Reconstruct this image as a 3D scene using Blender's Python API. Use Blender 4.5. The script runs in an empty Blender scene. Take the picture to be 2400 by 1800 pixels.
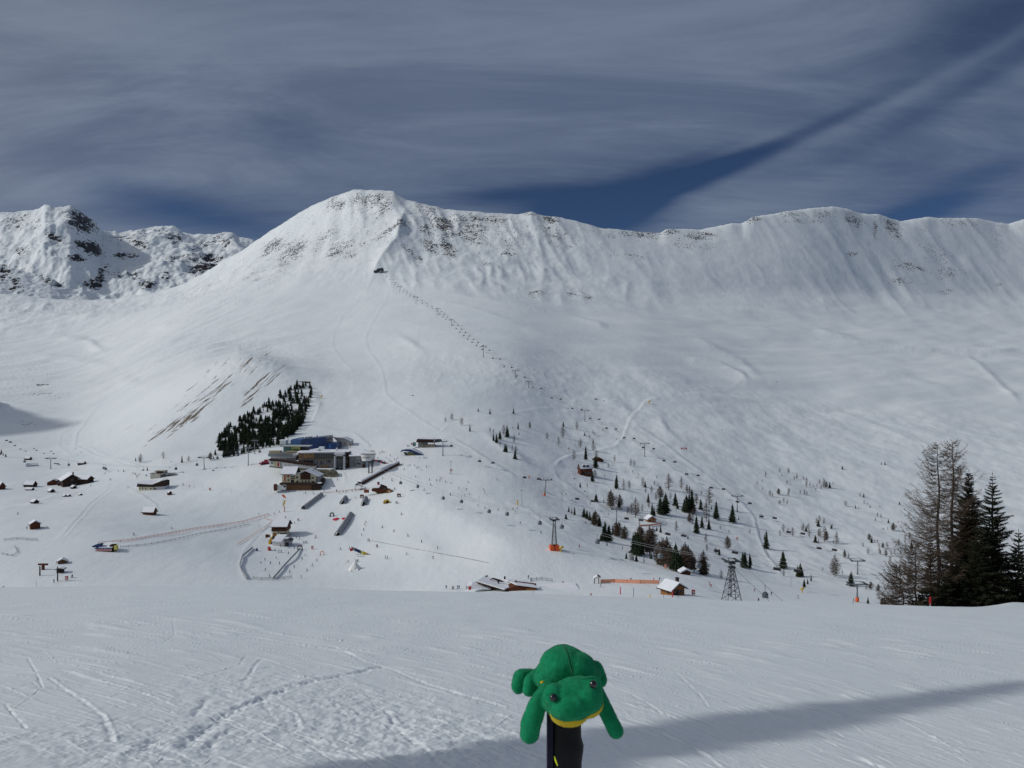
import bpy, bmesh, math, random
import numpy as np
from mathutils import Vector, Matrix, Euler

random.seed(7)
RNG = np.random.default_rng(11)
SC = bpy.context.scene
COL = SC.collection
R = math.radians
F = 1867.0            # focal length in photograph pixels (2400 px wide)

# ------------------------------------------------------------------ camera
cam_d = bpy.data.cameras.new('camera')
cam = bpy.data.objects.new('camera', cam_d)
COL.objects.link(cam)
cam.location = (0, 0, 0)
cam.rotation_euler = (R(90), 0, 0)
cam_d.sensor_fit = 'HORIZONTAL'
cam_d.sensor_width = 36
cam_d.lens = 36 * F / 2400
cam_d.clip_start = 0.05
cam_d.clip_end = 40000
SC.camera = cam

# ------------------------------------------------------------------ sun and sky
SUN_EL = 33.0
SH = Vector((0.993, 0.12, 0)).normalized()          # direction the shadows fall on level ground
sun_vec = Vector((-SH.x * math.cos(R(SUN_EL)), -SH.y * math.cos(R(SUN_EL)), math.sin(R(SUN_EL))))
sd = bpy.data.lights.new('sun', 'SUN')
sd.energy = 2.05
sd.angle = R(1.5)
sd.color = (1.0, 0.985, 0.965)
sun = bpy.data.objects.new('sun', sd)
COL.objects.link(sun)
sun.rotation_euler = sun_vec.to_track_quat('Z', 'Y').to_euler()

world = bpy.data.worlds.new('World')
SC.world = world
world.use_nodes = True
nt = world.node_tree
nt.nodes.clear()

class NG:
    """tiny helper for node trees"""
    def __init__(s, nt): s.nt = nt
    def n(s, t, **k):
        a = s.nt.nodes.new(t)
        for q, v in k.items(): setattr(a, q, v)
        return a
    def link(s, a, b): s.nt.links.new(a, b)
    def put(s, sock, v):
        if v is None: return
        if hasattr(v, 'is_output'): s.link(v, sock)
        else: sock.default_value = v
    def m(s, op, a, b=None, c=None, clamp=False):
        q = s.n('ShaderNodeMath', operation=op, use_clamp=clamp)
        s.put(q.inputs[0], a); s.put(q.inputs[1], b); s.put(q.inputs[2], c)
        return q.outputs[0]
    def ramp(s, v, a, b, lo=0.0, hi=1.0, smooth=True):
        q = s.n('ShaderNodeMapRange')
        if smooth: q.interpolation_type = 'SMOOTHSTEP'
        s.put(q.inputs['Value'], v)
        q.inputs['From Min'].default_value = a; q.inputs['From Max'].default_value = b
        q.inputs['To Min'].default_value = lo; q.inputs['To Max'].default_value = hi
        return q.outputs['Result']
    def mix(s, f, a, b):
        q = s.n('ShaderNodeMix', data_type='RGBA')
        s.put(q.inputs[0], f); s.put(q.inputs[6], a); s.put(q.inputs[7], b)
        return q.outputs[2]
    def noise(s, vec, scale, detail=4, rough=0.55, dist=0.0):
        q = s.n('ShaderNodeTexNoise')
        s.put(q.inputs['Vector'], vec)
        q.inputs['Scale'].default_value = scale; q.inputs['Detail'].default_value = detail
        q.inputs['Roughness'].default_value = rough; q.inputs['Distortion'].default_value = dist
        return q.outputs['Fac']
    def mapping(s, vec, sc=(1, 1, 1), rot=(0, 0, 0), loc=(0, 0, 0)):
        q = s.n('ShaderNodeMapping')
        s.put(q.inputs['Vector'], vec)
        q.inputs['Scale'].default_value = sc; q.inputs['Rotation'].default_value = rot
        q.inputs['Location'].default_value = loc
        return q.outputs[0]

def build_sky():
    g = NG(nt)
    tc = g.n('ShaderNodeTexCoord')
    sky = g.n('ShaderNodeTexSky', sky_type='NISHITA')
    sky.sun_disc = False
    sky.sun_elevation = R(SUN_EL)
    sky.sun_rotation = math.atan2(sun_vec.x, sun_vec.y)
    sky.altitude = 3000
    sky.air_density = 0.7
    sky.dust_density = 0.0
    sky.ozone_density = 6.0
    sep = g.n('ShaderNodeSeparateXYZ')
    g.link(tc.outputs['Generated'], sep.inputs[0])
    x, y, z = sep.outputs
    az = g.m('ARCTAN2', x, y)                       # 0 = straight ahead, + to the right
    el = g.m('ARCSINE', z)
    # cirrus veil: noise on a flat cloud deck, stretched along the wind
    zz = g.m('ADD', g.m('MAXIMUM', z, 0.0), 0.16)
    cx = g.m('DIVIDE', x, zz); cy = g.m('DIVIDE', y, zz)
    cmb = g.n('ShaderNodeCombineXYZ'); g.link(cx, cmb.inputs[0]); g.link(cy, cmb.inputs[1])
    base = g.mapping(cmb.outputs[0], rot=(0, 0, R(-28)), sc=(0.42, 1.0, 1), loc=(3.1, 0.7, 0))
    n1 = g.noise(base, 0.9, 6, 0.55, 0.5)
    n2 = g.noise(g.mapping(cmb.outputs[0], rot=(0, 0, R(-34)), sc=(0.34, 1.0, 1)), 3.6, 9, 0.66, 1.3)
    n3 = g.noise(g.mapping(cmb.outputs[0], rot=(0, 0, R(-40)), sc=(0.3, 1.0, 1)), 11.0, 9, 0.74, 1.6)
    cov = g.m('ADD', g.m('MULTIPLY', n1, 0.75), g.m('MULTIPLY', n2, 0.38))
    cov = g.m('ADD', cov, g.m('MULTIPLY', n3, 0.16))
    cov = g.m('ADD', cov, 0.19)
    def blob(px, Y, rx, ry, ang, amp):
        """cloud gap or streak at a direction in the sky; sizes in photograph px"""
        a0 = math.atan((px - 1200) / F)
        e0 = math.atan((900 - Y) / F * math.cos(a0))
        da = g.m('MULTIPLY', g.m('SUBTRACT', az, a0), math.cos(e0))
        de = g.m('SUBTRACT', el, e0)
        c, s_ = math.cos(R(ang)), math.sin(R(ang))
        p = g.m('ADD', g.m('MULTIPLY', da, c), g.m('MULTIPLY', de, s_))
        q = g.m('SUBTRACT', g.m('MULTIPLY', de, c), g.m('MULTIPLY', da, s_))
        p = g.m('MULTIPLY', p, F / rx); q = g.m('MULTIPLY', q, F / ry)
        d = g.m('ADD', g.m('MULTIPLY', p, p), g.m('MULTIPLY', q, q))
        e = g.m('EXPONENT', g.m('MULTIPLY', d, -1.0))
        return g.m('MULTIPLY', e, amp)
    for b in SKY_BLOBS:
        cov = g.m('ADD', cov, blob(*b))
    f = g.ramp(cov, 0.30, 1.06)
    tone = g.noise(g.mapping(cmb.outputs[0], rot=(0, 0, R(-30)), sc=(0.4, 1, 1)), 2.2, 9, 0.66, 1.2)
    cl = g.mix(g.ramp(tone, 0.3, 0.72), CLOUD_A, CLOUD_B)
    # thin cloud scatters forward: broadly brighter towards the sun, as cirrus is
    dt = g.n('ShaderNodeVectorMath', operation='DOT_PRODUCT'); g.link(tc.outputs['Generated'], dt.inputs[0]); dt.inputs[1].default_value = tuple(sun_vec)
    fs = g.m('POWER', g.m('MULTIPLY', g.m('ADD', dt.outputs['Value'], 1.0), 0.5), 11.0)
    k = g.n('ShaderNodeVectorMath', operation='SCALE'); k.inputs[0].default_value = (30, 28, 25); g.link(fs, k.inputs['Scale'])
    ad = g.n('ShaderNodeVectorMath', operation='ADD'); g.link(cl, ad.inputs[0]); g.link(k.outputs[0], ad.inputs[1])
    out = g.mix(g.m('MULTIPLY', f, 0.9), sky.outputs[0], ad.outputs[0])
    bg = g.n('ShaderNodeBackground'); bg.inputs['Strength'].default_value = SKY_STRENGTH
    g.link(out, bg.inputs['Color'])
    wo = g.n('ShaderNodeOutputWorld')
    g.link(bg.outputs[0], wo.inputs['Surface'])

SKY_STRENGTH = 0.05
CLOUD_A = (2.5, 3.35, 5.3, 1)
CLOUD_B = (4.3, 5.4, 7.5, 1)
SKY_BLOBS = [
    (1395, 500, 145, 50, 4, -1.05), (1190, 458, 150, 20, 4, -0.38), (1790, 352, 330, 22, 19, -0.34), (1560, 425, 150, 30, 17, -0.7),
    (2250, 215, 250, 26, 24, -0.22), (1620, 388, 330, 12, 16, 0.20), (2050, 262, 420, 14, 22, 0.17),
    (690, 325, 110, 50, -4, -0.26), (480, 505, 300, 45, -8, -0.30), (2330, 40, 190, 80, 14, -0.34),
    (2150, 500, 110, 30, 14, -0.5), (2320, 400, 110, 20, 8, -0.2), (350, 190, 260, 60, -4, -0.10),
    (1350, 180, 600, 150, 10, 0.28), (100, 460, 160, 60, -20, 0.22), (1750, 470, 200, 45, 8, 0.3),
    (500, 90, 420, 60, 5, 0.10)]
build_sky()

vs = SC.view_settings
vs.view_transform = 'Standard'
vs.look = 'None'
vs.exposure = -0.32
vs.gamma = 1.0
vs.use_curve_mapping = False
SC.cycles.max_bounces = 6
SC.cycles.diffuse_bounces = 3
SC.cycles.use_denoising = True

# ------------------------------------------------------------------ object helpers
def tag(o, label=None, cat=None, group=None, kind=None):
    if label: o['label'] = label
    if cat: o['category'] = cat
    if group: o['group'] = group
    if kind: o['kind'] = kind
    return o

def link(o, parent=None):
    COL.objects.link(o)
    if parent is not None: o.parent = parent
    return o

def empty(name, loc, rz=0.0):
    o = bpy.data.objects.new(name, None)
    o.empty_display_size = 0.3
    o.location = loc; o.rotation_euler = (0, 0, rz)
    return link(o)

class MB:
    """collects boxes, polygons and tubes, built as ONE mesh object"""
    def __init__(s): s.v = []; s.f = []; s.mi = []; s.cur = 0
    def add(s, vs_, fs):
        o = len(s.v); s.v += [tuple(v) for v in vs_]
        for f in fs: s.f.append([i + o for i in f]); s.mi.append(s.cur)
        return s
    def box(s, x0, x1, y0, y1, z0, z1):
        v = [(x0, y0, z0), (x1, y0, z0), (x1, y1, z0), (x0, y1, z0), (x0, y0, z1), (x1, y0, z1), (x1, y1, z1), (x0, y1, z1)]
        return s.add(v, [(3, 2, 1, 0), (4, 5, 6, 7), (0, 1, 5, 4), (1, 2, 6, 5), (2, 3, 7, 6), (3, 0, 4, 7)])
    def prism(s, poly, axis, a0, a1):
        """poly in the plane perpendicular to axis: 'y' -> (x,z), 'x' -> (y,z), 'z' -> (x,y)"""
        def P(p, a):
            return {'y': (p[0], a, p[1]), 'x': (a, p[0], p[1]), 'z': (p[0], p[1], a)}[axis]
        n = len(poly)
        v = [P(p, a0) for p in poly] + [P(p, a1) for p in poly]
        f = [tuple(range(n)), tuple(range(2 * n - 1, n - 1, -1))]
        for i in range(n):
            j = (i + 1) % n
            f.append((j, i, i + n, j + n))
        return s.add(v, f)
    def bar(s, a, b, r, r2=None, n=5, cap=True):
        a = Vector(a); b = Vector(b)
        if r2 is None: r2 = r
        d = (b - a)
        if d.length < 1e-6: return s
        d.normalize()
        u = d.orthogonal().normalized(); w = d.cross(u)
        v = []
        for c, rr in ((a, r), (b, r2)):
            for i in range(n):
                t = 2 * math.pi * i / n
                v.append(c + (u * math.cos(t) + w * math.sin(t)) * rr)
        f = [(i, (i + 1) % n, n + (i + 1) % n, n + i) for i in range(n)]
        if cap: f += [tuple(range(n - 1, -1, -1)), tuple(range(n, 2 * n))]
        return s.add(v, f)
    def tube(s, pts, r, n=6):
        pts = [Vector(p) for p in pts]
        rr = r if hasattr(r, '__len__') else [r] * len(pts)
        v = []; u = None
        for i, p in enumerate(pts):
            d = (pts[min(i + 1, len(pts) - 1)] - pts[max(i - 1, 0)]).normalized()
            if u is None: u = d.orthogonal().normalized()
            u = (u - d * u.dot(d)).normalized(); w = d.cross(u)
            for k in range(n):
                t = 2 * math.pi * k / n
                v.append(p + (u * math.cos(t) + w * math.sin(t)) * rr[i])
        f = []
        for i in range(len(pts) - 1):
            for k in range(n):
                f.append((i * n + k, i * n + (k + 1) % n, (i + 1) * n + (k + 1) % n, (i + 1) * n + k))
        f += [tuple(range(n - 1, -1, -1)), tuple(range((len(pts) - 1) * n, len(pts) * n))]
        return s.add(v, f)
    def ball(s, c, rx, ry=None, rz=None, nu=8, nv=5):
        ry = rx if ry is None else ry; rz = rx if rz is None else rz
        v = [(c[0], c[1], c[2] - rz)]
        for j in range(1, nv):
            ph = -math.pi / 2 + math.pi * j / nv
            for i in range(nu):
                t = 2 * math.pi * i / nu
                v.append((c[0] + rx * math.cos(ph) * math.cos(t), c[1] + ry * math.cos(ph) * math.sin(t), c[2] + rz * math.sin(ph)))
        v.append((c[0], c[1], c[2] + rz))
        f = [(0, 1 + (i + 1) % nu, 1 + i) for i in range(nu)]
        for j in range(nv - 2):
            for i in range(nu):
                a = 1 + j * nu + i; b = 1 + j * nu + (i + 1) % nu
                f.append((a, b, b + nu, a + nu))
        l = len(v) - 1; o = 1 + (nv - 2) * nu
        f += [(o + i, o + (i + 1) % nu, l) for i in range(nu)]
        return s.add(v, f)
    def mesh(s, name, mats, smooth=False):
        me = bpy.data.meshes.new(name)
        me.from_pydata(s.v, [], s.f)
        for m in (mats if isinstance(mats, (list, tuple)) else [mats]): me.materials.append(m)
        if len(me.materials) > 1: me.polygons.foreach_set('material_index', s.mi)
        if smooth: me.polygons.foreach_set('use_smooth', [True] * len(me.polygons))
        me.update()
        return me
    def build(s, name, mats, parent=None, smooth=False, loc=None):
        o = bpy.data.objects.new(name, s.mesh(name, mats, smooth))
        if loc is not None: o.location = loc
        return link(o, parent)

def copy_tree(o, parent=None):
    c = o.copy()
    COL.objects.link(c)
    c.parent = parent
    for ch in list(o.children): copy_tree(ch, c)
    return c

# ------------------------------------------------------------------ materials
MATS = {}
def mat(name, col, rough=0.7, metal=0.0, spec=0.3, vary=0.12, scale=3.0, bump=0.0, bscale=20.0, coat=0.0):
    if name in MATS: return MATS[name]
    m = bpy.data.materials.new(name); m.use_nodes = True
    g = NG(m.node_tree)
    b = m.node_tree.nodes['Principled BSDF']
    tc = g.n('ShaderNodeTexCoord')
    c = (*col, 1)
    if vary > 0:
        n = g.noise(tc.outputs['Object'], scale, 5, 0.6)
        dk = tuple(max(0.0, v * (1 - vary * 1.6)) for v in col) + (1,)
        lt = tuple(min(1.0, v * (1 + vary)) for v in col) + (1,)
        g.link(g.mix(g.ramp(n, 0.25, 0.75), dk, lt), b.inputs['Base Color'])
    else:
        b.inputs['Base Color'].default_value = c
    b.inputs['Roughness'].default_value = rough
    b.inputs['Metallic'].default_value = metal
    b.inputs['Specular IOR Level'].default_value = spec
    if coat: b.inputs['Coat Weight'].default_value = coat
    if bump:
        n = g.noise(tc.outputs['Object'], bscale, 4, 0.6)
        bp = g.n('ShaderNodeBump'); bp.inputs['Strength'].default_value = bump; bp.inputs['Distance'].default_value = 0.02
        g.link(n, bp.inputs['Height']); g.link(bp.outputs[0], b.inputs['Normal'])
    MATS[name] = m
    return m

def wood_mat(name, a, b_, plank=0.22, rough=0.8):
    if name in MATS: return MATS[name]
    m = bpy.data.materials.new(name); m.use_nodes = True
    g = NG(m.node_tree); b = m.node_tree.nodes['Principled BSDF']
    tc = g.n('ShaderNodeTexCoord')
    n = g.noise(g.mapping(tc.outputs['Object'], sc=(0.4, 0.4, 1.0 / plank)), 1.0, 3, 0.6)
    n2 = g.noise(tc.outputs['Object'], 0.9, 4, 0.6)
    f = g.m('ADD', g.m('MULTIPLY', g.ramp(n, 0.3, 0.7), 0.6), g.m('MULTIPLY', n2, 0.4))
    g.link(g.mix(f, (*a, 1), (*b_, 1)), b.inputs['Base Color'])
    b.inputs['Roughness'].default_value = rough
    b.inputs['Specular IOR Level'].default_value = 0.2
    MATS[name] = m
    return m

M_snowroof = mat('snow_cap', (0.84, 0.86, 0.89), 0.75, vary=0.04, scale=0.4, bump=0.3, bscale=1.5)
M_dkwood = wood_mat('dark_timber', (0.026, 0.016, 0.012), (0.062, 0.036, 0.026))
M_redwood = wood_mat('red_brown_timber', (0.075, 0.022, 0.012), (0.15, 0.050, 0.028))
M_honey = wood_mat('honey_timber', (0.20, 0.085, 0.026), (0.36, 0.17, 0.055))
M_midwood = wood_mat('mid_timber', (0.12, 0.060, 0.030), (0.22, 0.12, 0.06))
M_white = mat('white_render', (0.72, 0.72, 0.70), 0.8, vary=0.05, scale=0.6)
M_cream = mat('cream_render', (0.66, 0.62, 0.44), 0.85, vary=0.06, scale=0.6)
M_concrete = mat('grey_concrete', (0.30, 0.30, 0.31), 0.85, vary=0.15, scale=0.5)
M_ltgrey = mat('light_grey_metal', (0.50, 0.51, 0.53), 0.5, vary=0.08)
M_stone = mat('tan_stone', (0.26, 0.23, 0.16), 0.9, vary=0.35, scale=0.5, bump=0.6, bscale=1.0)
M_steel = mat('galvanised_steel', (0.26, 0.28, 0.30), 0.55, metal=0.5, vary=0.15)
M_dksteel = mat('dark_lattice_steel', (0.055, 0.065, 0.07), 0.6, metal=0.2, vary=0.2)
M_black = mat('black_rubber', (0.018, 0.018, 0.022), 0.6, vary=0.1)
M_glass = mat('dark_window_glass', (0.020, 0.025, 0.032), 0.15, spec=0.6, vary=0.3, scale=0.4)
M_blue = mat('blue_glass_cladding', (0.016, 0.045, 0.15), 0.35, spec=0.5, vary=0.35, scale=0.12)
M_ltblue = mat('pale_blue_glass', (0.07, 0.19, 0.42), 0.25, spec=0.5, vary=0.3, scale=0.2)
M_teal = mat('green_glass', (0.10, 0.22, 0.19), 0.3, spec=0.5, vary=0.25, scale=0.3)
M_lime = mat('lime_paint', (0.50, 0.53, 0.14), 0.6, vary=0.08)
M_beige = mat('beige_panel', (0.42, 0.37, 0.25), 0.8, vary=0.1)
M_orangewin = mat('painted_window_glow', (0.46, 0.24, 0.09), 0.6, vary=0.25, scale=0.6)  # amber colour stands in for the orange light in the windows
M_red = mat('red_paint', (0.50, 0.020, 0.022), 0.5, vary=0.12)
M_orange = mat('orange_mat', (0.75, 0.13, 0.035), 0.6, vary=0.15)
M_netor = mat('orange_netting', (0.78, 0.36, 0.22), 0.8, vary=0.15)
M_yellow = mat('yellow_paint', (0.66, 0.42, 0.04), 0.55, vary=0.12)
M_pyell = mat('pale_yellow_fabric', (0.72, 0.66, 0.16), 0.8, vary=0.1)
M_bluef = mat('blue_banner', (0.030, 0.055, 0.15), 0.7, vary=0.1)
M_magenta = mat('pink_red_paint', (0.62, 0.05, 0.10), 0.6, vary=0.1)
M_cable = mat('steel_cable', (0.20, 0.21, 0.22), 0.6, vary=0.0)
M_net = mat('grey_net', (0.36, 0.37, 0.39), 0.9, vary=0.15)
M_copper = mat('copper_dome', (0.22, 0.15, 0.08), 0.5, metal=0.3, vary=0.3)

# ------------------------------------------------------------------ numpy noise
_perm = RNG.permutation(512).astype(np.int64)
_perm = np.concatenate([_perm, _perm])
_ga = RNG.random(1024) * 2 * np.pi
_gx, _gy = np.cos(_ga), np.sin(_ga)
def perlin(x, y):
    xi = np.floor(x).astype(np.int64); yi = np.floor(y).astype(np.int64)
    xf = x - xi; yf = y - yi
    u = xf * xf * xf * (xf * (xf * 6 - 15) + 10); v = yf * yf * yf * (yf * (yf * 6 - 15) + 10)
    def gr(ix, iy, dx, dy):
        h = _perm[(_perm[ix & 511] + iy) & 511]
        return _gx[h] * dx + _gy[h] * dy
    a = gr(xi, yi, xf, yf); b = gr(xi + 1, yi, xf - 1, yf)
    c = gr(xi, yi + 1, xf, yf - 1); d = gr(xi + 1, yi + 1, xf - 1, yf - 1)
    return ((a + u * (b - a)) + v * ((c + u * (d - c)) - (a + u * (b - a)))) * 1.5
def fbm(x, y, o=4, g=0.5, ridged=False):
    s = 0; a = 1.0; t = 0
    for i in range(o):
        p = perlin(x * 2 ** i + 17.3 * i, y * 2 ** i - 9.1 * i)
        if ridged: p = 1 - 2 * np.abs(p)
        s = s + a * p; t += a; a *= g
    return s / t
def sstep(x, a, b):
    t = np.clip((x - a) / (b - a), 0, 1)
    return t * t * (3 - 2 * t)

def pchip(xk, yk, x):
    xk = np.asarray(xk, float); yk = np.asarray(yk, float)
    h = np.diff(xk); dl = np.diff(yk) / h
    m = np.zeros_like(yk)
    for i in range(1, len(xk) - 1):
        if dl[i - 1] * dl[i] > 0:
            w1 = 2 * h[i] + h[i - 1]; w2 = h[i] + 2 * h[i - 1]
            m[i] = (w1 + w2) / (w1 / dl[i - 1] + w2 / dl[i])
    m[0] = dl[0]; m[-1] = dl[-1]
    x = np.clip(x, xk[0], xk[-1])
    i = np.clip(np.searchsorted(xk, x) - 1, 0, len(xk) - 2)
    t = (x - xk[i]) / h[i]
    return ((1 + 2 * t) * (1 - t) ** 2 * yk[i] + t * (1 - t) ** 2 * h[i] * m[i]
            + t * t * (3 - 2 * t) * yk[i + 1] + t * t * (t - 1) * h[i] * m[i + 1])

def gsmooth(A, sig, axis):
    n = int(3 * sig) + 1
    k = np.exp(-0.5 * (np.arange(-n, n + 1) / sig) ** 2); k /= k.sum()
    P = np.pad(A, [(n, n) if a == axis else (0, 0) for a in range(A.ndim)], mode='edge')
    return np.apply_along_axis(lambda r: np.convolve(r, k, 'valid'), axis, P)

# ------------------------------------------------------------------ valley and mountain: profiles along lines of sight
# per bearing (photo column): (forward distance m, photo row at which the ground lies)
STN = {
 -700: [(100,1470),(200,1500),(330,1470),(400,1330),(470,1260),(560,1190),(680,1130),(800,1080),(950,1030),(1150,980),(1400,920),(1700,850),(2100,770),(2500,710),(3200,690)],
 0:    [(100,1460),(200,1490),(320,1440),(370,1350),(410,1300),(460,1230),(550,1180),(670,1130),(800,1078),(930,1045),(1080,1000),(1280,950),(1500,900),(1850,840),(2250,770),(2600,715),(3200,690)],
 200:  [(100,1460),(200,1490),(320,1440),(370,1350),(410,1300),(460,1232),(550,1180),(670,1130),(800,1082),(930,1050),(1100,1000),(1300,950),(1520,900),(1850,840),(2250,770),(2600,715),(3200,690)],
 400:  [(100,1460),(200,1490),(330,1420),(370,1360),(415,1310),(470,1250),(550,1190),(600,1140),(660,1090),(740,1050),(830,1000),(930,950),(1040,905),(1250,860),(1600,810),(2100,745),(2500,700),(3200,680)],
 520:  [(100,1460),(200,1490),(330,1420),(370,1365),(430,1310),(480,1260),(540,1200),(590,1150),(640,1110),(700,1075),(780,1020),(860,960),(950,895),(1010,842),(1180,838),(1500,800),(2000,730),(2500,670),(3200,650)],
 640:  [(100,1460),(200,1490),(330,1420),(370,1370),(430,1330),(480,1275),(530,1215),(575,1150),(610,1105),(660,1070),(740,1030),(830,975),(920,915),(1000,850),(1120,842),(1500,790),(2000,700),(2500,620),(3200,600)],
 760:  [(100,1460),(200,1490),(330,1420),(380,1370),(440,1320),(490,1260),(530,1205),(575,1150),(620,1100),(680,1058),(760,1015),(850,960),(960,900),(1100,862),(1300,820),(1600,760),(1950,690),(2150,640),(2450,590),(3200,570)],
 880:  [(100,1460),(200,1490),(330,1420),(380,1370),(440,1310),(490,1250),(530,1200),(570,1140),(620,1085),(690,1045),(780,995),(880,935),(980,890),(1120,845),(1350,790),(1650,730),(1950,675),(2120,632),(2450,570),(3200,560)],
 1000: [(100,1460),(200,1480),(320,1400),(380,1360),(430,1300),(480,1225),(530,1150),(590,1095),(650,1050),(740,1000),(820,950),(920,900),(1050,850),(1200,800),(1450,750),(1700,700),(1950,652),(2200,605),(2450,570),(3200,560)],
 1200: [(100,1460),(180,1475),(300,1400),(330,1372),(360,1335),(390,1300),(430,1250),(480,1200),(540,1150),(600,1100),(680,1050),(760,1000),(850,950),(950,900),(1050,850),(1200,800),(1450,750),(1750,700),(2100,650),(2350,600),(3200,580)],
 1330: [(100,1465),(180,1470),(290,1405),(330,1375),(370,1330),(405,1290),(440,1262),(500,1225),(570,1180),(640,1135),(700,1100),(790,1050),(880,1000),(980,950),(1080,900),(1230,850),(1400,800),(1650,750),(1950,700),(2250,650),(2450,610),(3200,590)],
 1450: [(100,1465),(180,1465),(280,1400),(320,1375),(360,1345),(395,1318),(440,1300),(510,1250),(580,1205),(650,1150),(730,1100),(820,1050),(910,1000),(1010,950),(1120,900),(1270,850),(1460,800),(1720,750),(2050,700),(2280,655),(2500,610),(3200,590)],
 1600: [(100,1470),(180,1460),(270,1400),(310,1376),(350,1352),(385,1340),(460,1310),(540,1250),(610,1200),(680,1150),(760,1100),(850,1050),(950,1000),(1050,950),(1200,900),(1400,850),(1600,800),(1900,750),(2200,700),(2400,660),(2600,610),(3200,590)],
 1800: [(100,1475),(180,1460),(300,1415),(360,1398),(420,1375),(460,1366),(520,1325),(560,1290),(620,1245),(680,1200),(760,1150),(850,1100),(950,1050),(1050,1000),(1200,950),(1350,900),(1550,850),(1750,800),(2000,750),(2250,700),(2450,650),(2650,610),(3200,590)],
 2000: [(100,1480),(180,1465),(300,1428),(380,1408),(440,1395),(500,1355),(560,1310),(620,1260),(700,1210),(780,1160),(870,1110),(970,1060),(1080,1010),(1220,960),(1380,905),(1550,860),(1760,810),(2000,760),(2250,710),(2450,665),(2650,610),(3200,590)],
 2200: [(100,1490),(180,1470),(300,1440),(400,1410),(500,1375),(560,1330),(620,1280),(700,1225),(780,1175),(870,1125),(970,1070),(1080,1020),(1220,965),(1380,912),(1550,865),(1760,815),(2000,765),(2250,715),(2450,670),(2650,615),(3200,590)],
 2400: [(100,1490),(180,1470),(300,1440),(400,1410),(500,1380),(560,1340),(620,1290),(700,1235),(780,1185),(870,1135),(970,1080),(1080,1030),(1220,975),(1380,920),(1550,872),(1760,822),(2000,770),(2250,720),(2450,675),(2650,620),(3200,600)],
 3200: [(100,1500),(180,1480),(300,1440),(400,1400),(500,1370),(620,1290),(780,1190),(970,1090),(1220,990),(1550,890),(2000,780),(2450,690),(2650,640),(3200,620)],
}
RIDGE = [(-800,705),(-300,700),(0,690),(60,694),(120,700),(200,706),(280,700),(340,692),(400,678),(440,662),(480,642),(520,612),(560,592),(594,569),(640,538),(700,500),(745,476),(790,458),(830,445),(880,445),(922,448),(936,458),(952,468),
         (990,478),(1040,490),(1100,494),(1150,499),(1190,500),(1215,502),(1245,497),(1275,506),(1310,508),(1360,522),(1405,534),(1450,538),(1500,543),(1545,547),(1562,538),(1600,536),(1640,538),(1680,530),(1715,523),(1740,523),(1765,508),
         (1800,504),(1850,494),(1905,487),(1950,484),(1985,489),(2020,500),(2060,502),(2085,512),(2110,519),(2140,514),(2175,508),(2200,511),(2290,511),(2335,522),(2365,525),(2400,513),(2500,505),(2700,520),(3200,500),(3600,520)]
RDIST = [(-800,3300),(300,3250),(450,3120),(600,2950),(860,2660),(1100,2580),(1400,2600),(1700,2820),(1950,3130),(2400,3640),(3600,3800)]
YA = [(-800,760),(300,735),(450,705),(560,660),(700,625),(870,618),(1000,610),(1300,640),(1600,690),(3600,700)]   # row where the steep face begins

px_in = np.arange(-80, 2481, 3.2)
px_l = np.arange(-2600, -80, 24.0); px_r = np.arange(2500, 5000, 24.0)
PX = np.concatenate([px_l, px_in, px_r])
LD = np.linspace(math.log(100), math.log(4300), 1500)
DD = np.exp(LD)
ks = sorted(STN)
for k, gq in ((1600, .02), (1800, .08), (2000, .16), (2200, .25), (2400, .34), (3200, .45), (400, .05), (200, .12), (0, .18), (-700, .26)):
    STN[k] = [(d * (1 + gq * min(1, max(0, (d - 1000) / 1000))), y) for d, y in STN[k]]
ST = np.array([pchip([math.log(d) for d, _ in STN[k]], [y for _, y in STN[k]], LD) for k in ks])
pcoarse = np.arange(-700, 3201, 20.0)
YB = np.array([np.interp(pcoarse, ks, ST[:, j]) for j in range(len(LD))])      # (d, px)
YB = gsmooth(YB, 3.2, 1)
YB = gsmooth(YB, 8.0, 0)
Y0 = np.empty((len(PX), len(LD)))
for j in range(len(LD)):
    Y0[:, j] = np.interp(PX, pcoarse, YB[j])
yr_f = np.interp(PX, [a for a, _ in RIDGE], [b for _, b in RIDGE])
yr = gsmooth(yr_f, 16, 0)
dr = np.interp(PX, [a for a, _ in RDIST], [b for _, b in RDIST])
ya = np.interp(PX, [a for a, _ in YA], [b for _, b in YA])
dr = gsmooth(dr, 12, 0); ya = gsmooth(ya, 12, 0)
for i in range(len(PX)):
    k = int(np.argmax((Y0[i] < ya[i]) & (DD > 1200)))
    if k == 0: k = len(LD) - 300
    da = min(DD[k], dr[i] - 250)
    k = int(np.searchsorted(DD, da)); Ya = Y0[i, k]
    t = np.clip((DD[k:] - da) / (dr[i] - da), 0, 1)
    z_a = -(Ya - 900) / F * da; z_r = -(yr[i] - 900) / F * dr[i]
    kq = float(np.interp(PX[i], [900, 1350], [0.38, 0.10]))
    zz = z_a + (z_r - z_a) * ((1 - kq) * t + kq * t ** 2)
    past = np.maximum(DD[k:] - dr[i], 0)
    zz = zz - 0.55 * past - 0.3 * np.minimum(past, 30)
    Y0[i, k:] = 900 - zz / DD[k:] * F
Y0 = np.where(DD[None, :] > 1000, gsmooth(gsmooth(Y0, 4, 1), 2.5, 0), Y0)
cr_ = np.array([yr[i] - Y0[i][DD > 1500].min() for i in range(len(PX))])
cr_ = gsmooth(cr_, 10, 0)
for i in range(len(PX)):        # keep the crest at its height after smoothing; its small notches stay near the top
    Y0[i] += cr_[i] * sstep(DD, dr[i] - 700, dr[i] - 60) + (yr_f[i] - yr[i]) * sstep(DD, dr[i] - 170, dr[i] - 8)
yr = yr_f

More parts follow.
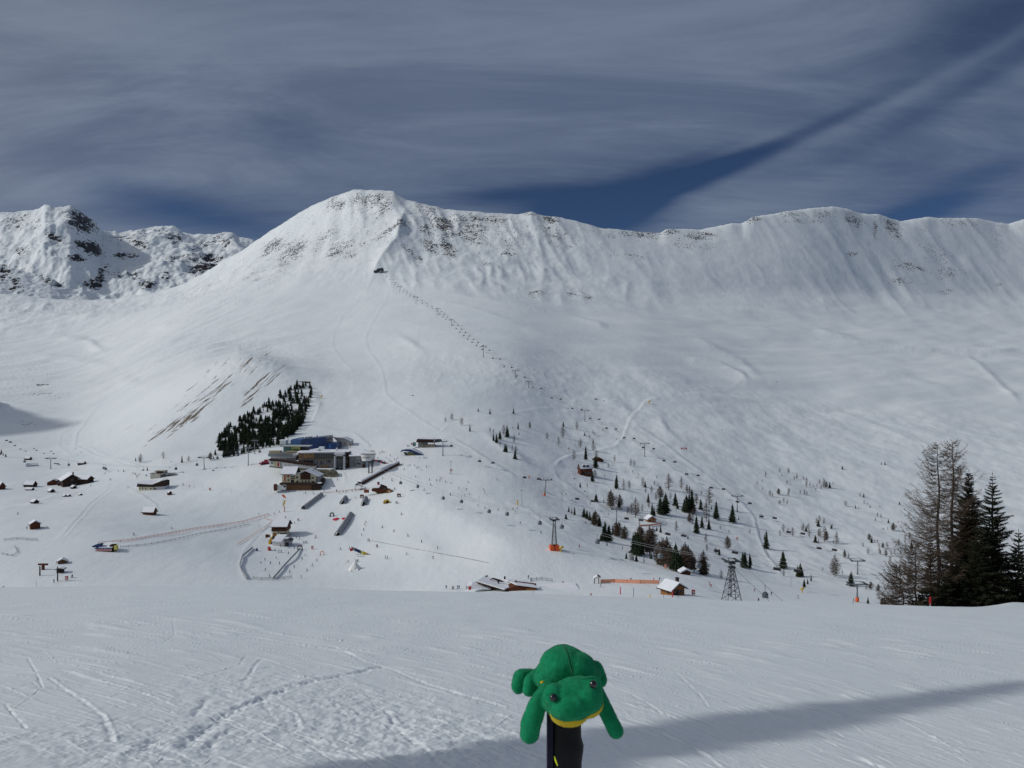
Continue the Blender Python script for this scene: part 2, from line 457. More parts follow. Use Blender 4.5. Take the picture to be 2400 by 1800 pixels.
# sample each bearing evenly in photo rows so near and far ground are equally fine
NR = 620
Dg = np.empty((len(PX), NR)); Yg = np.empty((len(PX), NR))
for i in range(len(PX)):
    w = np.minimum(np.abs(np.diff(Y0[i])), 3.0) + 0.12 + 0.22 * (np.abs(DD[1:] - dr[i]) < 60)
    s = np.concatenate([[0], np.cumsum(w)])
    q = np.linspace(0, s[-1], NR)
    Dg[i] = np.interp(q, s, DD); Yg[i] = np.interp(Dg[i], DD, Y0[i])
Dg = gsmooth(Dg, 2.0, 0)
for i in range(len(PX)): Yg[i] = np.interp(Dg[i], DD, Y0[i])
Ug = (PX[:, None] - 1200) / F
Xg = Ug * Dg
Zg = -(Yg - 900) / F * Dg
PXg = np.repeat(PX[:, None], NR, 1)
base_Y = Yg.copy()

# relief
far = sstep(Dg, 1500, 2100)
dR = dr[:, None]
face = sstep(Dg, dR - 950, dR - 350)
beyond = sstep(Dg, dR - 10, dR + 60)
near_ridge = np.exp(-((Dg - dR) / 60.0) ** 2)
nearw = sstep(Dg, 200, 330)
Zg += nearw * (1 - 0.6 * near_ridge) * 4.0 * fbm(Xg / 240.0, Dg / 190.0, 3)
# soft rolls that run down to the right, as wind-packed snow
rx = Xg * 0.80 + Dg * 0.60; ry = -Xg * 0.60 + Dg * 0.80
roll = fbm(rx / 300.0, ry / 90.0, 3, 0.45) + 0.5 * fbm(Xg / 150.0 + 3, Dg / 170.0, 2)
wr = sstep(PXg, 1150, 1700) * sstep(Dg, 900, 1300) * (1 - 0.5 * face)
Zg += wr * 5.5 * roll
lx = Xg * 0.75 - Dg * 0.66; ly = Xg * 0.66 + Dg * 0.75
wl = (1 - sstep(PXg, 500, 820)) * sstep(Dg, 1050, 1500)
Zg += wl * 7.0 * fbm(lx / 70.0, ly / 200.0, 4, 0.5)
Zg += wl * 3.0 * np.maximum(0, fbm(lx / 30.0 + 4, ly / 70.0, 3, 0.5))
# gullies and ribs on the steep face
sk = np.interp(PX, [-800, 560, 760, 900, 1100, 1700, 2400, 3600], [-0.9, -0.9, -0.3, 0.25, 0.5, 0.45, 0.75, 0.75])[:, None]
q = (PXg - sk * (base_Y - 520)) / 46.0
wq = q + 0.55 * fbm(Xg / 420.0, Dg / 500.0, 3)
rib = 1 - 2 * np.abs(perlin(wq, Dg / 420.0 + 3.3))
rib2 = 1 - 2 * np.abs(perlin(wq * 2.3 + 9, Dg / 200.0))
ampl = np.interp(PX, [-800, 560, 700, 900, 1000, 1250, 1400, 1700, 1850, 2000, 2400, 3600], [8, 9, 9, 14, 20, 14, 6, 3, 4, 8, 8, 8])[:, None]
fr = face * (1 - beyond) * (1 - 0.72 * near_ridge)
mod = 0.25 + 1.1 * sstep(fbm(Xg / 230.0 + 7, Dg / 300.0, 3), -0.35, 0.45)
Zg += fr * ampl * (rib * 0.46 + rib2 * 0.14 * (1 - sstep(PXg, 1150, 1400) * 0.8)) * mod
Zg += fr * np.interp(PXg, [500, 1200, 1500, 2400], [7.5, 7.5, 3.0, 3.5]) * fbm(Xg / 60.0, Dg / 60.0, 6, 0.6)
Zg += near_ridge * 2.2 * fbm(Xg / 22.0, Dg / 40.0, 3, 0.6)
# sharp spur that runs from the summit down to the top station
spx = np.interp(base_Y, [440, 520, 580, 632, 700], [960, 945, 930, 884, 850])
sp = PXg - spx
Zg += fr * sstep(base_Y, 720, 600) * 34 * np.exp(-np.abs(sp) / 34.0) * sstep(base_Y, 470, 560)
# hummocky alpine meadow
hum = sstep(Dg, 420, 520) * (1 - sstep(Dg, 1150, 1450)) * sstep(PXg, 1180, 1380)
Zg += hum * (1.1 * fbm(Xg / 17.0, Dg / 20.0, 3, 0.5) + 2.2 * fbm(Xg / 60.0, Dg / 70.0, 2))
midh = sstep(Dg, 380, 480) * (1 - sstep(Dg, 1700, 2100)) * (1 - sstep(PXg, 1180, 1380))
Zg += midh * 1.3 * fbm(Xg / 55.0 + 5, Dg / 65.0, 3, 0.5)
lump = sstep(PXg, 900, 1000) * (1 - sstep(PXg, 1330, 1400)) * sstep(Dg, 900, 960) * (1 - sstep(Dg, 1080, 1160))
Zg += lump * 1.5 * np.maximum(0, fbm(Xg / 12.0 + 5, Dg / 16.0, 3, 0.6))
# the knoll: crisp crest
# piste banks, cat tracks and cut road edges: (photo points), height m, half width px, side drop m
BANKS = [
 ([(240,940),(205,980),(180,1018),(176,1044),(230,1070),(290,1093),(330,1100)],1.3,3.2,1.2),
 ([(192,1044),(262,1078),(330,1097)],1.5,3.0,-1.0),
 ([(235,945),(185,985),(142,1020),(139,1044),(172,1072)],0.7,2.6,0.8),
 ([(300,1140),(340,1163),(366,1184),(372,1200)],0.9,2.5,1.0),
 ([(258,1140),(205,1185),(140,1262)],0.5,2.5,0.6),([(268,1142),(216,1187),(150,1264)],0.4,2.0,0.4),
 ([(0,1190),(60,1180),(130,1156),(185,1148)],0.8,2.6,1.2),
 ([(887,645),(912,680),(905,702),(870,762),(857,792),(862,815),(893,862),(903,900),(905,920),(930,942),(1000,986),(1035,1012)],1.1,2.4,1.1),
 ([(862,642),(842,700),(802,742),(782,780),(780,812),(800,842),(832,872)],1.0,2.4,0.9),
 ([(1059,1027),(1095,1047),(1149,1081),(1176,1097),(1214,1122)],1.6,3.0,1.6),
 ([(1180,1170),(1212,1184),(1240,1197),(1290,1235),(1310,1246),(1370,1276),(1440,1303),(1520,1325),(1640,1350)],1.1,3.0,-0.6),
 ([(1296,1098),(1310,1125),(1360,1160),(1420,1196),(1500,1240),(1560,1270),(1640,1305),(1700,1325),(1790,1352)],1.2,2.8,1.0),
 ([(1296,1098),(1312,1083),(1345,1070),(1400,1058),(1440,1048),(1460,1030),(1470,1002),(1474,985),(1490,965),(1512,940),(1552,930)],2.0,3.4,1.8),
 ([(1480,1035),(1540,1075),(1600,1115),(1655,1152)],1.4,2.6,1.2),
 ([(1490,998),(1560,1045),(1620,1090),(1680,1135),(1740,1182),(1768,1210),(1778,1260),(1800,1305),(1835,1350)],1.8,3.0,1.8),
 ([(1552,930),(1620,925),(1700,912),(1742,892)],1.0,2.4,0.8),
 ([(1030,706),(1100,720),(1180,745),(1300,770),(1440,800),(1560,830),(1680,846),(1722,870),(1760,892)],3.0,3.2,2.4),
 ([(1060,690),(1200,712),(1340,741),(1430,770)],4.0,5.0,1.0),
 ([(1030,1012),(1050,990),(1070,985),(1150,972),(1240,960),(1300,955)],1.2,2.4,1.2),
 ([(1740,1372),(1880,1389),(1960,1400),(2060,1414)],0.7,2.4,0.5),
 ([(730,992),(735,1000),(760,1002),(830,1012),(860,1035),(872,1052)],1.4,3.0,1.4),
 ([(728,995),(742,965),(752,935)],1.2,2.6,1.2),
 ([(790,1098),(808,1110),(812,1130)],1.0,2.6,1.2),
 ([(500,1148),(560,1157),(640,1163)],0.6,2.4,0.8),
 ([(400,1142),(470,1152),(560,1160)],0.6,2.4,0.7),
 ([(1900,770),(2010,800),(2150,822),(2300,826),(2400,815)],6.0,8.0,3.0),
 ([(0,940),(60,950),(140,960),(240,945)],2.0,2.6,1.0),
 ([(1950,960),(2060,1000),(2140,1035),(2240,1060)],1.5,6.0,1.0),
 ([(2250,820),(2310,870),(2400,950)],3.0,7.0,2.0),
 ([(1600,840),(1690,855),(1740,880),(1760,905)],3.0,6.0,2.0),
 ([(640,1215),(600,1262),(570,1300),(562,1330),(575,1355),(590,1360)],0.5,2.4,0.6),
]
BANKS += [([(470,872),(520,845),(560,831),(610,836),(665,854),(725,885)],2.5,20,15.0)]
BANKS += [([(1690,1000),(1780,1012),(1900,1045)],1.5,9,2.5),([(1800,940),(1900,975),(2050,1030)],2,10,3.0),([(1540,965),(1565,1010),(1610,1045)],1.2,7,2.2),([(1620,790),(1740,850),(1800,900)],3,9,3.0),([(2000,860),(2120,880),(2260,930)],3,10,3.0),
 ([(1700,1080),(1800,1110),(1900,1165)],1.0,9,1.8),([(920,780),(960,800),(1010,830)],2,8,3.0),([(700,900),(740,930),(760,980)],1,10,2.5),([(1480,860),(1560,880),(1640,900)],2,8,2.0),([(250,880),(330,900),(400,880)],2,12,3.0),([(60,830),(160,842),(280,860)],3,9,3.0)]
# broad steps in the slopes (photo rows, wide)
BANKS += [([(960,1150),(1080,1200),(1180,1250),(1300,1305)],0.6,26,3.2),([(860,1215),(960,1245),(1060,1300),(1160,1345)],0,34,3.6),
          ([(1380,905),(1470,960),(1500,1000)],2.0,10,1.2),([(1120,1010),(1180,1050),(1260,1100)],2.5,9,1.5),
          ([(600,700),(520,720),(420,760),(340,780)],6,9,3.0),([(330,700),(280,715),(240,730)],8,8,3.0),([(120,790),(200,800),(260,830)],5,8,2.0)]
fbn = 1 + 0.25 * fbm(Xg / 8.0, Dg / 12.0, 2)
for pts, hgt, wid, drop in BANKS:
    if wid < 4: hgt, drop, wid = hgt * 0.42, drop * 0.5, wid * 0.85
    pts = np.array(pts, float)
    x0, x1 = pts[:, 0].min() - 5 * wid, pts[:, 0].max() + 5 * wid
    y0, y1 = pts[:, 1].min() - 5 * wid, pts[:, 1].max() + 5 * wid
    sel = (PXg > x0) & (PXg < x1) & (base_Y > y0) & (base_Y < y1) & (Dg > 250)
    if not sel.any(): continue
    X = PXg[sel]; Y = base_Y[sel]
    best = np.full(X.shape, 1e9); side = np.zeros(X.shape); along = np.zeros(X.shape)
    for a, b in zip(pts[:-1], pts[1:]):
        ab = b - a; L2 = (ab ** 2).sum()
        t = np.clip(((X - a[0]) * ab[0] + (Y - a[1]) * ab[1]) / L2, 0, 1)
        ex = X - a[0] - t * ab[0]; ey = Y - a[1] - t * ab[1]
        d = np.hypot(ex, ey); c = (ab[0] * ey - ab[1] * ex) / math.sqrt(L2)
        w = d < best
        best[w] = d[w]; side[w] = c[w]
    ends = np.minimum(np.hypot(X - pts[0, 0], Y - pts[0, 1]), np.hypot(X - pts[-1, 0], Y - pts[-1, 1]))
    fade = sstep(ends, 0, 6 * wid)
    g1 = np.exp(-(best / wid) ** 2)
    g2 = np.tanh(side / wid) * np.exp(-(best / (2.6 * wid)) ** 2)
    Zg[sel] += fade * fbn[sel] * (hgt * g1 + 0.5 * drop * g2) * 0.8

# level ground under the big building and other plazas
def flatten(px, Y, rx, ry, keep=0.15):
    sel = np.exp(-(((PXg - px) / rx) ** 4 + ((base_Y - Y) / ry) ** 4)) * (Dg > 250)
    tgt = Zg[np.argmin(np.abs(PX - px)), np.argmin(np.abs(base_Y[np.argmin(np.abs(PX - px))] - Y) + 1e3 * (Dg[np.argmin(np.abs(PX - px))] < 300))]
    return sel, tgt

Yfin = 900 - Zg / Dg * F
# ground finder: first visible ground under a photo point
def col_at(px):
    i = np.interp(px, PX, np.arange(len(PX))); i0 = int(i); t = i - i0; i1 = min(i0 + 1, len(PX) - 1)
    return Dg[i0] * (1 - t) + Dg[i1] * t, Zg[i0] * (1 - t) + Zg[i1] * t
def at(px, Y, dmin=260.0):
    """world point of the valley ground seen at photo point (px, Y)"""
    D, Z = col_at(px)
    yy = 900 - Z / D * F
    ok = np.nonzero((D > dmin) & (yy <= Y))[0]
    if len(ok) == 0: k = len(D) - 1
    else: k = ok[0]
    if k > 0 and yy[k - 1] > Y and D[k - 1] > dmin:
        t = (yy[k - 1] - Y) / (yy[k - 1] - yy[k] + 1e-9)
        d = D[k - 1] + t * (D[k] - D[k - 1])
    else: d = D[k]
    return Vector(((px - 1200) / F * d, d, float(np.interp(d, D, Z))))
def ground(x, y):
    D, Z = col_at(1200 + x / y * F)
    return float(np.interp(y, D, Z))

def grid_mesh(name, X, Y, Z, material, attrs=None, smooth=True):
    nc, nr = X.shape
    co = np.stack([X, Y, Z], -1).reshape(-1, 3).astype(np.float32)
    idx = np.arange(nc * nr).reshape(nc, nr)
    q = np.stack([idx[:-1, :-1], idx[1:, :-1], idx[1:, 1:], idx[:-1, 1:]], -1).reshape(-1, 4)
    me = bpy.data.meshes.new(name)
    me.vertices.add(len(co)); me.vertices.foreach_set('co', co.ravel())
    me.loops.add(q.size); me.loops.foreach_set('vertex_index', q.ravel().astype(np.int32))
    me.polygons.add(len(q)); me.polygons.foreach_set('loop_start', np.arange(0, q.size, 4, dtype=np.int32))
    me.update(calc_edges=True)
    if smooth: me.polygons.foreach_set('use_smooth', np.ones(len(q), bool))
    for k, v in (attrs or {}).items():
        a = me.attributes.new(k, 'FLOAT', 'POINT'); a.data.foreach_set('value', v.ravel().astype(np.float32))
    me.materials.append(material)
    o = bpy.data.objects.new(name, me)
    return link(o)

# rock density (per photo region) and brown grass
def blobs(lst, X, Y):
    A = np.zeros_like(X)
    for px, y, rx_, ry_, ang, amp in lst:
        c, s = math.cos(R(ang)), math.sin(R(ang))
        u = ((X - px) * c + (Y - y) * s) / rx_; v = (-(X - px) * s + (Y - y) * c) / ry_
        A = np.maximum(A, amp * np.exp(-(u * u + v * v) ** 1.5))
    return A
ROCKS = [(870,470,60,22,0,.42),(790,480,30,20,0,.35),(900,500,30,20,-30,.4),(860,505,60,12,0,.2),(690,590,50,26,-30,.62),(640,580,40,18,-30,.5),
 (665,615,26,22,-40,.66),(640,640,60,40,-20,.42),(790,590,40,18,-30,.55),(820,600,60,22,-30,.42),(760,560,50,18,-40,.38),(920,555,60,14,-20,.5),(900,610,60,24,-40,.32),(600,650,50,22,-20,.42),
 (540,690,60,18,-25,.34),(500,660,60,12,-30,.25),(470,670,60,14,-30,.3),(1000,490,40,30,0,.32),(1010,540,30,40,60,.46),(1040,535,40,24,30,.6),(1010,580,30,16,30,.62),(1050,585,30,20,40,.66),(975,605,40,10,20,.6),
 (1100,545,60,60,60,.38),(1150,520,60,30,0,.32),(1190,600,22,8,0,.8),(1140,620,20,10,0,.7),(1180,640,60,20,0,.34),(1210,570,40,40,60,.34),(1245,500,40,10,0,.4),(1290,515,30,14,0,.42),(1430,545,90,16,8,.34),(1310,560,60,30,20,.25),
 (1500,548,80,14,5,.46),(1570,540,30,10,0,.66),(1640,552,40,14,0,.6),(1655,556,18,8,0,.8),(1620,575,90,24,0,.30),(1240,640,0.1,.1,0,0),
 (1252,690,26,9,5,.8),(1365,694,30,9,18,.85),(1340,690,14,6,0,.7),(1490,602,36,14,5,.36),(1440,600,20,8,0,.4),(1765,515,26,12,-10,.5),(1850,500,60,12,0,.36),(1930,495,60,22,0,.34),(1880,520,60,10,0,.32),(2000,515,30,24,20,.44),
 (2090,530,30,20,60,.5),(2100,550,22,34,-10,.42),(2050,540,8,40,0,.46),(1995,595,20,8,0,.5),(2130,625,60,14,12,.5),(2220,640,50,26,0,.42),(2190,595,60,30,20,.36),(2100,660,50,14,0,.42),(2215,685,20,8,0,.6),(2250,520,100,22,0,.34),(2340,560,60,50,0,.22),
 (2340,668,14,6,0,.5),(2150,600,120,110,0,.22),(1950,560,120,60,0,.16),(1000,620,120,60,0,.2),(560,640,120,40,-25,.28),(1150,590,140,60,20,.24),(870,560,120,60,0,.2),
 (60,905,60,12,0,.34),(110,930,60,16,0,.42),(150,925,50,14,0,.36),(30,895,40,14,0,.3),(60,990,40,14,0,.4),(180,925,90,14,0,.28),(1060,800,60,16,0,.12),(700,800,60,14,0,.28),(640,790,60,10,0,.26),(740,830,50,12,30,.34),
 (800,840,60,22,0,.16),(1120,915,120,20,0,.18)]
rockA = blobs(ROCKS, PXg, base_Y) * (Dg > 700)
rockA = np.where(base_Y < 720, rockA * np.where(PXg > 1250, 1.35, 0.98), rockA)
rockA = np.minimum(rockA, 0.62)
rockA += 0.20 * sstep(base_Y, 650, 560) * (Dg > 1500) * sstep(PXg, 560, 640) * (1 - sstep(PXg, 1240, 1400)) + 0.12 * np.exp(-((base_Y - yr[:, None] - 25) / 30.0) ** 2) * (Dg > 1500)
GRASS = [(560,880,120,20,-40,.42),(450,945,130,22,-39,.40),(420,985,110,12,-37,.7),(520,905,120,12,-38,.6),(600,915,90,14,-40,.55),(455,970,90,11,-40,.85),(400,998,48,10,-38,.9),(540,895,70,9,-42,.66),(500,925,80,8,-42,.66),(600,905,60,10,-42,.6),(640,888,34,8,-40,.5),(560,950,80,8,-42,.36),(480,880,60,8,-42,.42),(430,950,60,6,-42,.45),(520,860,50,8,-42,.32),(360,1010,60,7,-30,.3),(330,985,60,6,-30,.22)]
grassA = blobs(GRASS, PXg, base_Y) * (Dg > 700)

def snow_material(name, mode, rs=0.2, rq=0.255):
    m = bpy.data.materials.new(name); m.use_nodes = True
    g = NG(m.node_tree); b = m.node_tree.nodes['Principled BSDF']
    geo = g.n('ShaderNodeNewGeometry'); pos = geo.outputs['Position']
    n_big = g.noise(g.mapping(pos, sc=(1, 1, 1)), 0.006, 4, 0.55)
    snow = g.mix(g.ramp(n_big, 0.3, 0.7), (0.775, 0.825, 0.835, 1), (0.835, 0.875, 0.87, 1))
    b.inputs['Roughness'].default_value = 0.62
    b.inputs['Specular IOR Level'].default_value = 0.25
    bp = g.n('ShaderNodeBump')
    if mode == 'valley':
        at1 = g.n('ShaderNodeAttribute', attribute_name='rock'); at2 = g.n('ShaderNodeAttribute', attribute_name='grass')
        nr = g.noise(g.mapping(pos, sc=(1, 0.55, 1.0)), rs, 8, 0.70, 0.3)
        nr2 = g.noise(pos, 0.028, 3, 0.5)
        v = g.m('ADD', g.m('MULTIPLY', nr, 0.8), g.m('MULTIPLY', nr2, 0.25))
        th = g.m('SUBTRACT', 0.70, g.m('MULTIPLY', at1.outputs['Fac'], rq))
        rk = g.m('MULTIPLY', g.m('SUBTRACT', v, th), 30.0, clamp=True)
        rk = g.m('MULTIPLY', rk, g.ramp(at1.outputs['Fac'], 0.02, 0.12))
        rc = g.mix(g.noise(pos, 0.3, 3, 0.6), (0.022, 0.022, 0.027, 1), (0.062, 0.058, 0.058, 1))
        # brown slope grass in slanting streaks
        cb = g.n('ShaderNodeCombineXYZ')
        g.link(g.n('ShaderNodeAttribute', attribute_name='fall').outputs['Fac'], cb.inputs[0]); g.link(g.n('ShaderNodeAttribute', attribute_name='across').outputs['Fac'], cb.inputs[1])
        ng = g.noise(cb.outputs[0], 1.0, 6, 0.62, 0.2)
        tg = g.m('SUBTRACT', 0.66, g.m('MULTIPLY', at2.outputs['Fac'], 0.25))
        gk = g.m('MULTIPLY', g.m('SUBTRACT', ng, tg), 14.0, clamp=True)
        gk = g.m('MULTIPLY', gk, g.ramp(at2.outputs['Fac'], 0.03, 0.15))
        gc = g.mix(g.noise(pos, 0.2, 3, 0.6), (0.085, 0.062, 0.040, 1), (0.19, 0.145, 0.095, 1))
        c = g.mix(gk, snow, gc); c = g.mix(rk, c, rc)
        g.link(c, b.inputs['Base Color'])
        h1 = g.noise(g.mapping(pos, rot=(0, 0, R(20)), sc=(1, 0.4, 1)), 0.10, 5, 0.6)
        h2 = g.noise(pos, 0.9, 3, 0.6)
        h = g.m('ADD', g.m('MULTIPLY', h1, 1.0), g.m('MULTIPLY', h2, 0.10))
        h = g.m('ADD', h, g.m('MULTIPLY', rk, 1.2))
        bp.inputs['Strength'].default_value = 0.42; bp.inputs['Distance'].default_value = 1.5
        g.link(h, bp.inputs['Height'])
    else:
        g.link(snow, b.inputs['Base Color'])
        h = None
        for ang, sc_, fr, am in ((24, 0.04, 7.0, 0.4), (14, 0.04, 13.0, 0.25), (-38, 0.08, 9.0, 0.15)):
            mp = g.mapping(pos, rot=(0, 0, R(-ang)), sc=(1, sc_, 1))
            n_ = g.noise(mp, fr, 3, 0.6)
            n_ = g.m('MULTIPLY', g.ramp(n_, 0.52, 0.78), am)
            h = n_ if h is None else g.m('ADD', h, n_)
        h = g.m('MULTIPLY', h, g.ramp(g.noise(pos, 0.5, 4, 0.6), 0.34, 0.66, 0.15, 1.0))
        h = g.m('ADD', h, g.m('MULTIPLY', g.noise(pos, 34.0, 5, 0.75), 0.30))
        h = g.m('ADD', h, g.m('MULTIPLY', g.noise(pos, 3.0, 4, 0.6), 0.45))
        bp.inputs['Strength'].default_value = 0.5; bp.inputs['Distance'].default_value = 0.032
        g.link(h, bp.inputs['Height'])
    g.link(bp.outputs[0], b.inputs['Normal'])
    return m
M_valley = snow_material('valley_snow', 'valley')
M_farsnow = snow_material('far_snow', 'valley', 0.075, 0.30)
M_piste = snow_material('piste_snow', 'piste')
terrain = grid_mesh('mountain_slope', Xg, Dg, Zg, M_valley, {'rock': rockA, 'grass': grassA, 'fall': (PXg * math.cos(R(-38)) + base_Y * math.sin(R(-38))) / 46.0, 'across': (-PXg * math.sin(R(-38)) + base_Y * math.cos(R(-38))) / 4.2})
tag(terrain, kind='structure')

# ------------------------------------------------------------------ far mountains on the left, behind the shoulder
def far_range():
    px = np.arange(-1400, 900, 3.0)
    sky = [(-1400,540),(-700,500),(-300,490),(-100,505),(0,499),(30,499),(60,496),(80,494),(96,488),(105,481),(118,483),(128,489),(150,486),(165,482),(180,492),(200,505),(222,520),(240,542),(262,544),(270,541),(280,546),(310,544),(345,536),(380,529),(400,533),
           (420,543),(455,552),(470,549),(480,551),(505,551),(525,545),(545,546),(560,556),(590,562),(610,572),(700,600),(900,640)]
    ys = np.interp(px, [a for a, _ in sky], [b for _, b in sky])
    dr_ = np.interp(px, [-1400, 0, 170, 240, 400, 600, 900], [4300, 4300, 4200, 4700, 5000, 5000, 5000]); dr_ = gsmooth(dr_, 10, 0)
    n = 330
    D = np.empty((len(px), n)); Z = np.empty((len(px), n)); YB_ = np.empty((len(px), n))
    for i in range(len(px)):
        t = np.linspace(0, 1, n)
        d = 3350 + (dr_[i] + 250 - 3350) * t
        tt = np.clip((d - 3350) / (dr_[i] - 3350), 0, 1)
        y_bot = 742
        yy = y_bot + (ys[i] - y_bot) * (1 - (1 - tt) ** 1.25)
        D[i] = d; YB_[i] = yy
        Z[i] = (900 - yy) / F * d - 0.8 * np.maximum(d - dr_[i], 0)
    P = np.repeat(px[:, None], n, 1)
    X = (P - 1200) / F * D
    w = sstep(D, 3380, 3650); nr_ = np.exp(-((D - dr_[:, None]) / 70.0) ** 2)
    rid = fbm(X / 420.0 + 2.2, D / 420.0, 5, 0.5, ridged=True)
    Z += w * (1 - 0.93 * nr_) * (60 * rid - 20)
    Z += w * (1 - 0.85 * nr_) * 24 * fbm(X / 70.0 + D / 300.0, D / 150.0, 6, 0.6)
    Z += nr_ * 7 * fbm(X / 40.0, D / 60.0, 3, 0.6, ridged=True)
    # a near dark ridge at the far left
    r2 = np.interp(P, [-1400, -200, 0, 60, 120, 200, 300, 400], [560, 600, 622, 640, 655, 700, 745, 800])
    zr = (900 - r2) / F * 3560.0
    Z = np.maximum(Z, zr - np.abs(D - 3560) * 0.75 + 12 * fbm(X / 60.0, D / 60.0, 4, 0.6, ridged=True))
    Zgx = np.gradient(Z, axis=1) / np.gradient(D, axis=1)
    Zx = np.gradient(Z, axis=0) / np.gradient(X, axis=0)
    slope = np.hypot(Zgx, Zx)
    RK = [(45,520,50,30,0,.5),(80,525,20,30,-50,.5),(190,520,44,26,30,.95),(160,500,14,10,0,.7),(130,560,40,12,30,.7),(210,580,40,18,20,1.0),(180,605,26,12,10,.95),(290,600,36,10,0,1.0),(330,570,30,18,30,.8),(380,545,30,14,20,.85),(410,560,30,16,30,.8),
          (300,560,60,12,0,.6),(520,560,36,16,30,.85),(480,570,40,14,-20,.7),(485,620,46,26,-20,1.1),(440,605,50,14,0,.8),(400,605,16,12,0,.9),(220,665,28,16,0,1.0),(240,640,14,26,30,.9),(280,645,20,14,0,.8),(315,645,20,14,0,.85),(345,665,26,12,-10,.9),(385,645,24,12,0,.85),
          (470,640,40,10,0,.8),(50,590,22,10,0,.8),(130,585,40,10,-40,.5),(40,665,20,26,0,.8),(110,655,30,10,30,.75),(10,640,20,30,0,.8),(140,670,20,10,30,.7),(45,640,40,40,0,.3)]
    rk = 0.8 * blobs(RK, P, 900 - Z / D * F) * (0.45 + 0.5 * np.clip(slope, 0, 1.2)) + 0.16 * sstep(slope, 0.7, 1.3)
    o = grid_mesh('far_mountains', X, D, Z, M_farsnow, {'rock': np.clip(rk, 0, 1.25), 'grass': np.zeros_like(Z), 'fall': 0 * Z, 'across': 0 * Z})
    tag(o, kind='structure')
far_range()

# mountain beside the valley on the left, outside the picture; its shadow falls into the basin
def side_peak():
    n = 90
    c = Vector((-1480.0, 1000.0, -120.0)); h = SIDE_H
    th = np.linspace(0, 2 * np.pi, n); rr = np.linspace(0, 1, 50)
    T, Q = np.meshgrid(th, rr, indexing='ij')
    rad = 700 * (1 + 0.12 * np.sin(3 * T + 1) + 0.05 * np.sin(7 * T))
    X = c.x + np.cos(T) * rad * Q; Y = c.y + np.sin(T) * rad * Q * 1.5
    Z = c.z + h * (1 - Q) ** 1.12 + 26 * fbm(X / 120.0, Y / 120.0, 4, 0.55, ridged=True) * Q * (1 - Q) * 2 - 150 * sstep(Q, 0.8, 1.0)
    Z[-1] = Z[0]
    o = grid_mesh('side_mountain', X, Y, Z, M_valley, {'rock': 0.3 * np.ones_like(X), 'grass': 0 * X, 'fall': 0 * X, 'across': 0 * X})
    tag(o, kind='structure')
SIDE_H = 638.0
side_peak()

# ------------------------------------------------------------------ foreground piste
CR = [(-1500,1360),(0,1377),(300,1373),(600,1377),(900,1384),(1100,1387),(1300,1394),(1500,1400),(1700,1407),(1900,1412),(2100,1419),(2280,1423),(2400,1425),(2600,1427),(4000,1430)]
def fore_z(px, d, x):
    yc = np.interp(px, [a for a, _ in CR], [b for _, b in CR])
    s = (yc - 900) / F - 0.0206
    z = -(1.5 + s * d) - 0.0004 * np.maximum(d - 60, 0) ** 2 - 0.0045 * np.maximum(d - 97, 0) ** 2
    return z
fpx = np.concatenate([np.arange(-1500, -60, 14.0), np.arange(-60, 2461, 2.4), np.arange(2470, 3900, 14.0)])
Yt = np.concatenate([np.arange(1880, 1440, -1.25), np.arange(1440, 1400, -0.8)])
fd = 1.5 * F / (Yt - 900 - 0.2394 * F + 1e-6)
fd = fd[(fd > 0) & (fd < 70)]
fd = np.concatenate([fd, np.arange(fd[-1] + 1.2, 136, 1.2)])
FP, FD = np.meshgrid(fpx, fd, indexing='ij')
FX = (FP - 1200) / F * FD
FZ = fore_z(FP, FD, FX)
FZ = FZ + 0.05 * fbm(FX / 3.0, FD / 5.0, 3) + 0.10 * fbm(FX / 14.0, FD / 14.0, 2) * sstep(FD, 8, 25)
# small heap at the far right edge
FZ = FZ + 0.65 * np.exp(-(((FP - 2385) / 60) ** 2 + ((FD - 92) / 7) ** 2))
# ski and snowboard tracks: grooves with a raised edge, in true metres
def track(X, Y, Z, pts, w, depth, lip, wob=0.0):
    pts = np.array(pts, float)
    x0, x1 = pts[:, 0].min() - 5 * w, pts[:, 0].max() + 5 * w
    y0, y1 = pts[:, 1].min() - 5 * w, pts[:, 1].max() + 5 * w
    j0, j1 = np.searchsorted(fd, y0), np.searchsorted(fd, y1)
    if j1 <= j0: return
    xs = X[:, j0:j1]; ys = Y[:, j0:j1]
    sel = (xs > x0) & (xs < x1)
    if not sel.any(): return
    a_, b_ = xs[sel], ys[sel]
    best = np.full(a_.shape, 1e9); side = np.zeros(a_.shape)
    for a, b in zip(pts[:-1], pts[1:]):
        ab = b - a; L2 = (ab ** 2).sum() + 1e-9
        t = np.clip(((a_ - a[0]) * ab[0] + (b_ - a[1]) * ab[1]) / L2, 0, 1)
        ex = a_ - a[0] - t * ab[0]; ey = b_ - a[1] - t * ab[1]
        d = np.hypot(ex, ey); c = (ab[0] * ey - ab[1] * ex) / math.sqrt(L2)
        w_ = d < best; best[w_] = d[w_]; side[w_] = c[w_]
    e = np.minimum(np.hypot(a_ - pts[0, 0], b_ - pts[0, 1]), np.hypot(a_ - pts[-1, 0], b_ - pts[-1, 1]))
    fade = sstep(e, 0, 8 * w)
    dz = fade * (-depth * np.exp(-(best / w) ** 2) + lip * np.exp(-((side - 1.7 * w) / (0.8 * w)) ** 2) * (np.abs(np.abs(side) - best) < 0.3 * w))
    if wob: dz = dz * np.clip(0.65 + 1.3 * wob * perlin(a_ * 5, b_ * 3.1) + wob * perlin(a_ * 19, b_ * 11), 0.0, 2.2)
    Zs = Z[:, j0:j1]; Zs[sel] += dz; Z[:, j0:j1] = Zs
def fw(px, Y):
    d = 1.5 * F / (Y - 900 - 0.2394 * F)
    return ((px - 1200) / F * d, d)
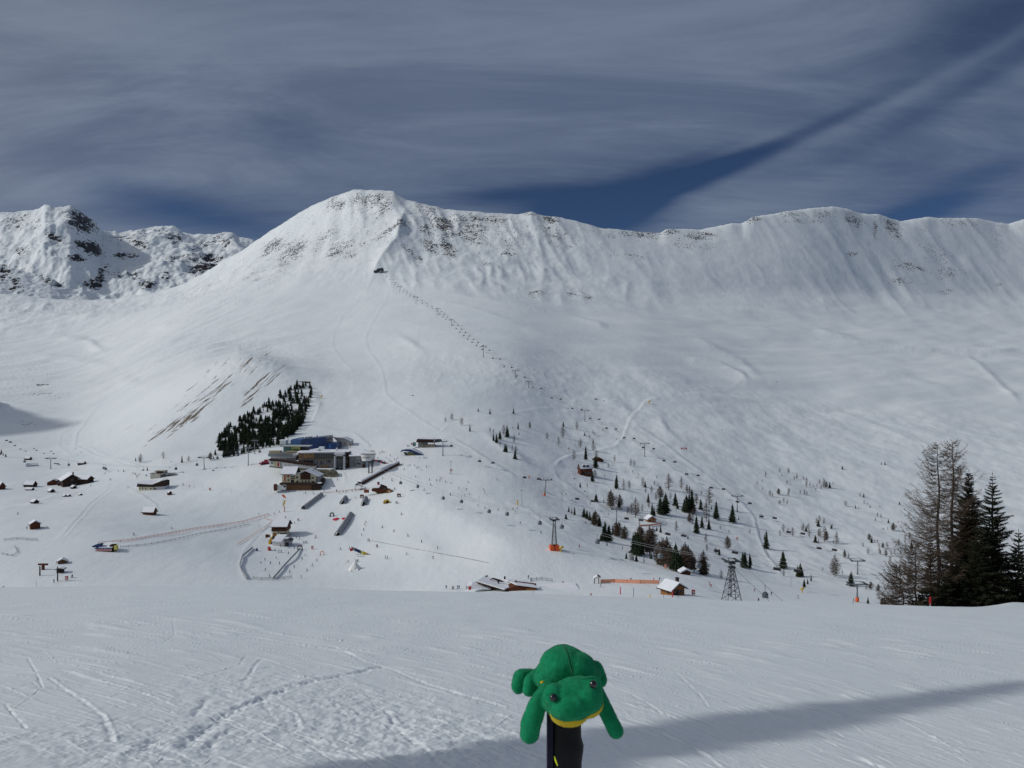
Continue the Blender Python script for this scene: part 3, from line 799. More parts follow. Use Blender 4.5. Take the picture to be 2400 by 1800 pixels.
TR = [ # photo points of the marks that stand out, half width m, groove, lip
 ([(780,1520),(850,1552),(900,1566),(1000,1605),(1100,1632),(1200,1655)],0.07,0.05,0.05),
 ([(410,1800),(450,1740),(520,1690),(600,1650),(700,1612),(830,1583),(920,1560)],0.16,0.10,0.05),
 ([(300,1800),(360,1745),(390,1715)],0.12,0.07,0.05),
 ([(460,1795),(510,1735),(575,1700)],0.10,0.06,0.04),
 ([(110,1600),(190,1650),(240,1690),(258,1730),(262,1760)],0.05,0.04,0.06),
 ([(65,1550),(80,1580),(100,1622)],0.03,0.05,0.01),
 ([(12,1655),(40,1690),(62,1718)],0.03,0.05,0.01),
 ([(540,1618),(580,1600),(600,1565),(615,1550)],0.06,0.05,0.02),([(580,1590),(620,1575),(648,1568)],0.05,0.05,0.02),
 ([(460,1600),(560,1570),(575,1545)],0.05,0.04,0.02),([(450,1690),(480,1655),(485,1640)],0.09,0.07,0.02),
 ([(330,1638),(400,1655),(450,1668)],0.04,0.02,0.04),([(500,1620),(580,1640),(650,1660),(690,1680),(700,1710)],0.05,0.04,0.03),
 ([(610,1640),(640,1690),(650,1700)],0.05,0.03,0.03),([(690,1730),(800,1755),(900,1780),(1010,1800)],0.06,0.03,0.05),
 ([(640,1755),(760,1770),(880,1785)],0.05,0.03,0.04),([(900,1660),(940,1715),(1000,1760),(1035,1800)],0.06,0.05,0.03),
 ([(380,1518),(410,1500),(405,1460)],0.05,0.04,0.01),([(560,1420),(640,1414),(700,1408)],0.12,0.06,0.02),
 ([(150,1434),(260,1438),(390,1450)],0.08,0.02,0.06),([(210,1514),(290,1513),(370,1519)],0.06,0.02,0.05),
 ([(480,1490),(560,1495),(610,1498)],0.05,0.01,0.05),([(630,1512),(700,1518),(760,1524)],0.05,0.02,0.05),
 ([(360,1495),(420,1500),(455,1510)],0.05,0.01,0.05),([(715,1450),(760,1453),(800,1456)],0.06,0.01,0.06),
 ([(100,1580),(160,1588),(200,1592)],0.04,0.01,0.04),([(0,1555),(40,1570)],0.04,0.02,0.02),
 ([(300,1690),(240,1708),(150,1725),(70,1735)],0.06,0.05,0.01),([(1040,1580),(1100,1600),(1160,1612)],0.05,0.02,0.04),
 ([(1500,1540),(1580,1560),(1660,1590),(1760,1615)],0.05,0.02,0.05),([(1850,1440),(2000,1450),(2170,1461)],0.07,0.01,0.06),
 ([(1560,1450),(1620,1462),(1660,1476)],0.07,0.02,0.06),([(1930,1600),(2050,1628),(2180,1665)],0.06,0.02,0.05),
 ([(2000,1505),(2100,1530),(2240,1560)],0.06,0.02,0.05),([(1980,1740),(2100,1780),(2160,1800)],0.06,0.02,0.05),([(1480,1690),(1540,1706)],0.07,0.0,0.07),
 ([(1590,1565),(1640,1610),(1660,1640)],0.04,0.02,0.03),([(1540,1700),(1620,1735),(1700,1790)],0.05,0.02,0.04),
]
for pts, w, dp, lp in TR:
    track(FX, FD, FZ, [fw(*p) for p in pts], w * 0.5, dp * 0.30, lp * 0.16, 0.6)
def fY(d): return 900 + 0.2394 * F + 1.5 * F / d
FYY = fY(FD)
psi = 5 * np.clip(FYY - 1385, 1, None) ** 0.2 - 0.00316 * FP          # tracks fan out down the fall line
amp_ = np.minimum(0.27 * FD ** 2 / 2800.0, 0.036)
for (wpx, Yc_, lpx, ph, thr, gn) in ((4.0, 1720, 110.0, 0.0, 0.24, 1.0), (7.0, 1720, 170.0, 31.0, 0.30, 1.2), (4.0, 1600, 130.0, 77.0, 0.24, 1.0), (7.0, 1600, 150.0, 5.0, 0.3, 1.1),
                                   (4.0, 1500, 150.0, 12.0, 0.24, 1.0), (4.0, 1440, 160.0, 45.0, 0.22, 1.0), (8.0, 1500, 190.0, 45.0, 0.28, 1.2)):
    dl = wpx / (Yc_ - 1385.0) ** 0.8
    n_ = perlin(FP / lpx + ph, psi / dl + ph)
    lo = (Yc_ - 1385) * 0.62 + 1385
    msk = sstep(fbm(FP / 170.0 + ph, FYY / 60.0, 3), -0.25, 0.35) * sstep(FYY, lo, lo + (Yc_ - lo) * 0.6) * (1 - 0.75 * sstep(FYY, Yc_ + 60, Yc_ + 200))
    FZ += amp_ * gn * np.clip(n_ - thr, 0, 0.5) * 2.0 * msk
rr_ = random.Random(5)
for k in range(760):
    Y = 1402 + 420 * rr_.random() ** 1.3
    px = rr_.uniform(-100, 2440)
    L = rr_.uniform(25, 190) if rr_.random() < .8 else rr_.uniform(150, 420)
    m_ = 0.27 * (max(Y - 1385, 0) / 260.0) ** 0.8 * rr_.uniform(.7, 1.3)
    cross = px < 1150 and Y > 1500 and rr_.random() < 0.13
    if cross: m_ = rr_.choice([-1, -1, 1]) * rr_.uniform(.25, 1.0); L = rr_.uniform(20, 80)
    pts = []
    bend = rr_.gauss(0, .3)
    for i in range(7):
        t = i / 6
        yy = Y + m_ * L * t + bend * L * m_ * t * t
        if yy < 1396: yy = 1396
        pts.append(fw(px + L * t, yy))
    if Y < 1440 and cross: continue
    if pts[0][1] > 90 or pts[-1][1] > 90 or pts[-1][1] < 5.4: continue
    if pts[0][1] < pts[-1][1]: pts = pts[::-1]
    d = pts[0][1]
    s = 0.55 + d / 20
    w = rr_.uniform(0.008, 0.016) * s * (0.7 if cross else 1)
    if rr_.random() < 0.8: track(FX, FD, FZ, pts, w, 0.002 * s, rr_.uniform(0.006, 0.014) * s, 0.6)
    else: track(FX, FD, FZ, pts, w, 0.010 * s, 0.004 * s, 0.5)
# churned patches
for (px, Y, r_, am) in ((760, 1700, 1.3, 0.05), (350, 1790, 0.9, 0.05), (1000, 1700, 1.0, 0.035), (560, 1600, 1.2, 0.04), (1020, 1760, 1.0, 0.04), (150, 1740, 0.8, 0.05), (660, 1640, 1.2, 0.05),(900,1640,0.9,.03),(50,1620,0.8,.03)):
    x, d = fw(px, Y)
    FZ += 0.5 * am * np.exp(-(((FX - x) / r_) ** 2 + ((FD - d) / r_) ** 2)) * fbm(FX * 5, FD * 5, 3, 0.6)
fore = grid_mesh('ski_slope', FX, FD, FZ, M_piste)
tag(fore, kind='structure')
# the slope goes on beside and behind the camera
gx = np.concatenate([np.linspace(-420, -60, 30), np.linspace(-54, 54, 60), np.linspace(60, 420, 30)]); gy = np.concatenate([np.linspace(-420, -20, 60), np.linspace(-18, 96, 80)])
GX, GY = np.meshgrid(gx, gy, indexing='ij')
GZ = -1.62 - 0.25 * GY - 0.0004 * np.maximum(GY - 60, 0) ** 2 - 0.0045 * np.maximum(GY - 94, 0) ** 2 + 0.6 * fbm(GX / 50.0, GY / 50.0, 3) * sstep(np.abs(GX) + np.maximum(-GY, 0), 90, 160)
GZ -= (0.9 + 0.035 * GY) * sstep(GY, 3.0, 9.0)
back = grid_mesh('upper_slope', GX, GY, GZ, M_piste)
tag(back, kind='structure')
def fground(px, d):
    return Vector(((px - 1200) / F * d, d, float(fore_z(np.array(px, float), np.array(d, float), 0))))

# ------------------------------------------------------------------ labels by landmark
LAND = [  # photo points of things one can find
 (700,1045,'the blue glass hall'),(690,1130,'the cream hotel'),(700,1075,'the curved restaurant'),(905,1070,'the round white signboard'),(812,1105,'the long covered walkway'),
 (890,1152,'the brown timber bar hut'),(640,1262,'the two storey ski school house'),(735,1240,'the middle net tunnel'),(908,1175,'the black and yellow play tunnel'),(835,1292,'the yellow and blue snow banner'),(832,1328,'the snow pyramid'),
 (704,1300,'the red arch gate'),(640,1350,'the wire pen fence'),(965,1060,'the snow covered underpass'),(1005,1035,'the dark chairlift station'),(1035,1065,'the station tower'),(1130,1175,'the yellow sign post'),(1223,1180,'the tall thin lamp post'),
 (1300,1290,'the lattice pylon with orange mats'),(1282,1160,'the red padded tower'),(1357,1105,'the dark red chalet'),(1404,1078,'the small orange roofed cabin'),(1528,1220,'the honey coloured chalet'),(1590,1380,'the log hut on the near piste'),(1715,1400,'the black lattice pylon'),
 (1608,1338,'the snow capped shed'),(1470,1310,'the big brown larch clump'),(1470,1365,'the orange netting fence'),(1200,1375,'the low snow roofed farm building'),(180,1128,'the big dark chalet'),(350,1140,'the white walled barn'),(375,1108,'the pale lift station'),(362,1200,'the lone red brown barn'),
 (83,1230,'the lone brown hut'),(243,1286,'the conveyor start house'),(140,1320,'the small shed pair'),(119,1090,'the left lift tower'),(478,1090,'the slender lift tower'),(570,1000,'the dark wood on the knoll'),(1400,1270,'the spruces on the piste edge'),
 (887,630,'the top station'),(1520,945,'the hairpin in the cat track'),(1850,1135,'the larch scrub on the upper slope'),(1930,1250,'the larch thicket'),(1727,1180,'the grey tower on the knoll'),(2010,1340,'the last grey tower'),(2009,1410,'the tower with red padding'),(2120,1300,'the tall bare larches'),
 (1836,1345,'the spruce beside the piste fork'),(1635,1150,'the pair of dark spruces'),(1500,1180,'the widest spruce clump'),(1600,1370,'the log hut'),(735,1205,'the red play discs'),(1160,955,'the upper road'),(400,1000,'the brown grass slope'),(250,1060,'the banked piste bend'),(2050,1100,'the two tiny spruces')]
SMALL = [b for b in LAND]
def where(px, Y):
    best = min(LAND, key=lambda l: math.hypot(px - l[0], (Y - l[1]) * 1.3))
    dx, dy = px - best[0], Y - best[1]
    if abs(dx) > 1.4 * abs(dy): w = 'right of' if dx > 0 else 'left of'
    elif abs(dy) > 1.4 * abs(dx): w = 'below' if dy > 0 else 'above'
    else: w = ('below and ' if dy > 0 else 'above and ') + ('right of' if dx > 0 else 'left of')
    return w, best[2]
PENDING = []   # (object, phrase, px, Y, category, group)
def note(o, phrase, px, Y, cat, group=None):
    o['category'] = cat
    if group: o['group'] = group
    PENDING.append((o, phrase, px, Y))
TENS=['twenty','thirty','forty','fifty']
ORD = ['', 'second', 'third', 'fourth', 'fifth', 'sixth', 'seventh', 'eighth', 'ninth', 'tenth', 'eleventh', 'twelfth', 'thirteenth', 'fourteenth', 'fifteenth', 'sixteenth', 'seventeenth', 'eighteenth', 'nineteenth', 'twentieth']
for t_ in TENS: ORD += ([] if t_ == 'twenty' else [(t_ + 'th').replace('yth','ieth')]) + [t_ + ' ' + w for w in ('first','second','third','fourth','fifth','sixth','seventh','eighth','ninth')]
ORD.insert(1,'')
ORD = ORD[:1]+ORD[2:]
ORD = [''] + ORD[1:]
def resolve_labels():
    groups = {}
    for o, ph, px, Y in PENDING:
        w, l = where(px, Y) if ' wood' not in ph else ('', '')
        groups.setdefault((ph, w, l), []).append((px, o))
    for (ph, w, l), lst in groups.items():
        lst.sort(key=lambda t: t[0])
        n = len(lst)
        for i, (px, o) in enumerate(lst):
            s = f'{ph} {w} {l}'.strip()
            if len(s.split()) > 12: s = s.replace('medium ', '').replace(' and ', '/').replace('above/left', 'upper left').replace('above/right', 'upper right').replace('below/left', 'lower left').replace('below/right', 'lower right')
            if n == 2: s += ', ' + ('left' if i == 0 else 'right') + ' one'
            elif n > 2:
                if i == 0: s += ', leftmost'
                elif i == n - 1: s += ', rightmost'
                else: s += f', {ORD[min(i, len(ORD) - 1)]} from left'
            o['label'] = s

# ------------------------------------------------------------------ far trees
def needle_mat(name, a, b, c=None):
    m = bpy.data.materials.new(name); m.use_nodes = True
    g = NG(m.node_tree); p = m.node_tree.nodes['Principled BSDF']
    geo = g.n('ShaderNodeNewGeometry')
    n = g.noise(geo.outputs['Position'], 1.7, 4, 0.7)
    oi = g.n('ShaderNodeObjectInfo')
    f = g.m('ADD', g.m('MULTIPLY', g.ramp(n, 0.3, 0.7), 0.6), g.m('MULTIPLY', oi.outputs['Random'], 0.4))
    g.link(g.mix(f, (*a, 1), (*b, 1)), p.inputs['Base Color'])
    p.inputs['Roughness'].default_value = 0.85
    p.inputs['Specular IOR Level'].default_value = 0.12
    MATS[name] = m
    return m
M_needle = needle_mat('spruce_needles', (0.010, 0.018, 0.011), (0.034, 0.046, 0.024))
M_needle2 = needle_mat('olive_needles', (0.018, 0.022, 0.010), (0.055, 0.055, 0.024))
M_twig = needle_mat('larch_twigs', (0.060, 0.045, 0.036), (0.135, 0.098, 0.075))
M_bark = mat('tree_bark', (0.085, 0.065, 0.052), 0.9, vary=0.35, scale=4, bump=0.6, bscale=20)

def far_spruce(seed, lay=9, wid=0.20, mat_=None, snow=0.0):
    r = random.Random(seed); b = MB(); t = MB()
    t.bar((0, 0, -0.06), (0, 0, 0.5), 0.022, 0.012, 5)
    for i in range(lay):
        f = i / (lay - 1)
        z = 0.07 + 0.84 * f
        rad = wid * (1 - f) ** 0.68 * r.uniform(0.82, 1.15) + 0.012
        n = 11 if f < 0.7 else 8
        v = [(0, 0, z + 1.35 / lay)]; fs = []
        for k in range(n * 2):
            a = math.pi * k / n + r.uniform(-0.15, 0.15)
            q = rad * (r.uniform(0.85, 1.25) if k % 2 == 0 else r.uniform(0.45, 0.72))
            v.append((q * math.cos(a), q * math.sin(a), z - (0.035 if k % 2 == 0 else 0.0) + r.uniform(-0.015, 0.015)))
        v.append((0, 0, z + 0.02))
        for k in range(n * 2):
            fs.append((0, 1 + k, 1 + (k + 1) % (2 * n)))
            fs.append((2 * n + 1, 1 + (k + 1) % (2 * n), 1 + k))
        b.add(v, fs)
    return b.mesh('crown', mat_ or M_needle), t.mesh('trunk', M_bark)

def far_larch(seed, wid=0.20, nb=70, thin=1.0):
    r = random.Random(seed); b = MB(); t = MB()
    top = r.uniform(-0.02, 0.02)
    t.bar((0, 0, -0.06), (top, 0, 0.97), 0.020, 0.005, 5)
    for i in range(nb):
        f = (i + r.random()) / nb
        z = 0.10 + 0.87 * f
        a = r.uniform(0, 6.283)
        L = wid * (math.sin(math.pi * min(1, f * 0.85 + 0.22)) ** 0.8) * r.uniform(0.6, 1.15) + 0.02
        d = Vector((math.cos(a), math.sin(a), r.uniform(-0.15, 0.35)))
        p = Vector((top * z, 0, z))
        q = p + d * L
        side = d.cross(Vector((0, 0, 1))).normalized()
        w = 0.0045 * thin
        b.add([p + side * w, p - side * w, q], [(0, 1, 2)])
        for s in (0.35, 0.6, 0.85):
            m = p + (q - p) * s
            for sg in (-1, 1):
                e = m + (d * 0.3 + side * sg * r.uniform(0.3, 0.9) + Vector((0, 0, r.uniform(-0.7, 0.5)))) * L * 0.42
                b.add([m + Vector((0, 0, w * 0.9)), m - Vector((0, 0, w * 0.9)), e], [(0, 1, 2)])
    return b.mesh('crown', M_twig), t.mesh('trunk', M_bark)

SPR = [far_spruce(100 + i, 9, (0.15, 0.19, 0.22, 0.17, 0.24)[i]) for i in range(5)]
SPR2 = [far_spruce(120 + i, 10, (0.22, 0.26)[i], M_needle2) for i in range(2)]
LAR = [far_larch(140 + i, (0.20, 0.25, 0.17, 0.22)[i], 95, 1.9) for i in range(4)]
LARD = [far_larch(160 + i, 0.25, 260, 2.2) for i in range(3)]
def tree(px, Y, hpx, kind, phrase=None, group=None, d=None, share=None):
    p = at(px, Y)
    h = hpx * 1.16 / F * p.y
    pool = {'S': SPR, 'O': SPR2, 'L': LAR, 'D': LARD}[kind]
    cm, tm = pool[random.randrange(len(pool))]
    nm = 'spruce_tree' if kind in 'SO' else 'larch_tree'
    o = empty(nm, p, random.uniform(0, 6.28))
    w = random.uniform(0.9, 1.3)
    o.scale = (h * w, h * w, h)
    link(bpy.data.objects.new('crown', cm), o); link(bpy.data.objects.new('trunk', tm), o)
    if share: tag(o, share, 'tree', group)
    else: note(o, phrase, px, Y, 'tree', group)
    return o

def T5(x0, y0, s, lst, kind):
    for e in lst:
        k = e[3] if len(e) > 3 else kind
        px, Y, h = x0 + e[0] / s, y0 + e[1] / s, e[2] / s
        size = 'tall' if h > 32 else ('small' if h < 12 else 'medium')
        if k == 'S': ph = f'{size} dark spruce'; g = 'scattered spruces on the slope'
        elif k == 'O': ph = f'{size} olive brown conifer'; g = 'scattered spruces on the slope'
        elif k == 'D': ph = f'{size} dense brown larch'; g = 'scattered larches on the slope'
        else: ph = f'{size} bare larch'; g = 'scattered larches on the slope'
        tree(px, Y, h, k, ph, g)
s = 5.53
T5(1240, 920, s, [(443,440,60),(735,875,165),(862,980,140),(820,1155,130),(1135,1250,170),(1120,1235,110),(1505,1230,80),(1655,1110,35),(720,560,45),(662,1230,60),(870,1415,95),(855,1400,60),(1545,1425,105),
 (1595,1600,150),(1620,1600,110),(1700,1580,200),(1770,1580,250),(1740,1575,170),(1895,1470,160),(1925,1510,90),(2040,1550,200),(2110,1550,270),(2075,1550,220),(1165,1500,110),(515,1550,70),(553,1570,60),(590,1590,100),(478,1640,65),(712,1620,115),(750,1640,110),(787,1660,110),(830,650,50),(2010,1520,130)], 'S')
T5(1240, 920, s, [(435,585,150),(620,485,110),(233,605,85),(380,685,110),(665,715,115),(580,880,125),(830,540,60),(845,555,50),(835,760,120),(870,860,110),(845,1090,90),(1110,900,90),(1028,980,60),(1318,950,90),(1362,950,75),(1225,1270,140),(1300,1250,110),
 (1475,1230,130),(1510,1300,60),(1590,1300,90),(1625,1200,60),(1670,1210,40),(1810,1265,200),(1975,1250,150),(2050,1310,110),(2080,1300,90),(1060,1500,220,'D'),(1085,1490,150),(1040,1460,150),(1130,1450,110),(1175,1480,150,'D'),(1210,1470,90),(1380,1620,240),(1330,1580,140),(1410,1560,130),
 (1645,1400,110),(1700,1380,160,'D'),(1835,1380,80),(1465,1540,90),(1550,1500,110),(2165,1450,130),(10,465,80),(865,1090,80),(970,1440,60),(755,1230,50),(1345,1045,40),(1420,1080,35),(980,1100,35),(1280,1570,90),(780,590,40)], 'L')
T5(1240, 1120, s, [(985,820,240),(960,815,180),(930,820,80),(1035,830,200),(1085,740,120),(1240,800,165,'D'),(1225,790,120),(910,630,130,'O'),(1350,960,210),(1380,985,250),(1410,1010,280),(1470,990,200),(1440,1000,240,'O'),(1260,1050,75),(1348,1075,80),(1390,1085,80),
 (1010,880,50),(1580,1050,80),(1900,1210,330),(1930,1210,250),(1960,1215,200),(1870,1190,220),(1705,710,95),(2165,720,200),(2060,790,45),(1655,690,50),(1700,1130,200,'O')], 'S')
T5(1240, 1120, s, [(860,620,180,'D'),(845,610,150,'O'),(1125,760,180,'D'),(1165,770,190,'D'),(1140,750,150,'O'),(1560,1000,340,'D'),(1600,960,290,'D'),(1530,990,260,'D'),(1690,1130,290,'D'),(1740,1150,330,'D'),(1790,1160,360,'D'),(1820,1180,280,'D'),(2020,1210,340,'D'),(2060,1220,310,'D'),(2100,1220,250,'D'),(1990,1200,280,'D'),
 (2140,1210,170,'D'),(1450,950,290,'D'),(1430,900,260,'D'),(2090,580,120),(2120,600,140),(1910,690,130),(1210,940,50),(1320,1080,100),(1490,1110,80),(1430,610,60)], 'L')
T5(1600, 1080, s, [(435,755,210),(645,800,215),(640,790,140),(235,635,130),(372,630,45),(180,940,200),(250,875,150),(340,890,130),(1085,1140,210),(1060,1030,80),(780,1385,190),(808,1390,200),(795,1380,120),(870,1395,180),(885,1350,90),(1300,1400,210),(1310,1380,160),
 (1490,1505,135,'O'),(1525,1500,160,'O'),(1540,1500,120,'O'),(1665,1560,85),(1620,1600,70),(1575,1640,100),(2180,1620,150),(2195,1600,110),(2070,110,45),(1287,190,25),(1905,350,70),(1757,850,80),(1600,915,65),(1720,1060,90),(1760,1055,40),(430,1190,70),(475,1225,80),(68,1010,45),
 (265,1480,290,'D'),(275,1480,220,'O'),(725,765,35),(265,1470,160,'S'),(1925,880,50),(140,700,90,'D'),(85,800,110,'D')], 'S')
T5(1600, 1080, s, [(340,570,210),(175,540,110),(245,440,60),(50,400,90),(90,420,80),(300,620,80),(310,780,220),(300,1060,120),(585,1145,160,'D'),(315,1170,90),(1075,215,75),(1030,275,40),(965,310,45),(1035,380,45),(1258,150,55),(1372,160,70),(1445,250,60),(1480,240,70),(1350,300,50),(1565,250,60),
 (1605,345,130),(1650,330,50),(1690,340,40),(1740,340,40),(1775,300,60),(1830,350,120),(1795,370,60),(1860,350,80,'D'),(1845,360,50),(1725,400,45),(1950,310,40),(1135,460,80),(1165,465,50),(1245,440,80,'D'),(1225,430,50),(1370,460,100),(1385,410,60),(1525,435,60),(1580,440,70),(1610,450,60),(1250,570,60),(1265,560,50),(1310,540,60),(1355,560,50),(2115,590,75),
 (1305,920,100),(1260,970,70),(1427,980,115),(1560,910,100),(1630,900,90),(1640,990,90),(1735,820,80),(1770,800,90),(1830,820,80),(1840,1050,190),(1860,1040,130,'D'),(1780,990,110),(1760,980,90),(1940,870,50),(1995,1080,150),(1955,1070,50),(2100,1260,90,'D'),(2150,1270,70),(1975,1500,270),(1950,1480,200),(2000,1490,190),(500,1530,110),(490,890,50),(600,940,50),(870,940,60),(1815,1430,50),(1365,910,40),(2070,1470,60),(1270,1430,60),(1310,1500,90)], 'L')
s = 7.373
T5(1880, 1080, s, [(1368,65,45),(1430,70,50),(1065,630,60),(923,825,60),(1173,805,40),(1490,1075,70),(1205,1420,110),(1190,1415,70),(1685,760,50),(1765,850,35),(1400,1185,35),(1890,1520,120),(1790,1480,50)], 'S')
T5(1880, 1080, s, [(1000,620,65),(1070,740,60),(1125,760,35),(975,825,40),(1345,810,40),(1305,970,80),(1360,990,80),(1265,1050,70),(1660,1080,50),(1575,1210,130,'D'),(1480,1200,60),(1630,1160,50),(1160,1380,120,'D'),(1250,1420,60),(1300,1420,60),(1325,1490,70),(1395,1510,90,'D'),(1470,1500,90),(1140,1620,110),(1355,1620,80),
 (1050,1490,80),(735,1640,110),(1670,1430,60),(1450,1650,100),(1845,940,60),(1700,1620,80),(1600,1600,80),(1780,1600,90),(1540,1640,70)], 'L')
s = 3.95
T5(1980, 1020, s, [(60,1400,110),(345,1585,85,'O'),(215,1560,60)], 'S')
T5(1980, 1020, s, [(60,1330,70),(310,1450,70,'D'),(240,1430,70,'D'),(200,1430,50),(400,1585,90),(440,1580,100),(480,1330,110),(470,1250,60),(420,1180,60),(560,1280,110),(600,1360,120),(420,1560,70),(320,1100,60),(380,1120,60),(500,1020,60),(560,1000,70),(600,960,60)], 'L')
s = 5.53
T5(860, 960, s, [(1335,285,80),(1595,58,65),(1900,55,70),(1443,25,40),(1960,255,80),(1890,245,25),(1725,390,110),(1640,405,95),(1680,430,105),(1815,360,145),(1830,350,100),(1790,550,100),(1810,550,90),(1920,640,110)], 'S')
T5(860, 960, s, [(1100,135,85),(1018,160,60),(1228,205,100),(1775,330,130),(2110,245,85),(1595,290,60),(1640,300,50),(1910,430,105),(1970,340,50),(1725,480,70),(1885,530,70),(1930,560,90)], 'L')
s = 7.373
T5(280, 1040, s, [(1080,330,115),(480,465,60),(1655,200,100),(1627,265,50),(280,300,60)], 'S')
T5(280, 1040, s, [(755,260,120),(1195,310,100),(365,330,150),(340,320,90),(1570,285,130,'D')], 'L')
T5(0, 1000, s, [(22,470,75),(55,500,40),(100,520,50),(10,490,50)], 'S')
# the two spruces that stand right on the edge of the wood above the summit road
# wood on the knoll
poly = [(507,1042),(514,1058),(524,1074),(560,1068),(610,1056),(650,1046),(690,1018),(712,990),(724,960),(731,920),(727,900),(700,899),(672,915),(640,938),(600,962),(560,985),(525,1010)]
def inside(px, y):
    c = False
    for i in range(len(poly)):
        (x1, y1), (x2, y2) = poly[i], poly[i - 1]
        if (y1 > y) != (y2 > y) and px < (x2 - x1) * (y - y1) / (y2 - y1) + x1: c = not c
    return c
rw = random.Random(21); pts = []
while len(pts) < 430:
    px, Y = rw.uniform(505, 735), rw.uniform(895, 1076)
    if not inside(px, Y): continue
    dens = 1.0 if Y > 1000 - (px - 520) * 0.30 else 0.5
    if rw.random() > dens: continue
    if math.sin(px * .11 + Y * .07) + math.sin(px * .05 - Y * .13) < -1.25: continue
    if any((px - a) ** 2 + ((Y - b) * 1.2) ** 2 < 12 for a, b, *_ in pts): continue
    pts.append((px, Y))
def bottom(px):
    ys = [y for y in range(880, 1090, 2) if inside(px, y)]
    return max(ys) if ys else 0
pts.sort(key=lambda t: -t[1])
back_v = []
nfront = 0
random.shuffle(pts)
kept = 0
for px, Y in pts:
    low = Y > 1035 - (px - 520) * 0.24
    h = rw.uniform(12, 25) if low else rw.uniform(8, 16)
    if bottom(px) - Y < 5:
        tree(px, Y, h, 'S', 'front row spruce of the knoll wood', 'spruces of the dark wood on the knoll'); kept += 1
    elif kept < 155 and (low or rw.random() < 0.4):
        tree(px, Y, h, 'O' if rw.random() < 0.2 else 'S', 'dark spruce in ' + ('front' if bottom(px) - Y < 40 else 'middle' if bottom(px) - Y < 75 else 'back') + ' part of the knoll wood ' + ('far left' if px < 560 else 'left' if px < 605 else 'centre' if px < 650 else 'right' if px < 690 else 'far right') + ' section',
             'spruces of the dark wood on the knoll'); kept += 1
    else: back_v.append((px, Y, h))
bv = MB(); src = SPR[4][0]; sv = [v.co.copy() for v in src.vertices]; sf = [tuple(p_.vertices) for p_ in src.polygons]
for px, Y, h in back_v:
    p_ = at(px, Y); hh = h * 1.16 / F * p_.y; a_ = rw.uniform(0, 6.28); c_, s_ = math.cos(a_) * hh * 1.35, math.sin(a_) * hh * 1.35
    bv.add([(p_.x + v.x * c_ - v.y * s_, p_.y + v.x * s_ + v.y * c_, p_.z + v.z * hh) for v in sv], sf)
tag(bv.build('background_spruces', M_needle), 'thinner upper part of the dark spruce wood on the knoll', 'trees', kind='stuff')

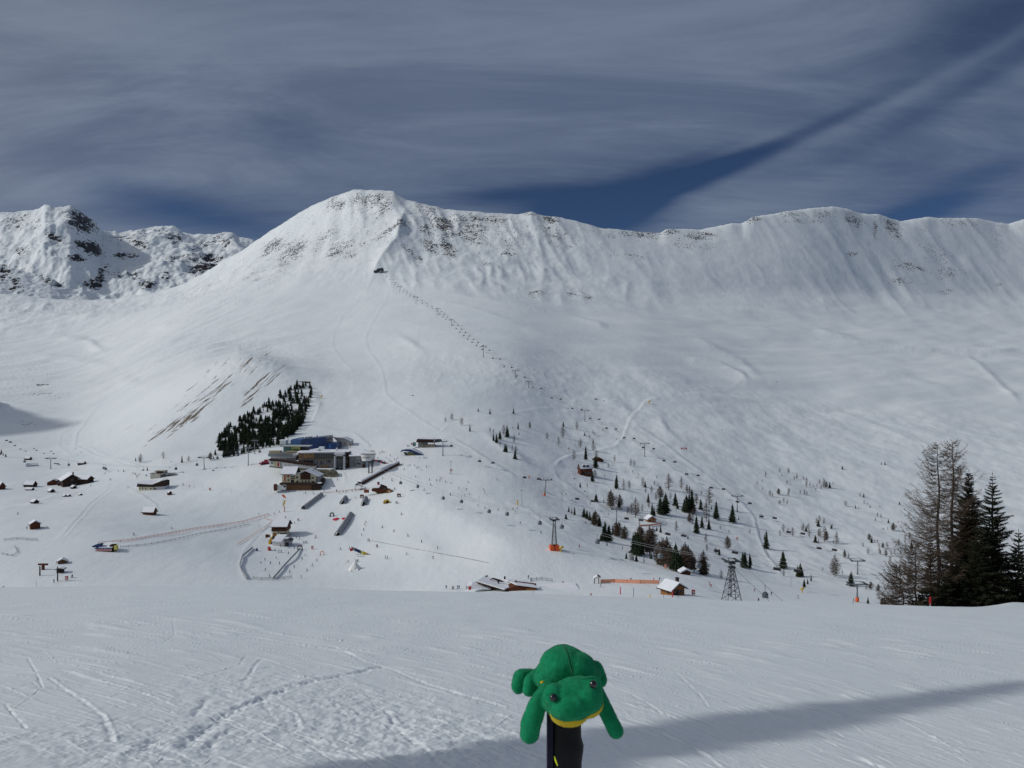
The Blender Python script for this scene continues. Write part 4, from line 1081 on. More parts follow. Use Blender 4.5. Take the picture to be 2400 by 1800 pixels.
# ------------------------------------------------------------------ buildings
class Bld:
    """a building measured off the photo: faces are placed at true depth, bodies have real size"""
    def __init__(s, name, px, Y, label, cat, D=None, group=None):
        p = at(px, Y)
        if D is not None:
            p = Vector(((px - 1200) / F * D, D, (900 - Y) / F * D))
        s.p = p; s.D = p.y
        s.root = empty(name, p)
        tag(s.root, label, cat, group)
    def X(s, px, near=0): return (px - 1200) / F * (s.D + near) - s.p.x
    def Z(s, Y, near=0): return (900 - Y) / F * (s.D + near) - s.p.z
    def box(s, name, p0, p1, yt, yb, near, depth, m, parent=None, down=0.0):
        return MB().box(s.X(p0, near), s.X(p1, near), near, near + depth, s.Z(yb, near) - down, s.Z(yt, near)).build(name, m, parent or s.root)
    def poly(s, name, pts, near, depth, m, parent=None):
        return MB().prism([(s.X(a, near), s.Z(b, near)) for a, b in pts], 'y', near, near + depth).build(name, m, parent or s.root)
    def plan(s, name, pts, yt, yb, m, parent=None, down=0.0):
        """plan outline (px, depth) between two rows"""
        return MB().prism([(s.X(a), n) for a, n in pts], 'z', s.Z(yb) - down, s.Z(yt)).build(name, m, parent or s.root)
    def win(s, wins, near, name='window', m=None, frame=None):
        for p0, p1, yt, yb in wins:
            o = s.box(name, p0, p1, yt, yb, near - 0.08, 0.1, m or M_glass)
            if frame:
                b = MB(); x0, x1, z0, z1 = s.X(p0, near), s.X(p1, near), s.Z(yb, near), s.Z(yt, near); t = 0.09
                b.box(x0 - t, x0, near - .12, near + .02, z0 - t, z1 + t).box(x1, x1 + t, near - .12, near + .02, z0 - t, z1 + t)
                b.box(x0, x1, near - .12, near + .02, z1, z1 + t).box(x0, x1, near - .12, near + .02, z0 - t, z0)
                b.build('frame', frame, o)
    def slab(s, name, a, b, c, d, th, m, parent=None):
        """sloping slab through four local points"""
        v = [Vector(q) for q in (a, b, c, d)]
        up = Vector((0, 0, th))
        vs_ = v + [q + up for q in v]
        return MB().add(vs_, [(3, 2, 1, 0), (4, 5, 6, 7), (0, 1, 5, 4), (1, 2, 6, 5), (2, 3, 7, 6), (3, 0, 4, 7)]).build(name, m, parent or s.root)
    def roof_y(s, p0, pm, p1, ye0, yr, ye1, near, depth, over=0.8, th=0.35):
        """gable facing the viewer, ridge running away"""
        zl, zr, zm = s.Z(ye0, near), s.Z(ye1, near), s.Z(yr, near)
        xl, xm, xr = s.X(p0, near), s.X(pm, near), s.X(p1, near)
        y0, y1 = near - over, near + depth
        s.slab('roof_board', (xl, y0, zl), (xm, y0, zm), (xm, y1, zm), (xl, y1, zl), 0.18, M_dkwood)
        s.slab('roof_board', (xm, y0, zm), (xr, y0, zr), (xr, y1, zr), (xm, y1, zm), 0.18, M_dkwood)
        a = s.slab('roof_snow', (xl + .1, y0 + .1, zl + .19), (xm, y0 + .1, zm + .19), (xm, y1, zm + .19), (xl + .1, y1, zl + .19), th, M_snowroof)
        s.slab('roof_snow', (xm, y0 + .1, zm + .19), (xr - .1, y0 + .1, zr + .19), (xr - .1, y1, zr + .19), (xm, y1, zm + .19), th, M_snowroof)
    def roof_x(s, p0, p1, ye, rise, near, depth, over=0.8, th=0.35):
        """eaves facing the viewer"""
        x0, x1 = s.X(p0, near), s.X(p1, near)
        ze = s.Z(ye, near); ym = near + depth / 2; zr = ze + rise
        s.slab('roof_board', (x0, near - over, ze), (x1, near - over, ze), (x1, ym, zr), (x0, ym, zr), 0.18, M_dkwood)
        s.slab('roof_board', (x0, ym, zr), (x1, ym, zr), (x1, near + depth + over, ze), (x0, near + depth + over, ze), 0.18, M_dkwood)
        s.slab('roof_snow', (x0 + .1, near - over + .1, ze + .19), (x1 - .1, near - over + .1, ze + .19), (x1 - .1, ym, zr + .19), (x0 + .1, ym, zr + .19), th, M_snowroof)
        s.slab('roof_snow', (x0 + .1, ym, zr + .19), (x1 - .1, ym, zr + .19), (x1 - .1, near + depth + over, ze + .19), (x0 + .1, near + depth + over, ze + .19), th, M_snowroof)

# --- cream hotel (photo 640-760, 1098-1148)
h = Bld('hotel', 690, 1145, 'cream walled hotel with dark balconies and broad snowy gable roof', 'hotel')
h.box('left_wing_wall', 661, 691, 1112, 1134, 2.5, 12, M_cream, down=2)
h.poly('gable_wall', [(691, 1136), (740, 1136), (740, 1114), (716, 1104), (691, 1114)], 0, 15, M_cream)
h.box('side_wall', 740.4, 750, 1117, 1136, 1.5, 12, M_concrete, down=2)
h.poly('gable_timber', [(704, 1124), (727, 1124), (727, 1109.4), (716, 1105.5), (704, 1110)], -0.5, 0.45, M_dkwood)
for (a, b_, c, d_) in ((704, 727, 1119, 1120.8), (704, 727, 1112.5, 1113.8), (681, 690, 1120, 1122.4)): h.box('balcony', a, b_, c, d_, -1.4, 0.9, M_redwood)
h.win([(694.5, 698.5, 1117, 1120.5), (731, 735.5, 1118, 1121.5), (694.5, 699, 1127, 1130), (731, 735.8, 1127.5, 1130.5), (707, 710, 1115, 1118.4), (721, 724, 1115, 1118.4)], 0.0, frame=M_dkwood)
h.win([(707.5, 710, 1126, 1131), (715, 718, 1126, 1131.4), (722.5, 725.5, 1126, 1130)], 0.0, 'door')
h.win([(666, 668.8, 1112.8, 1128), (673, 678, 1113.5, 1118)], 2.5, 'shutter', M_red)
h.win([(674, 678, 1123.5, 1127), (681.5, 689, 1113.5, 1118), (682, 689, 1124, 1131)], 2.5)
h.box('terrace_roof', 655, 744, 1132.5, 1136.6, -5, 5, M_dkwood)
h.box('terrace_wall', 657, 742, 1136.6, 1143.5, -3, 3, M_midwood, down=1.5)
h.box('terrace_front', 641, 669, 1137, 1143.5, -6.5, 3.3, M_white, down=1.5)
h.win([(664, 669.8, 1137.5, 1142.5), (659, 663, 1136.6, 1138.5)], -6.6)
h.box('entrance_booth', 641.5, 648, 1135, 1147, -8, 2, M_redwood, down=1)
h.box('terrace_front', 730, 750, 1137.5, 1144, -4.4, 4, M_dkwood, down=1.5)
h.box('snow_heap', 742, 752, 1131.5, 1133.5, -4, 4, M_snowroof)
h.roof_y(684, 716, 748, 1116.5, 1103.5, 1118, 0, 16, 1.4, 0.4)
h.roof_x(658, 694, 1112, 4.6, 2.2, 13, 1.2, 0.4)
h.box('chimney', 733, 735, 1101, 1107, 9, 1, M_concrete)
h.box('left_extension', 749, 756, 1123, 1133, 3, 9, M_dkwood, down=2)

# --- restaurant and valley station (photo 628-830)
r_ = Bld('mountain_restaurant', 720, 1101, 'grey restaurant with curved amber window front and flat snowy roof', 'restaurant')
c0 = [(694, 8), (696, 3), (702, 0), (712, -1.6), (724, -2.2), (738, -2), (750, -1.4), (762, -.6), (781, 0.2), (817, 1), (817, 24), (694, 24)]
r_.plan('glass_front', c0, 1062, 1074, M_glass)
r_.plan('roof', [(a + (-2 if a < 700 else 1 if a > 800 else 0), n - (1.2 if n < 20 else 0)) for a, n in c0], 1060.4, 1062.2, M_concrete)
r_.plan('roof_snow', [(a + (-1 if a < 700 else 0), n - (0.9 if n < 20 else 0)) for a, n in c0], 1059, 1060.3, M_snowroof)
r_.plan('lower_wall', [(a, n + 0.9) for a, n in c0], 1075.2, 1101, M_concrete, down=2)
r_.plan('canopy_ring', [(a + (-1 if a < 700 else 0), n - 1.4 if n < 5 else n) for a, n in c0], 1073.9, 1075.3, M_copper)
for i in range(14):
    a = 699.5 + i * 2.6
    if a > 735: break
    nn = np.interp(a, [q[0] for q in c0[:9]], [q[1] for q in c0[:9]])
    r_.box('painted_glow_panel', a, a + 2.2, 1063, 1073, nn - 0.35, 0.2, M_orangewin)  # window light painted as amber panels
for i in range(30):
    a = 699.3 + i * 4.0
    nn = np.interp(a, [q[0] for q in c0[:10]], [q[1] for q in c0[:10]])
    r_.box('mullion', a, a + 0.4, 1062.4, 1073.8, nn - 0.45, 0.3, M_steel)
r_.win([(700 + 3.2 * i, 702 + 3.2 * i, 1079, 1086) for i in range(11)], -1.5, m=M_dkwood)
r_.win([(742, 745, 1078, 1088), (751.5, 754, 1079, 1088), (768, 775, 1079, 1084), (740, 745, 1090, 1098)], -0.7)
r_.box('gate_frame', 782.5, 786, 1066, 1097, -5, 9, M_ltgrey, down=2)
r_.box('gate_frame', 804.5, 808, 1066, 1094, -5, 9, M_ltgrey, down=2)
r_.box('gate_lintel', 782.5, 808, 1063.5, 1069, -5, 9, M_ltgrey)
r_.box('gate_snow', 783.5, 807, 1062, 1063.5, -4.5, 8, M_snowroof)
r_.box('gate_back', 786, 804.5, 1069, 1097, 2.5, 1, M_glass, down=2)
r_.box('stair_block', 808.4, 817.6, 1060, 1098, -1, 9, M_dkwood, down=2)
r_.win([(810, 813, 1080, 1084)], -1.1, frame=M_white)
r_.box('barrel_porch', 752, 768, 1091, 1098.5, -6, 4, M_copper)
r_.box('roof_vent', 743, 746, 1054, 1060, 6, 1.5, M_white); r_.box('roof_vent', 748.5, 750.5, 1053, 1060, 6.5, 1.2, M_steel)
r_.box('roof_unit', 747, 758, 1047.5, 1053, 12, 4, M_snowroof); r_.box('roof_vent', 787, 790.5, 1050, 1057, 10, 2, M_white)
r_.poly('roof_hood', [(735, 1057), (722, 1057), (728, 1053.5), (744, 1051.5), (747, 1055)], 11, 6, M_snowroof)
# left terraces
r_.box('terrace_slab', 628, 694, 1068.6, 1070, -1, 14, M_ltgrey)
r_.box('terrace_rail', 628, 686, 1063.5, 1068.4, -1.1, 0.15, M_steel)
r_.box('terrace_wall', 630, 656, 1057, 1068, 9, 6, M_beige)
r_.box('terrace_wall', 656.4, 670, 1060, 1068, 7, 8, M_concrete)
r_.box('awning', 670, 692, 1058, 1060, 5, 6, M_beige); r_.box('awning', 670, 692, 1061.6, 1063.4, 4, 6, M_beige)
r_.box('upper_wall', 664, 698, 1047, 1058, 15, 6, M_teal)
r_.box('upper_wall', 698.4, 720, 1048, 1060, 16, 6, M_dksteel)
r_.poly('lime_arch', [(683, 1046), (703, 1046), (703, 1054.5), (700.5, 1054.5), (698, 1052.3), (688, 1052.3), (685, 1055), (683, 1055)], 14, 1, M_lime)
r_.box('fascia', 657, 725, 1045, 1046.8, 12, 10, M_ltgrey)
r_.box('mid_wall', 634, 694, 1070.2, 1080, 2, 10, M_concrete)
r_.win([(640 + 4.6 * i, 643 + 4.6 * i, 1074, 1078) for i in range(7)], 1.9, m=M_white)
r_.box('railing', 634, 692, 1071, 1073, -0.6, 0.2, M_white)
# long low white wing
w_ = Bld('workshop_wing', 690, 1106, 'long low white workshop wing with coloured doors below the terrace', 'building')
w_.poly('wall', [(632, 1080), (632, 1092), (661, 1094.5), (690, 1095), (736, 1100.5), (736, 1092), (690, 1086), (661, 1082.6)], -7, 7, M_white)
w_.poly('roof_edge', [(628, 1076.5), (630, 1080), (661, 1083), (690, 1087), (736, 1092.4), (736, 1090), (690, 1083), (661, 1079)], -8, 8.6, M_dkwood)
w_.poly('footing', [(631, 1092), (631, 1095), (736, 1106), (736, 1100.5), (690, 1095), (661, 1094.5)], -6.8, 7, M_stone)
w_.win([(635, 636.6, 1081.5, 1088), (638.6, 640.4, 1081.8, 1088.2), (668.5, 672, 1089, 1090), (676, 677, 1088.4, 1091.5), (681, 683, 1089, 1091)], -7.0)
w_.win([(642.8, 647.6, 1083, 1092)], -7.0, 'door', M_lime); w_.win([(650, 654.6, 1084, 1093)], -7.0, 'door', M_red); w_.win([(657, 660, 1084, 1093.6)], -7.0, 'door', M_teal)
for i in range(9): w_.box('rafter_end', 690 + 5 * i, 691.4 + 5 * i, 1086.2 + .62 * i, 1088.6 + .62 * i, -7.6, 0.6, M_dkwood)
# blue hall
b_ = Bld('cable_car_hall', 730, 1058, 'sloping blue glass cable car hall behind the restaurant', 'building')
b_.poly('blue_wall', [(706, 1052), (706, 1029.5), (764, 1023.6), (766, 1052)], 0, 26, M_blue)
b_.box('blue_annex', 766.4, 789.4, 1038.5, 1052, 1, 18, M_blue, down=2)
b_.poly('pale_wall', [(681, 1050), (681, 1031), (687, 1028.6), (705.6, 1030), (705.6, 1050)], 1, 20, M_ltblue)
b_.win([(682 + 4.2 * i, 684.6 + 4.2 * i, 1035, 1046) for i in range(6)], 1.0, 'glass_panel', M_ltblue)
b_.box('pale_strip', 771.6, 775, 1039.5, 1051.5, 0.85, 0.2, M_ltblue)
for i in range(11): b_.box('cladding_seam', 709 + 5 * i, 709.35 + 5 * i, 1029.6 - .5 * i, 1051.5, -0.06, 0.2, M_glass)
b_.box('terrace', 657, 706, 1042, 1045, -2, 12, M_teal)
b_.box('base', 700, 792, 1052, 1058, 1.4, 22, M_concrete, down=3)
for i in range(8): b_.box('roof_letter', 707.5 + i * 2.9 + (1.6 if i > 1 else 0), 709.6 + i * 2.9 + (1.6 if i > 1 else 0), 1024.6 - .28 * i, 1027.6 - .26 * i, 2, 0.3, M_dksteel)
b_.box('roof_post', 742, 744, 1020.5, 1027, 4, 1, M_concrete)
b_.box('kiosk', 656, 670, 1033, 1042, -1, 6, M_white, down=2); b_.box('kiosk_snow', 655, 671, 1031, 1033, -1.3, 6.6, M_snowroof)
# annex right
a_ = Bld('station_annex', 840, 1096, 'low grey concrete station annex under deep snow', 'building')
a_.box('wall', 818, 833, 1070, 1095, 3, 10, M_concrete, down=2)
a_.box('wall', 833.4, 851, 1068, 1095, 0, 12, M_concrete, down=2)
a_.slab('roof_snow', (a_.X(818), -1, a_.Z(1069.5)), (a_.X(851), -1, a_.Z(1068.5)), (a_.X(846), 15, a_.Z(1056)), (a_.X(818), 15, a_.Z(1056)), 0.5, M_snowroof)
a_.win([(836, 839, 1078.5, 1081.5), (843.5, 846, 1078.5, 1081.5), (834.5, 845, 1084.5, 1089)], -0.1)
a_.box('doorway', 849.5, 855, 1088, 1096, -2, 3, M_dkwood, down=1)
# retaining walls
for nm, pts, near, lab in (('stone_wall', [(741, 1100), (778, 1100.5), (778, 1106), (768, 1118), (741, 1106)], 0, 'tan stone retaining wall right of the hotel roof'),
                      ('stone_bastion', [(770, 1103), (774, 1101.5), (786, 1106), (791, 1114), (789, 1121), (780, 1122.5), (770, 1117)], -1, 'rounded ribbed stone bastion on the access ramp')):
    q = Bld(nm, 770, 1118, lab, 'wall')
    q.poly('masonry', pts, near, 5, M_stone)
    q.poly('snow_cover', [(pts[0][0], pts[0][1] - 1.2), (pts[1][0], pts[1][1] - 1.2), (pts[1][0], pts[1][1]), (pts[0][0], pts[0][1])], near, 5, M_snowroof)
    for i in range(5): q.box('wall_rib', pts[0][0] + 3 + i * 3.2, pts[0][0] + 3.5 + i * 3.2, pts[0][1] + 3, pts[0][1] + 14 if nm == 'stone_bastion' else pts[0][1] + 7, near - .25, .3, M_stone)
# low walls of buildings behind
q = Bld('reservoir_building', 808, 1046, 'pale low building dug into the snow behind the blue hall', 'building')
q.poly('wall', [(790, 1046), (790, 1034), (782, 1026), (806, 1027), (822, 1034), (822, 1046)], 0, 12, mat('pale_concrete', (.55, .54, .50), .9))
q.poly('snow_cover', [(781, 1026), (778, 1024.5), (806, 1025), (823, 1033), (822, 1034.5), (806, 1027.2)], -1, 13, M_snowroof)
q.win([(807, 809, 1037, 1040)], -.05)
q.box('mast', 819.8, 821, 1038, 1052, -8, .6, M_redwood)
# round signboard
sg = Bld('round_signboard', 861, 1096, 'white drum shaped signboard with black letters on dark legs', 'signboard', D=at(868, 1106).y)
n = 14
drum = [(862.5 + 17.6 * math.cos(math.pi * (1 + i / (n - 1))), 5 + 7 * math.sin(math.pi * (1 + i / (n - 1)))) for i in range(n)]
b = MB()
for i, (a, nn) in enumerate(drum): pass
top = [Vector((sg.X(a), nn - 4, sg.Z(1064.6))) for a, nn in drum]; bot = [Vector((sg.X(862.5 + (a - 862.5) * .80), nn - 4, sg.Z(1079))) for a, nn in drum]
vv = top + bot + [v + Vector((0, .4, 0)) for v in top + bot]
ff = []
for i in range(n - 1): ff += [(i, i + 1, n + i + 1, n + i), (2 * n + i + 1, 2 * n + i, 3 * n + i, 3 * n + i + 1), (i + 1, i, 2 * n + i, 2 * n + i + 1), (n + i, n + i + 1, 3 * n + i + 1, 3 * n + i)]
b.add(vv, ff); b.build('drum', M_white, sg.root)
sg.plan('drum_rim', [(a, nn - 4.3) for a, nn in drum] + [(880, 3), (845, 3)], 1063.4, 1064.6, M_concrete)
sg.box('drum_base', 851, 877, 1079, 1083, -4, 5, M_dksteel)
for a, yb in ((864.3, 1108), (871.6, 1110.5)): sg.box('leg', a - 1.2, a + 1.2, 1083, yb, -3, 0.9, M_dksteel, down=1)
sg.poly('brace', [(866, 1084), (876, 1084), (873, 1097), (869, 1090)], -2.2, 3, M_steel)
tc_ = bpy.data.curves.new('letters', 'FONT'); tc_.body = 'PINLAET'; tc_.size = 2.2; tc_.extrude = 0.05; tc_.align_x = 'CENTER'
to = bpy.data.objects.new('tmp', tc_); COL.objects.link(to)
bpy.context.view_layer.update()
tm = bpy.data.meshes.new_from_object(to.evaluated_get(bpy.context.evaluated_depsgraph_get())); bpy.data.objects.remove(to)
tm.materials.clear(); tm.materials.append(M_black)
lo = bpy.data.objects.new('lettering', tm); lo.rotation_euler = (R(90), 0, 0); lo.scale = (0.80, 0.9, 1); lo.location = (sg.X(861.5), -6.35, sg.Z(1073)); link(lo, sg.root)
# round restaurant terrace edge with barrier
q = Bld('terrace_barrier', 890, 1088, 'low dark barrier curving from the signboard to the walkway', 'barrier')
for i in range(9):
    a = 879 + i * 4.2; yb = 1079 + i * 1.25
    q.box('panel', a, a + 4.0, yb - 2.2, yb + 1, -1 + .1 * i, .3, M_dksteel if i % 3 else M_magenta, down=.6)

# covered conveyor walkway
def conveyor(px0, Y0_, px1, Y1_, w, hgt, label, roofm, sidem, group=None, tops=True, name='covered_walkway'):
    A, B = at(px0, Y0_), at(px1, Y1_)
    root = empty(name, A); tag(root, label, 'walkway', group)
    d = (B - A); L = d.length; dn = d.normalized(); side = Vector((dn.y, -dn.x, 0)).normalized()   # towards the viewer's right
    def P(t, s_, z): return A * 0 + dn * (L * t) + side * s_ + Vector((0, 0, z))
    N = 14 if L > 25 else 7
    def band(nm, prof, m, t0=0.0, t1=1.0):
        b = MB(); k = len(prof); v = []
        for i in range(N + 1):
            t = t0 + (t1 - t0) * i / N
            v += [P(t, a, z) for a, z in prof]
        f = []
        for i in range(N):
            for j in range(k): f.append((i * k + j, i * k + (j + 1) % k, (i + 1) * k + (j + 1) % k, (i + 1) * k + j))
        f += [tuple(range(k - 1, -1, -1)), tuple(range(N * k, N * k + k))]
        return b.add(v, f).build(nm, m, root)
    return root, P, band, L
root, P, band, L = conveyor(843, 1136, 932, 1089, 3.6, 3, 'long covered walkway with snowy roof and red brown side', None, None)
arc = [(1.9 * math.cos(math.pi * i / 8), 2.2 + 1.2 * math.sin(math.pi * i / 8)) for i in range(9)]
band('roof_snow', arc, M_snowroof)
band('side_panel', [(1.95, 0.9), (2.1, 0.9), (2.1, 2.15), (1.95, 2.15)], M_redwood)
band('base_panel', [(1.92, -0.5), (2.05, -0.5), (2.05, 0.85), (1.92, 0.85)], M_dkwood)
band('stripe', [(2.11, 1.2), (2.16, 1.2), (2.16, 1.5), (2.11, 1.5)], M_copper)
band('side_panel', [(-2.1, -0.5), (-1.95, -0.5), (-1.95, 2.15), (-2.1, 2.15)], M_steel)
q = Bld('gate_roof', 841, 1150, 'small open gable roof on posts in front of the covered walkway', 'shelter')
q.roof_y(831.5, 841, 850, 1141.5, 1138, 1142, 0, 3, .3, .3)
for a in (833.5, 846.3): q.box('post', a - .5, a + .5, 1142, 1150, .2, .35, M_redwood, down=.8)
q = Bld('walkway_porch', 838, 1137, 'snowy gable porch at the lower end of the covered walkway', 'shelter')
q.roof_y(832, 837.5, 843, 1137, 1133, 1137, 0, 4, .3, .4); q.poly('front', [(833.5, 1138.5), (833.5, 1136), (837.5, 1133.8), (841.5, 1136), (841.5, 1138.5)], 0.1, 3, M_redwood)

# net tunnels for beginners
def net_tunnel(px0, Y0_, px1, Y1_, label, w=1.7, hh=2.3):
    root, P, band, L = conveyor(px0, Y0_, px1, Y1_, 0, 0, label, None, None, 'grey net tunnels over the conveyor lifts', name='net_tunnel')
    a_ = [(w * math.cos(math.pi * i / 8), hh * math.sin(math.pi * i / 8) + 0.1) for i in range(9)]
    inn = [((w - .06) * math.cos(math.pi * i / 8), (hh - .06) * math.sin(math.pi * i / 8) + 0.1) for i in range(8, -1, -1)]
    band('net_cover', a_ + inn, M_net)
    nh = max(3, int(L / 4))
    for k in range(nh + 1):
        b = MB(); b.tube([P(k / nh, x * 1.03, z * 1.03) for x, z in a_], 0.07, 4); b.build('hoop', M_dksteel, root)
    b = MB(); b.tube([P(0, 0, hh + .2), P(.5, 0, hh + .25), P(1, 0, hh + .2)], 0.06, 4); b.build('ridge_rail', M_steel, root)
    MB().add([P(0, -w * .6, .05), P(0, w * .6, .05), P(1, w * .6, .05), P(1, -w * .6, .05)], [(0, 1, 2, 3)]).build('conveyor_belt', M_black, root)
net_tunnel(711, 1194, 753, 1162, 'grey net tunnel climbing toward the hotel')
net_tunnel(790, 1256, 822, 1208, 'longest grey net tunnel beside the red discs')
net_tunnel(802, 1182, 810, 1171, 'small net tunnel left of its twin, below the netting fence', 1.9, 2.8)
net_tunnel(852, 1186, 857, 1172, 'small net tunnel right of its twin, below the bar hut', 1.9, 2.8)
# bar hut
q = Bld('bar_hut', 895, 1157, 'brown timber bar hut with snowy roof and honey coloured end wall', 'hut')
q.poly('wall', [(871, 1151), (871, 1146), (890, 1142.5), (905, 1147), (919, 1151), (917, 1157), (893, 1157), (885, 1154)], 0, 7, M_redwood)
q.box('end_wall', 905, 918, 1149, 1156.5, -1.5, 4, M_honey, down=.5)
q.slab('roof_snow', (q.X(870), -1, q.Z(1144)), (q.X(889), -1, q.Z(1143)), (q.X(891), 7, q.Z(1137)), (q.X(873), 7, q.Z(1138.5)), .35, M_snowroof)
q.slab('roof_board', (q.X(889), -1, q.Z(1143)), (q.X(908), -1, q.Z(1149)), (q.X(904), 7, q.Z(1144)), (q.X(891), 7, q.Z(1138.6)), .25, M_dkwood)
q.box('flue', 884.5, 888.5, 1133.5, 1138, 4, 1, M_orange); q.box('flue_cap', 884, 889, 1130, 1133.6, 3.8, 1.4, M_dksteel)
q.box('lamp_panel', 911, 914, 1150.5, 1153.5, -1.7, .2, M_white); q.box('window', 899, 903, 1145.6, 1147.6, -.1, .15, M_white)
for i in range(7): q.box('stall', 861 + i * 1.7 - 8, 862.2 + i * 1.7 - 8, 1148, 1153.4, 1 - .2 * i, .8, (M_redwood, M_orange, M_dkwood)[i % 3], down=.5)
# netting fence toward hotel
def fence(pts, hgt, label, m, pm, cat='fence', post=4.0, name='netting_fence', slat=False):
    W = [at(*p) for p in pts]
    root = empty(name, W[0]); tag(root, label, cat)
    A0 = W[0]
    b = MB(); posts = []
    for i in range(len(W) - 1):
        a, c = W[i] - A0, W[i + 1] - A0
        L = (c - a).length; n_ = max(1, int(L / post))
        for k in range(n_):
            p, r2 = a.lerp(c, k / n_), a.lerp(c, (k + 1) / n_)
            up = Vector((0, 0, 1)); o_ = Vector((0, .05, 0))
            if slat:
                for z in (.35, .8, 1.2):
                    if z > hgt: continue
                    b.add([p + up * z, r2 + up * z, r2 + up * (z + .14), p + up * (z + .14), p + up * z + o_, r2 + up * z + o_, r2 + up * (z + .14) + o_, p + up * (z + .14) + o_], [(0, 1, 2, 3), (7, 6, 5, 4), (3, 2, 6, 7)])
            else:
                z0 = .15
                b.add([p + up * z0, r2 + up * z0, r2 + up * hgt, p + up * hgt, p + up * z0 + o_, r2 + up * z0 + o_, r2 + up * hgt + o_, p + up * hgt + o_], [(0, 1, 2, 3), (7, 6, 5, 4), (3, 2, 6, 7)])
            posts.append(p)
        posts.append(c)
    b.build('netting' if not slat else 'rails', m, root)
    me = MB().box(-.06, .06, -.06, .06, -.4, hgt + .15).mesh('post', pm)
    for p in posts[:290]:
        o = bpy.data.objects.new('post', me); o.location = p; link(o, root)
    return root
fence([(752, 1158), (790, 1154), (831, 1149), (850, 1148), (866, 1147)], 1.1, 'pale orange netting fence running from the hotel to the bar hut', M_netor, M_netor, slat=True)
fence([(230, 1276), (300, 1269), (380, 1256), (460, 1241), (520, 1233), (570, 1225), (630, 1207)], 1.2, 'long orange netting fence climbing from the conveyor start house', M_netor, M_orange, slat=True, post=3)
fence([(282, 1284), (340, 1279), (400, 1268), (470, 1252), (540, 1240), (585, 1230)], 1.1, 'thin grey rope fence below the long orange netting', M_steel, M_dksteel, slat=True)
fence([(556, 1278), (600, 1251), (625, 1234), (640, 1222), (628, 1219), (622, 1217)], 1.1, 'orange netting fence curving behind the ski school house', M_netor, M_netor, slat=True)
fence([(593, 1358), (612, 1360), (640, 1360), (665, 1358), (683, 1355)], 1.5, 'wire fence along the bottom of the children practice pen', M_steel, M_dksteel, slat=True, post=5)
fence([(641, 1358), (668, 1326), (704, 1288)], 1.3, 'dark net fence on the right of the practice pen', M_net, M_dksteel)
fence([(578, 1358), (566, 1340), (562, 1325), (568, 1306), (592, 1286)], 1.3, 'dark net fence on the left of the practice pen', M_net, M_dksteel)
fence([(1408, 1367), (1440, 1366), (1500, 1368), (1544, 1369)], 1.6, 'orange netting fence beside the timber gate on the near piste', M_netor, M_orange)
fence([(1245, 1363), (1270, 1360), (1294, 1364)], 1.6, 'curved grey rail fence right of the farm roof', M_steel, M_dksteel, slat=True, post=2.5)
fence([(872, 1268), (980, 1289), (1080, 1307), (1144, 1320)], 0.38, 'long thin rope barrier across the practice slope', M_net, M_steel, slat=False, post=12, name='rope_barrier')
fence([(10, 1268), (40, 1265), (88, 1268)], 1.2, 'faint wire fence left of the conveyor start house', M_steel, M_steel, slat=True, post=5)
fence([(5, 1300), (30, 1304), (42, 1296), (35, 1282)], 1.0, 'curved rail fence round the small snow ring at the left edge', M_steel, M_midwood, slat=True, post=4)
fence([(1500, 1234), (1525, 1233), (1550, 1229)], 1.2, 'orange fence strip below the honey coloured chalet', M_netor, M_orange)
# conveyor start house
q = Bld('conveyor_house', 243, 1293, 'long low conveyor start house with red lettered white banner', 'shelter')
q.box('banner', 223, 261, 1286.5, 1291.5, 0, .2, M_white, down=.3)
for i in range(9): q.box('red_letter', 226 + i * 3.8, 228.6 + i * 3.8, 1287.4 + (i % 2) * .5, 1290.4, -.12, .1, M_red)
q.box('banner_frame', 222, 262, 1284.6, 1286.4, -.1, .4, M_bluef); q.box('banner_frame', 222, 262, 1291.6, 1293.4, -.1, .4, M_redwood, down=.3)
q.slab('roof_snow', (q.X(230), .3, q.Z(1284.3)), (q.X(262), .3, q.Z(1284.3)), (q.X(262), 7, q.Z(1278.5)), (q.X(233), 7, q.Z(1278.5)), .3, M_snowroof)
q.box('end_post', 257, 267, 1277, 1291, 1, 3, M_dkwood, down=.5); q.box('end_panel', 266.5, 272, 1279, 1288, 1, 2.5, M_pyell, down=.3)
q.poly('left_brace', [(224, 1286), (230, 1275), (237, 1274), (234, 1284)], .5, 2.5, M_bluef)
q.poly('canopy', [(214, 1281), (222, 1277), (232, 1276), (228, 1283), (218, 1283)], 2, 3, M_bluef)

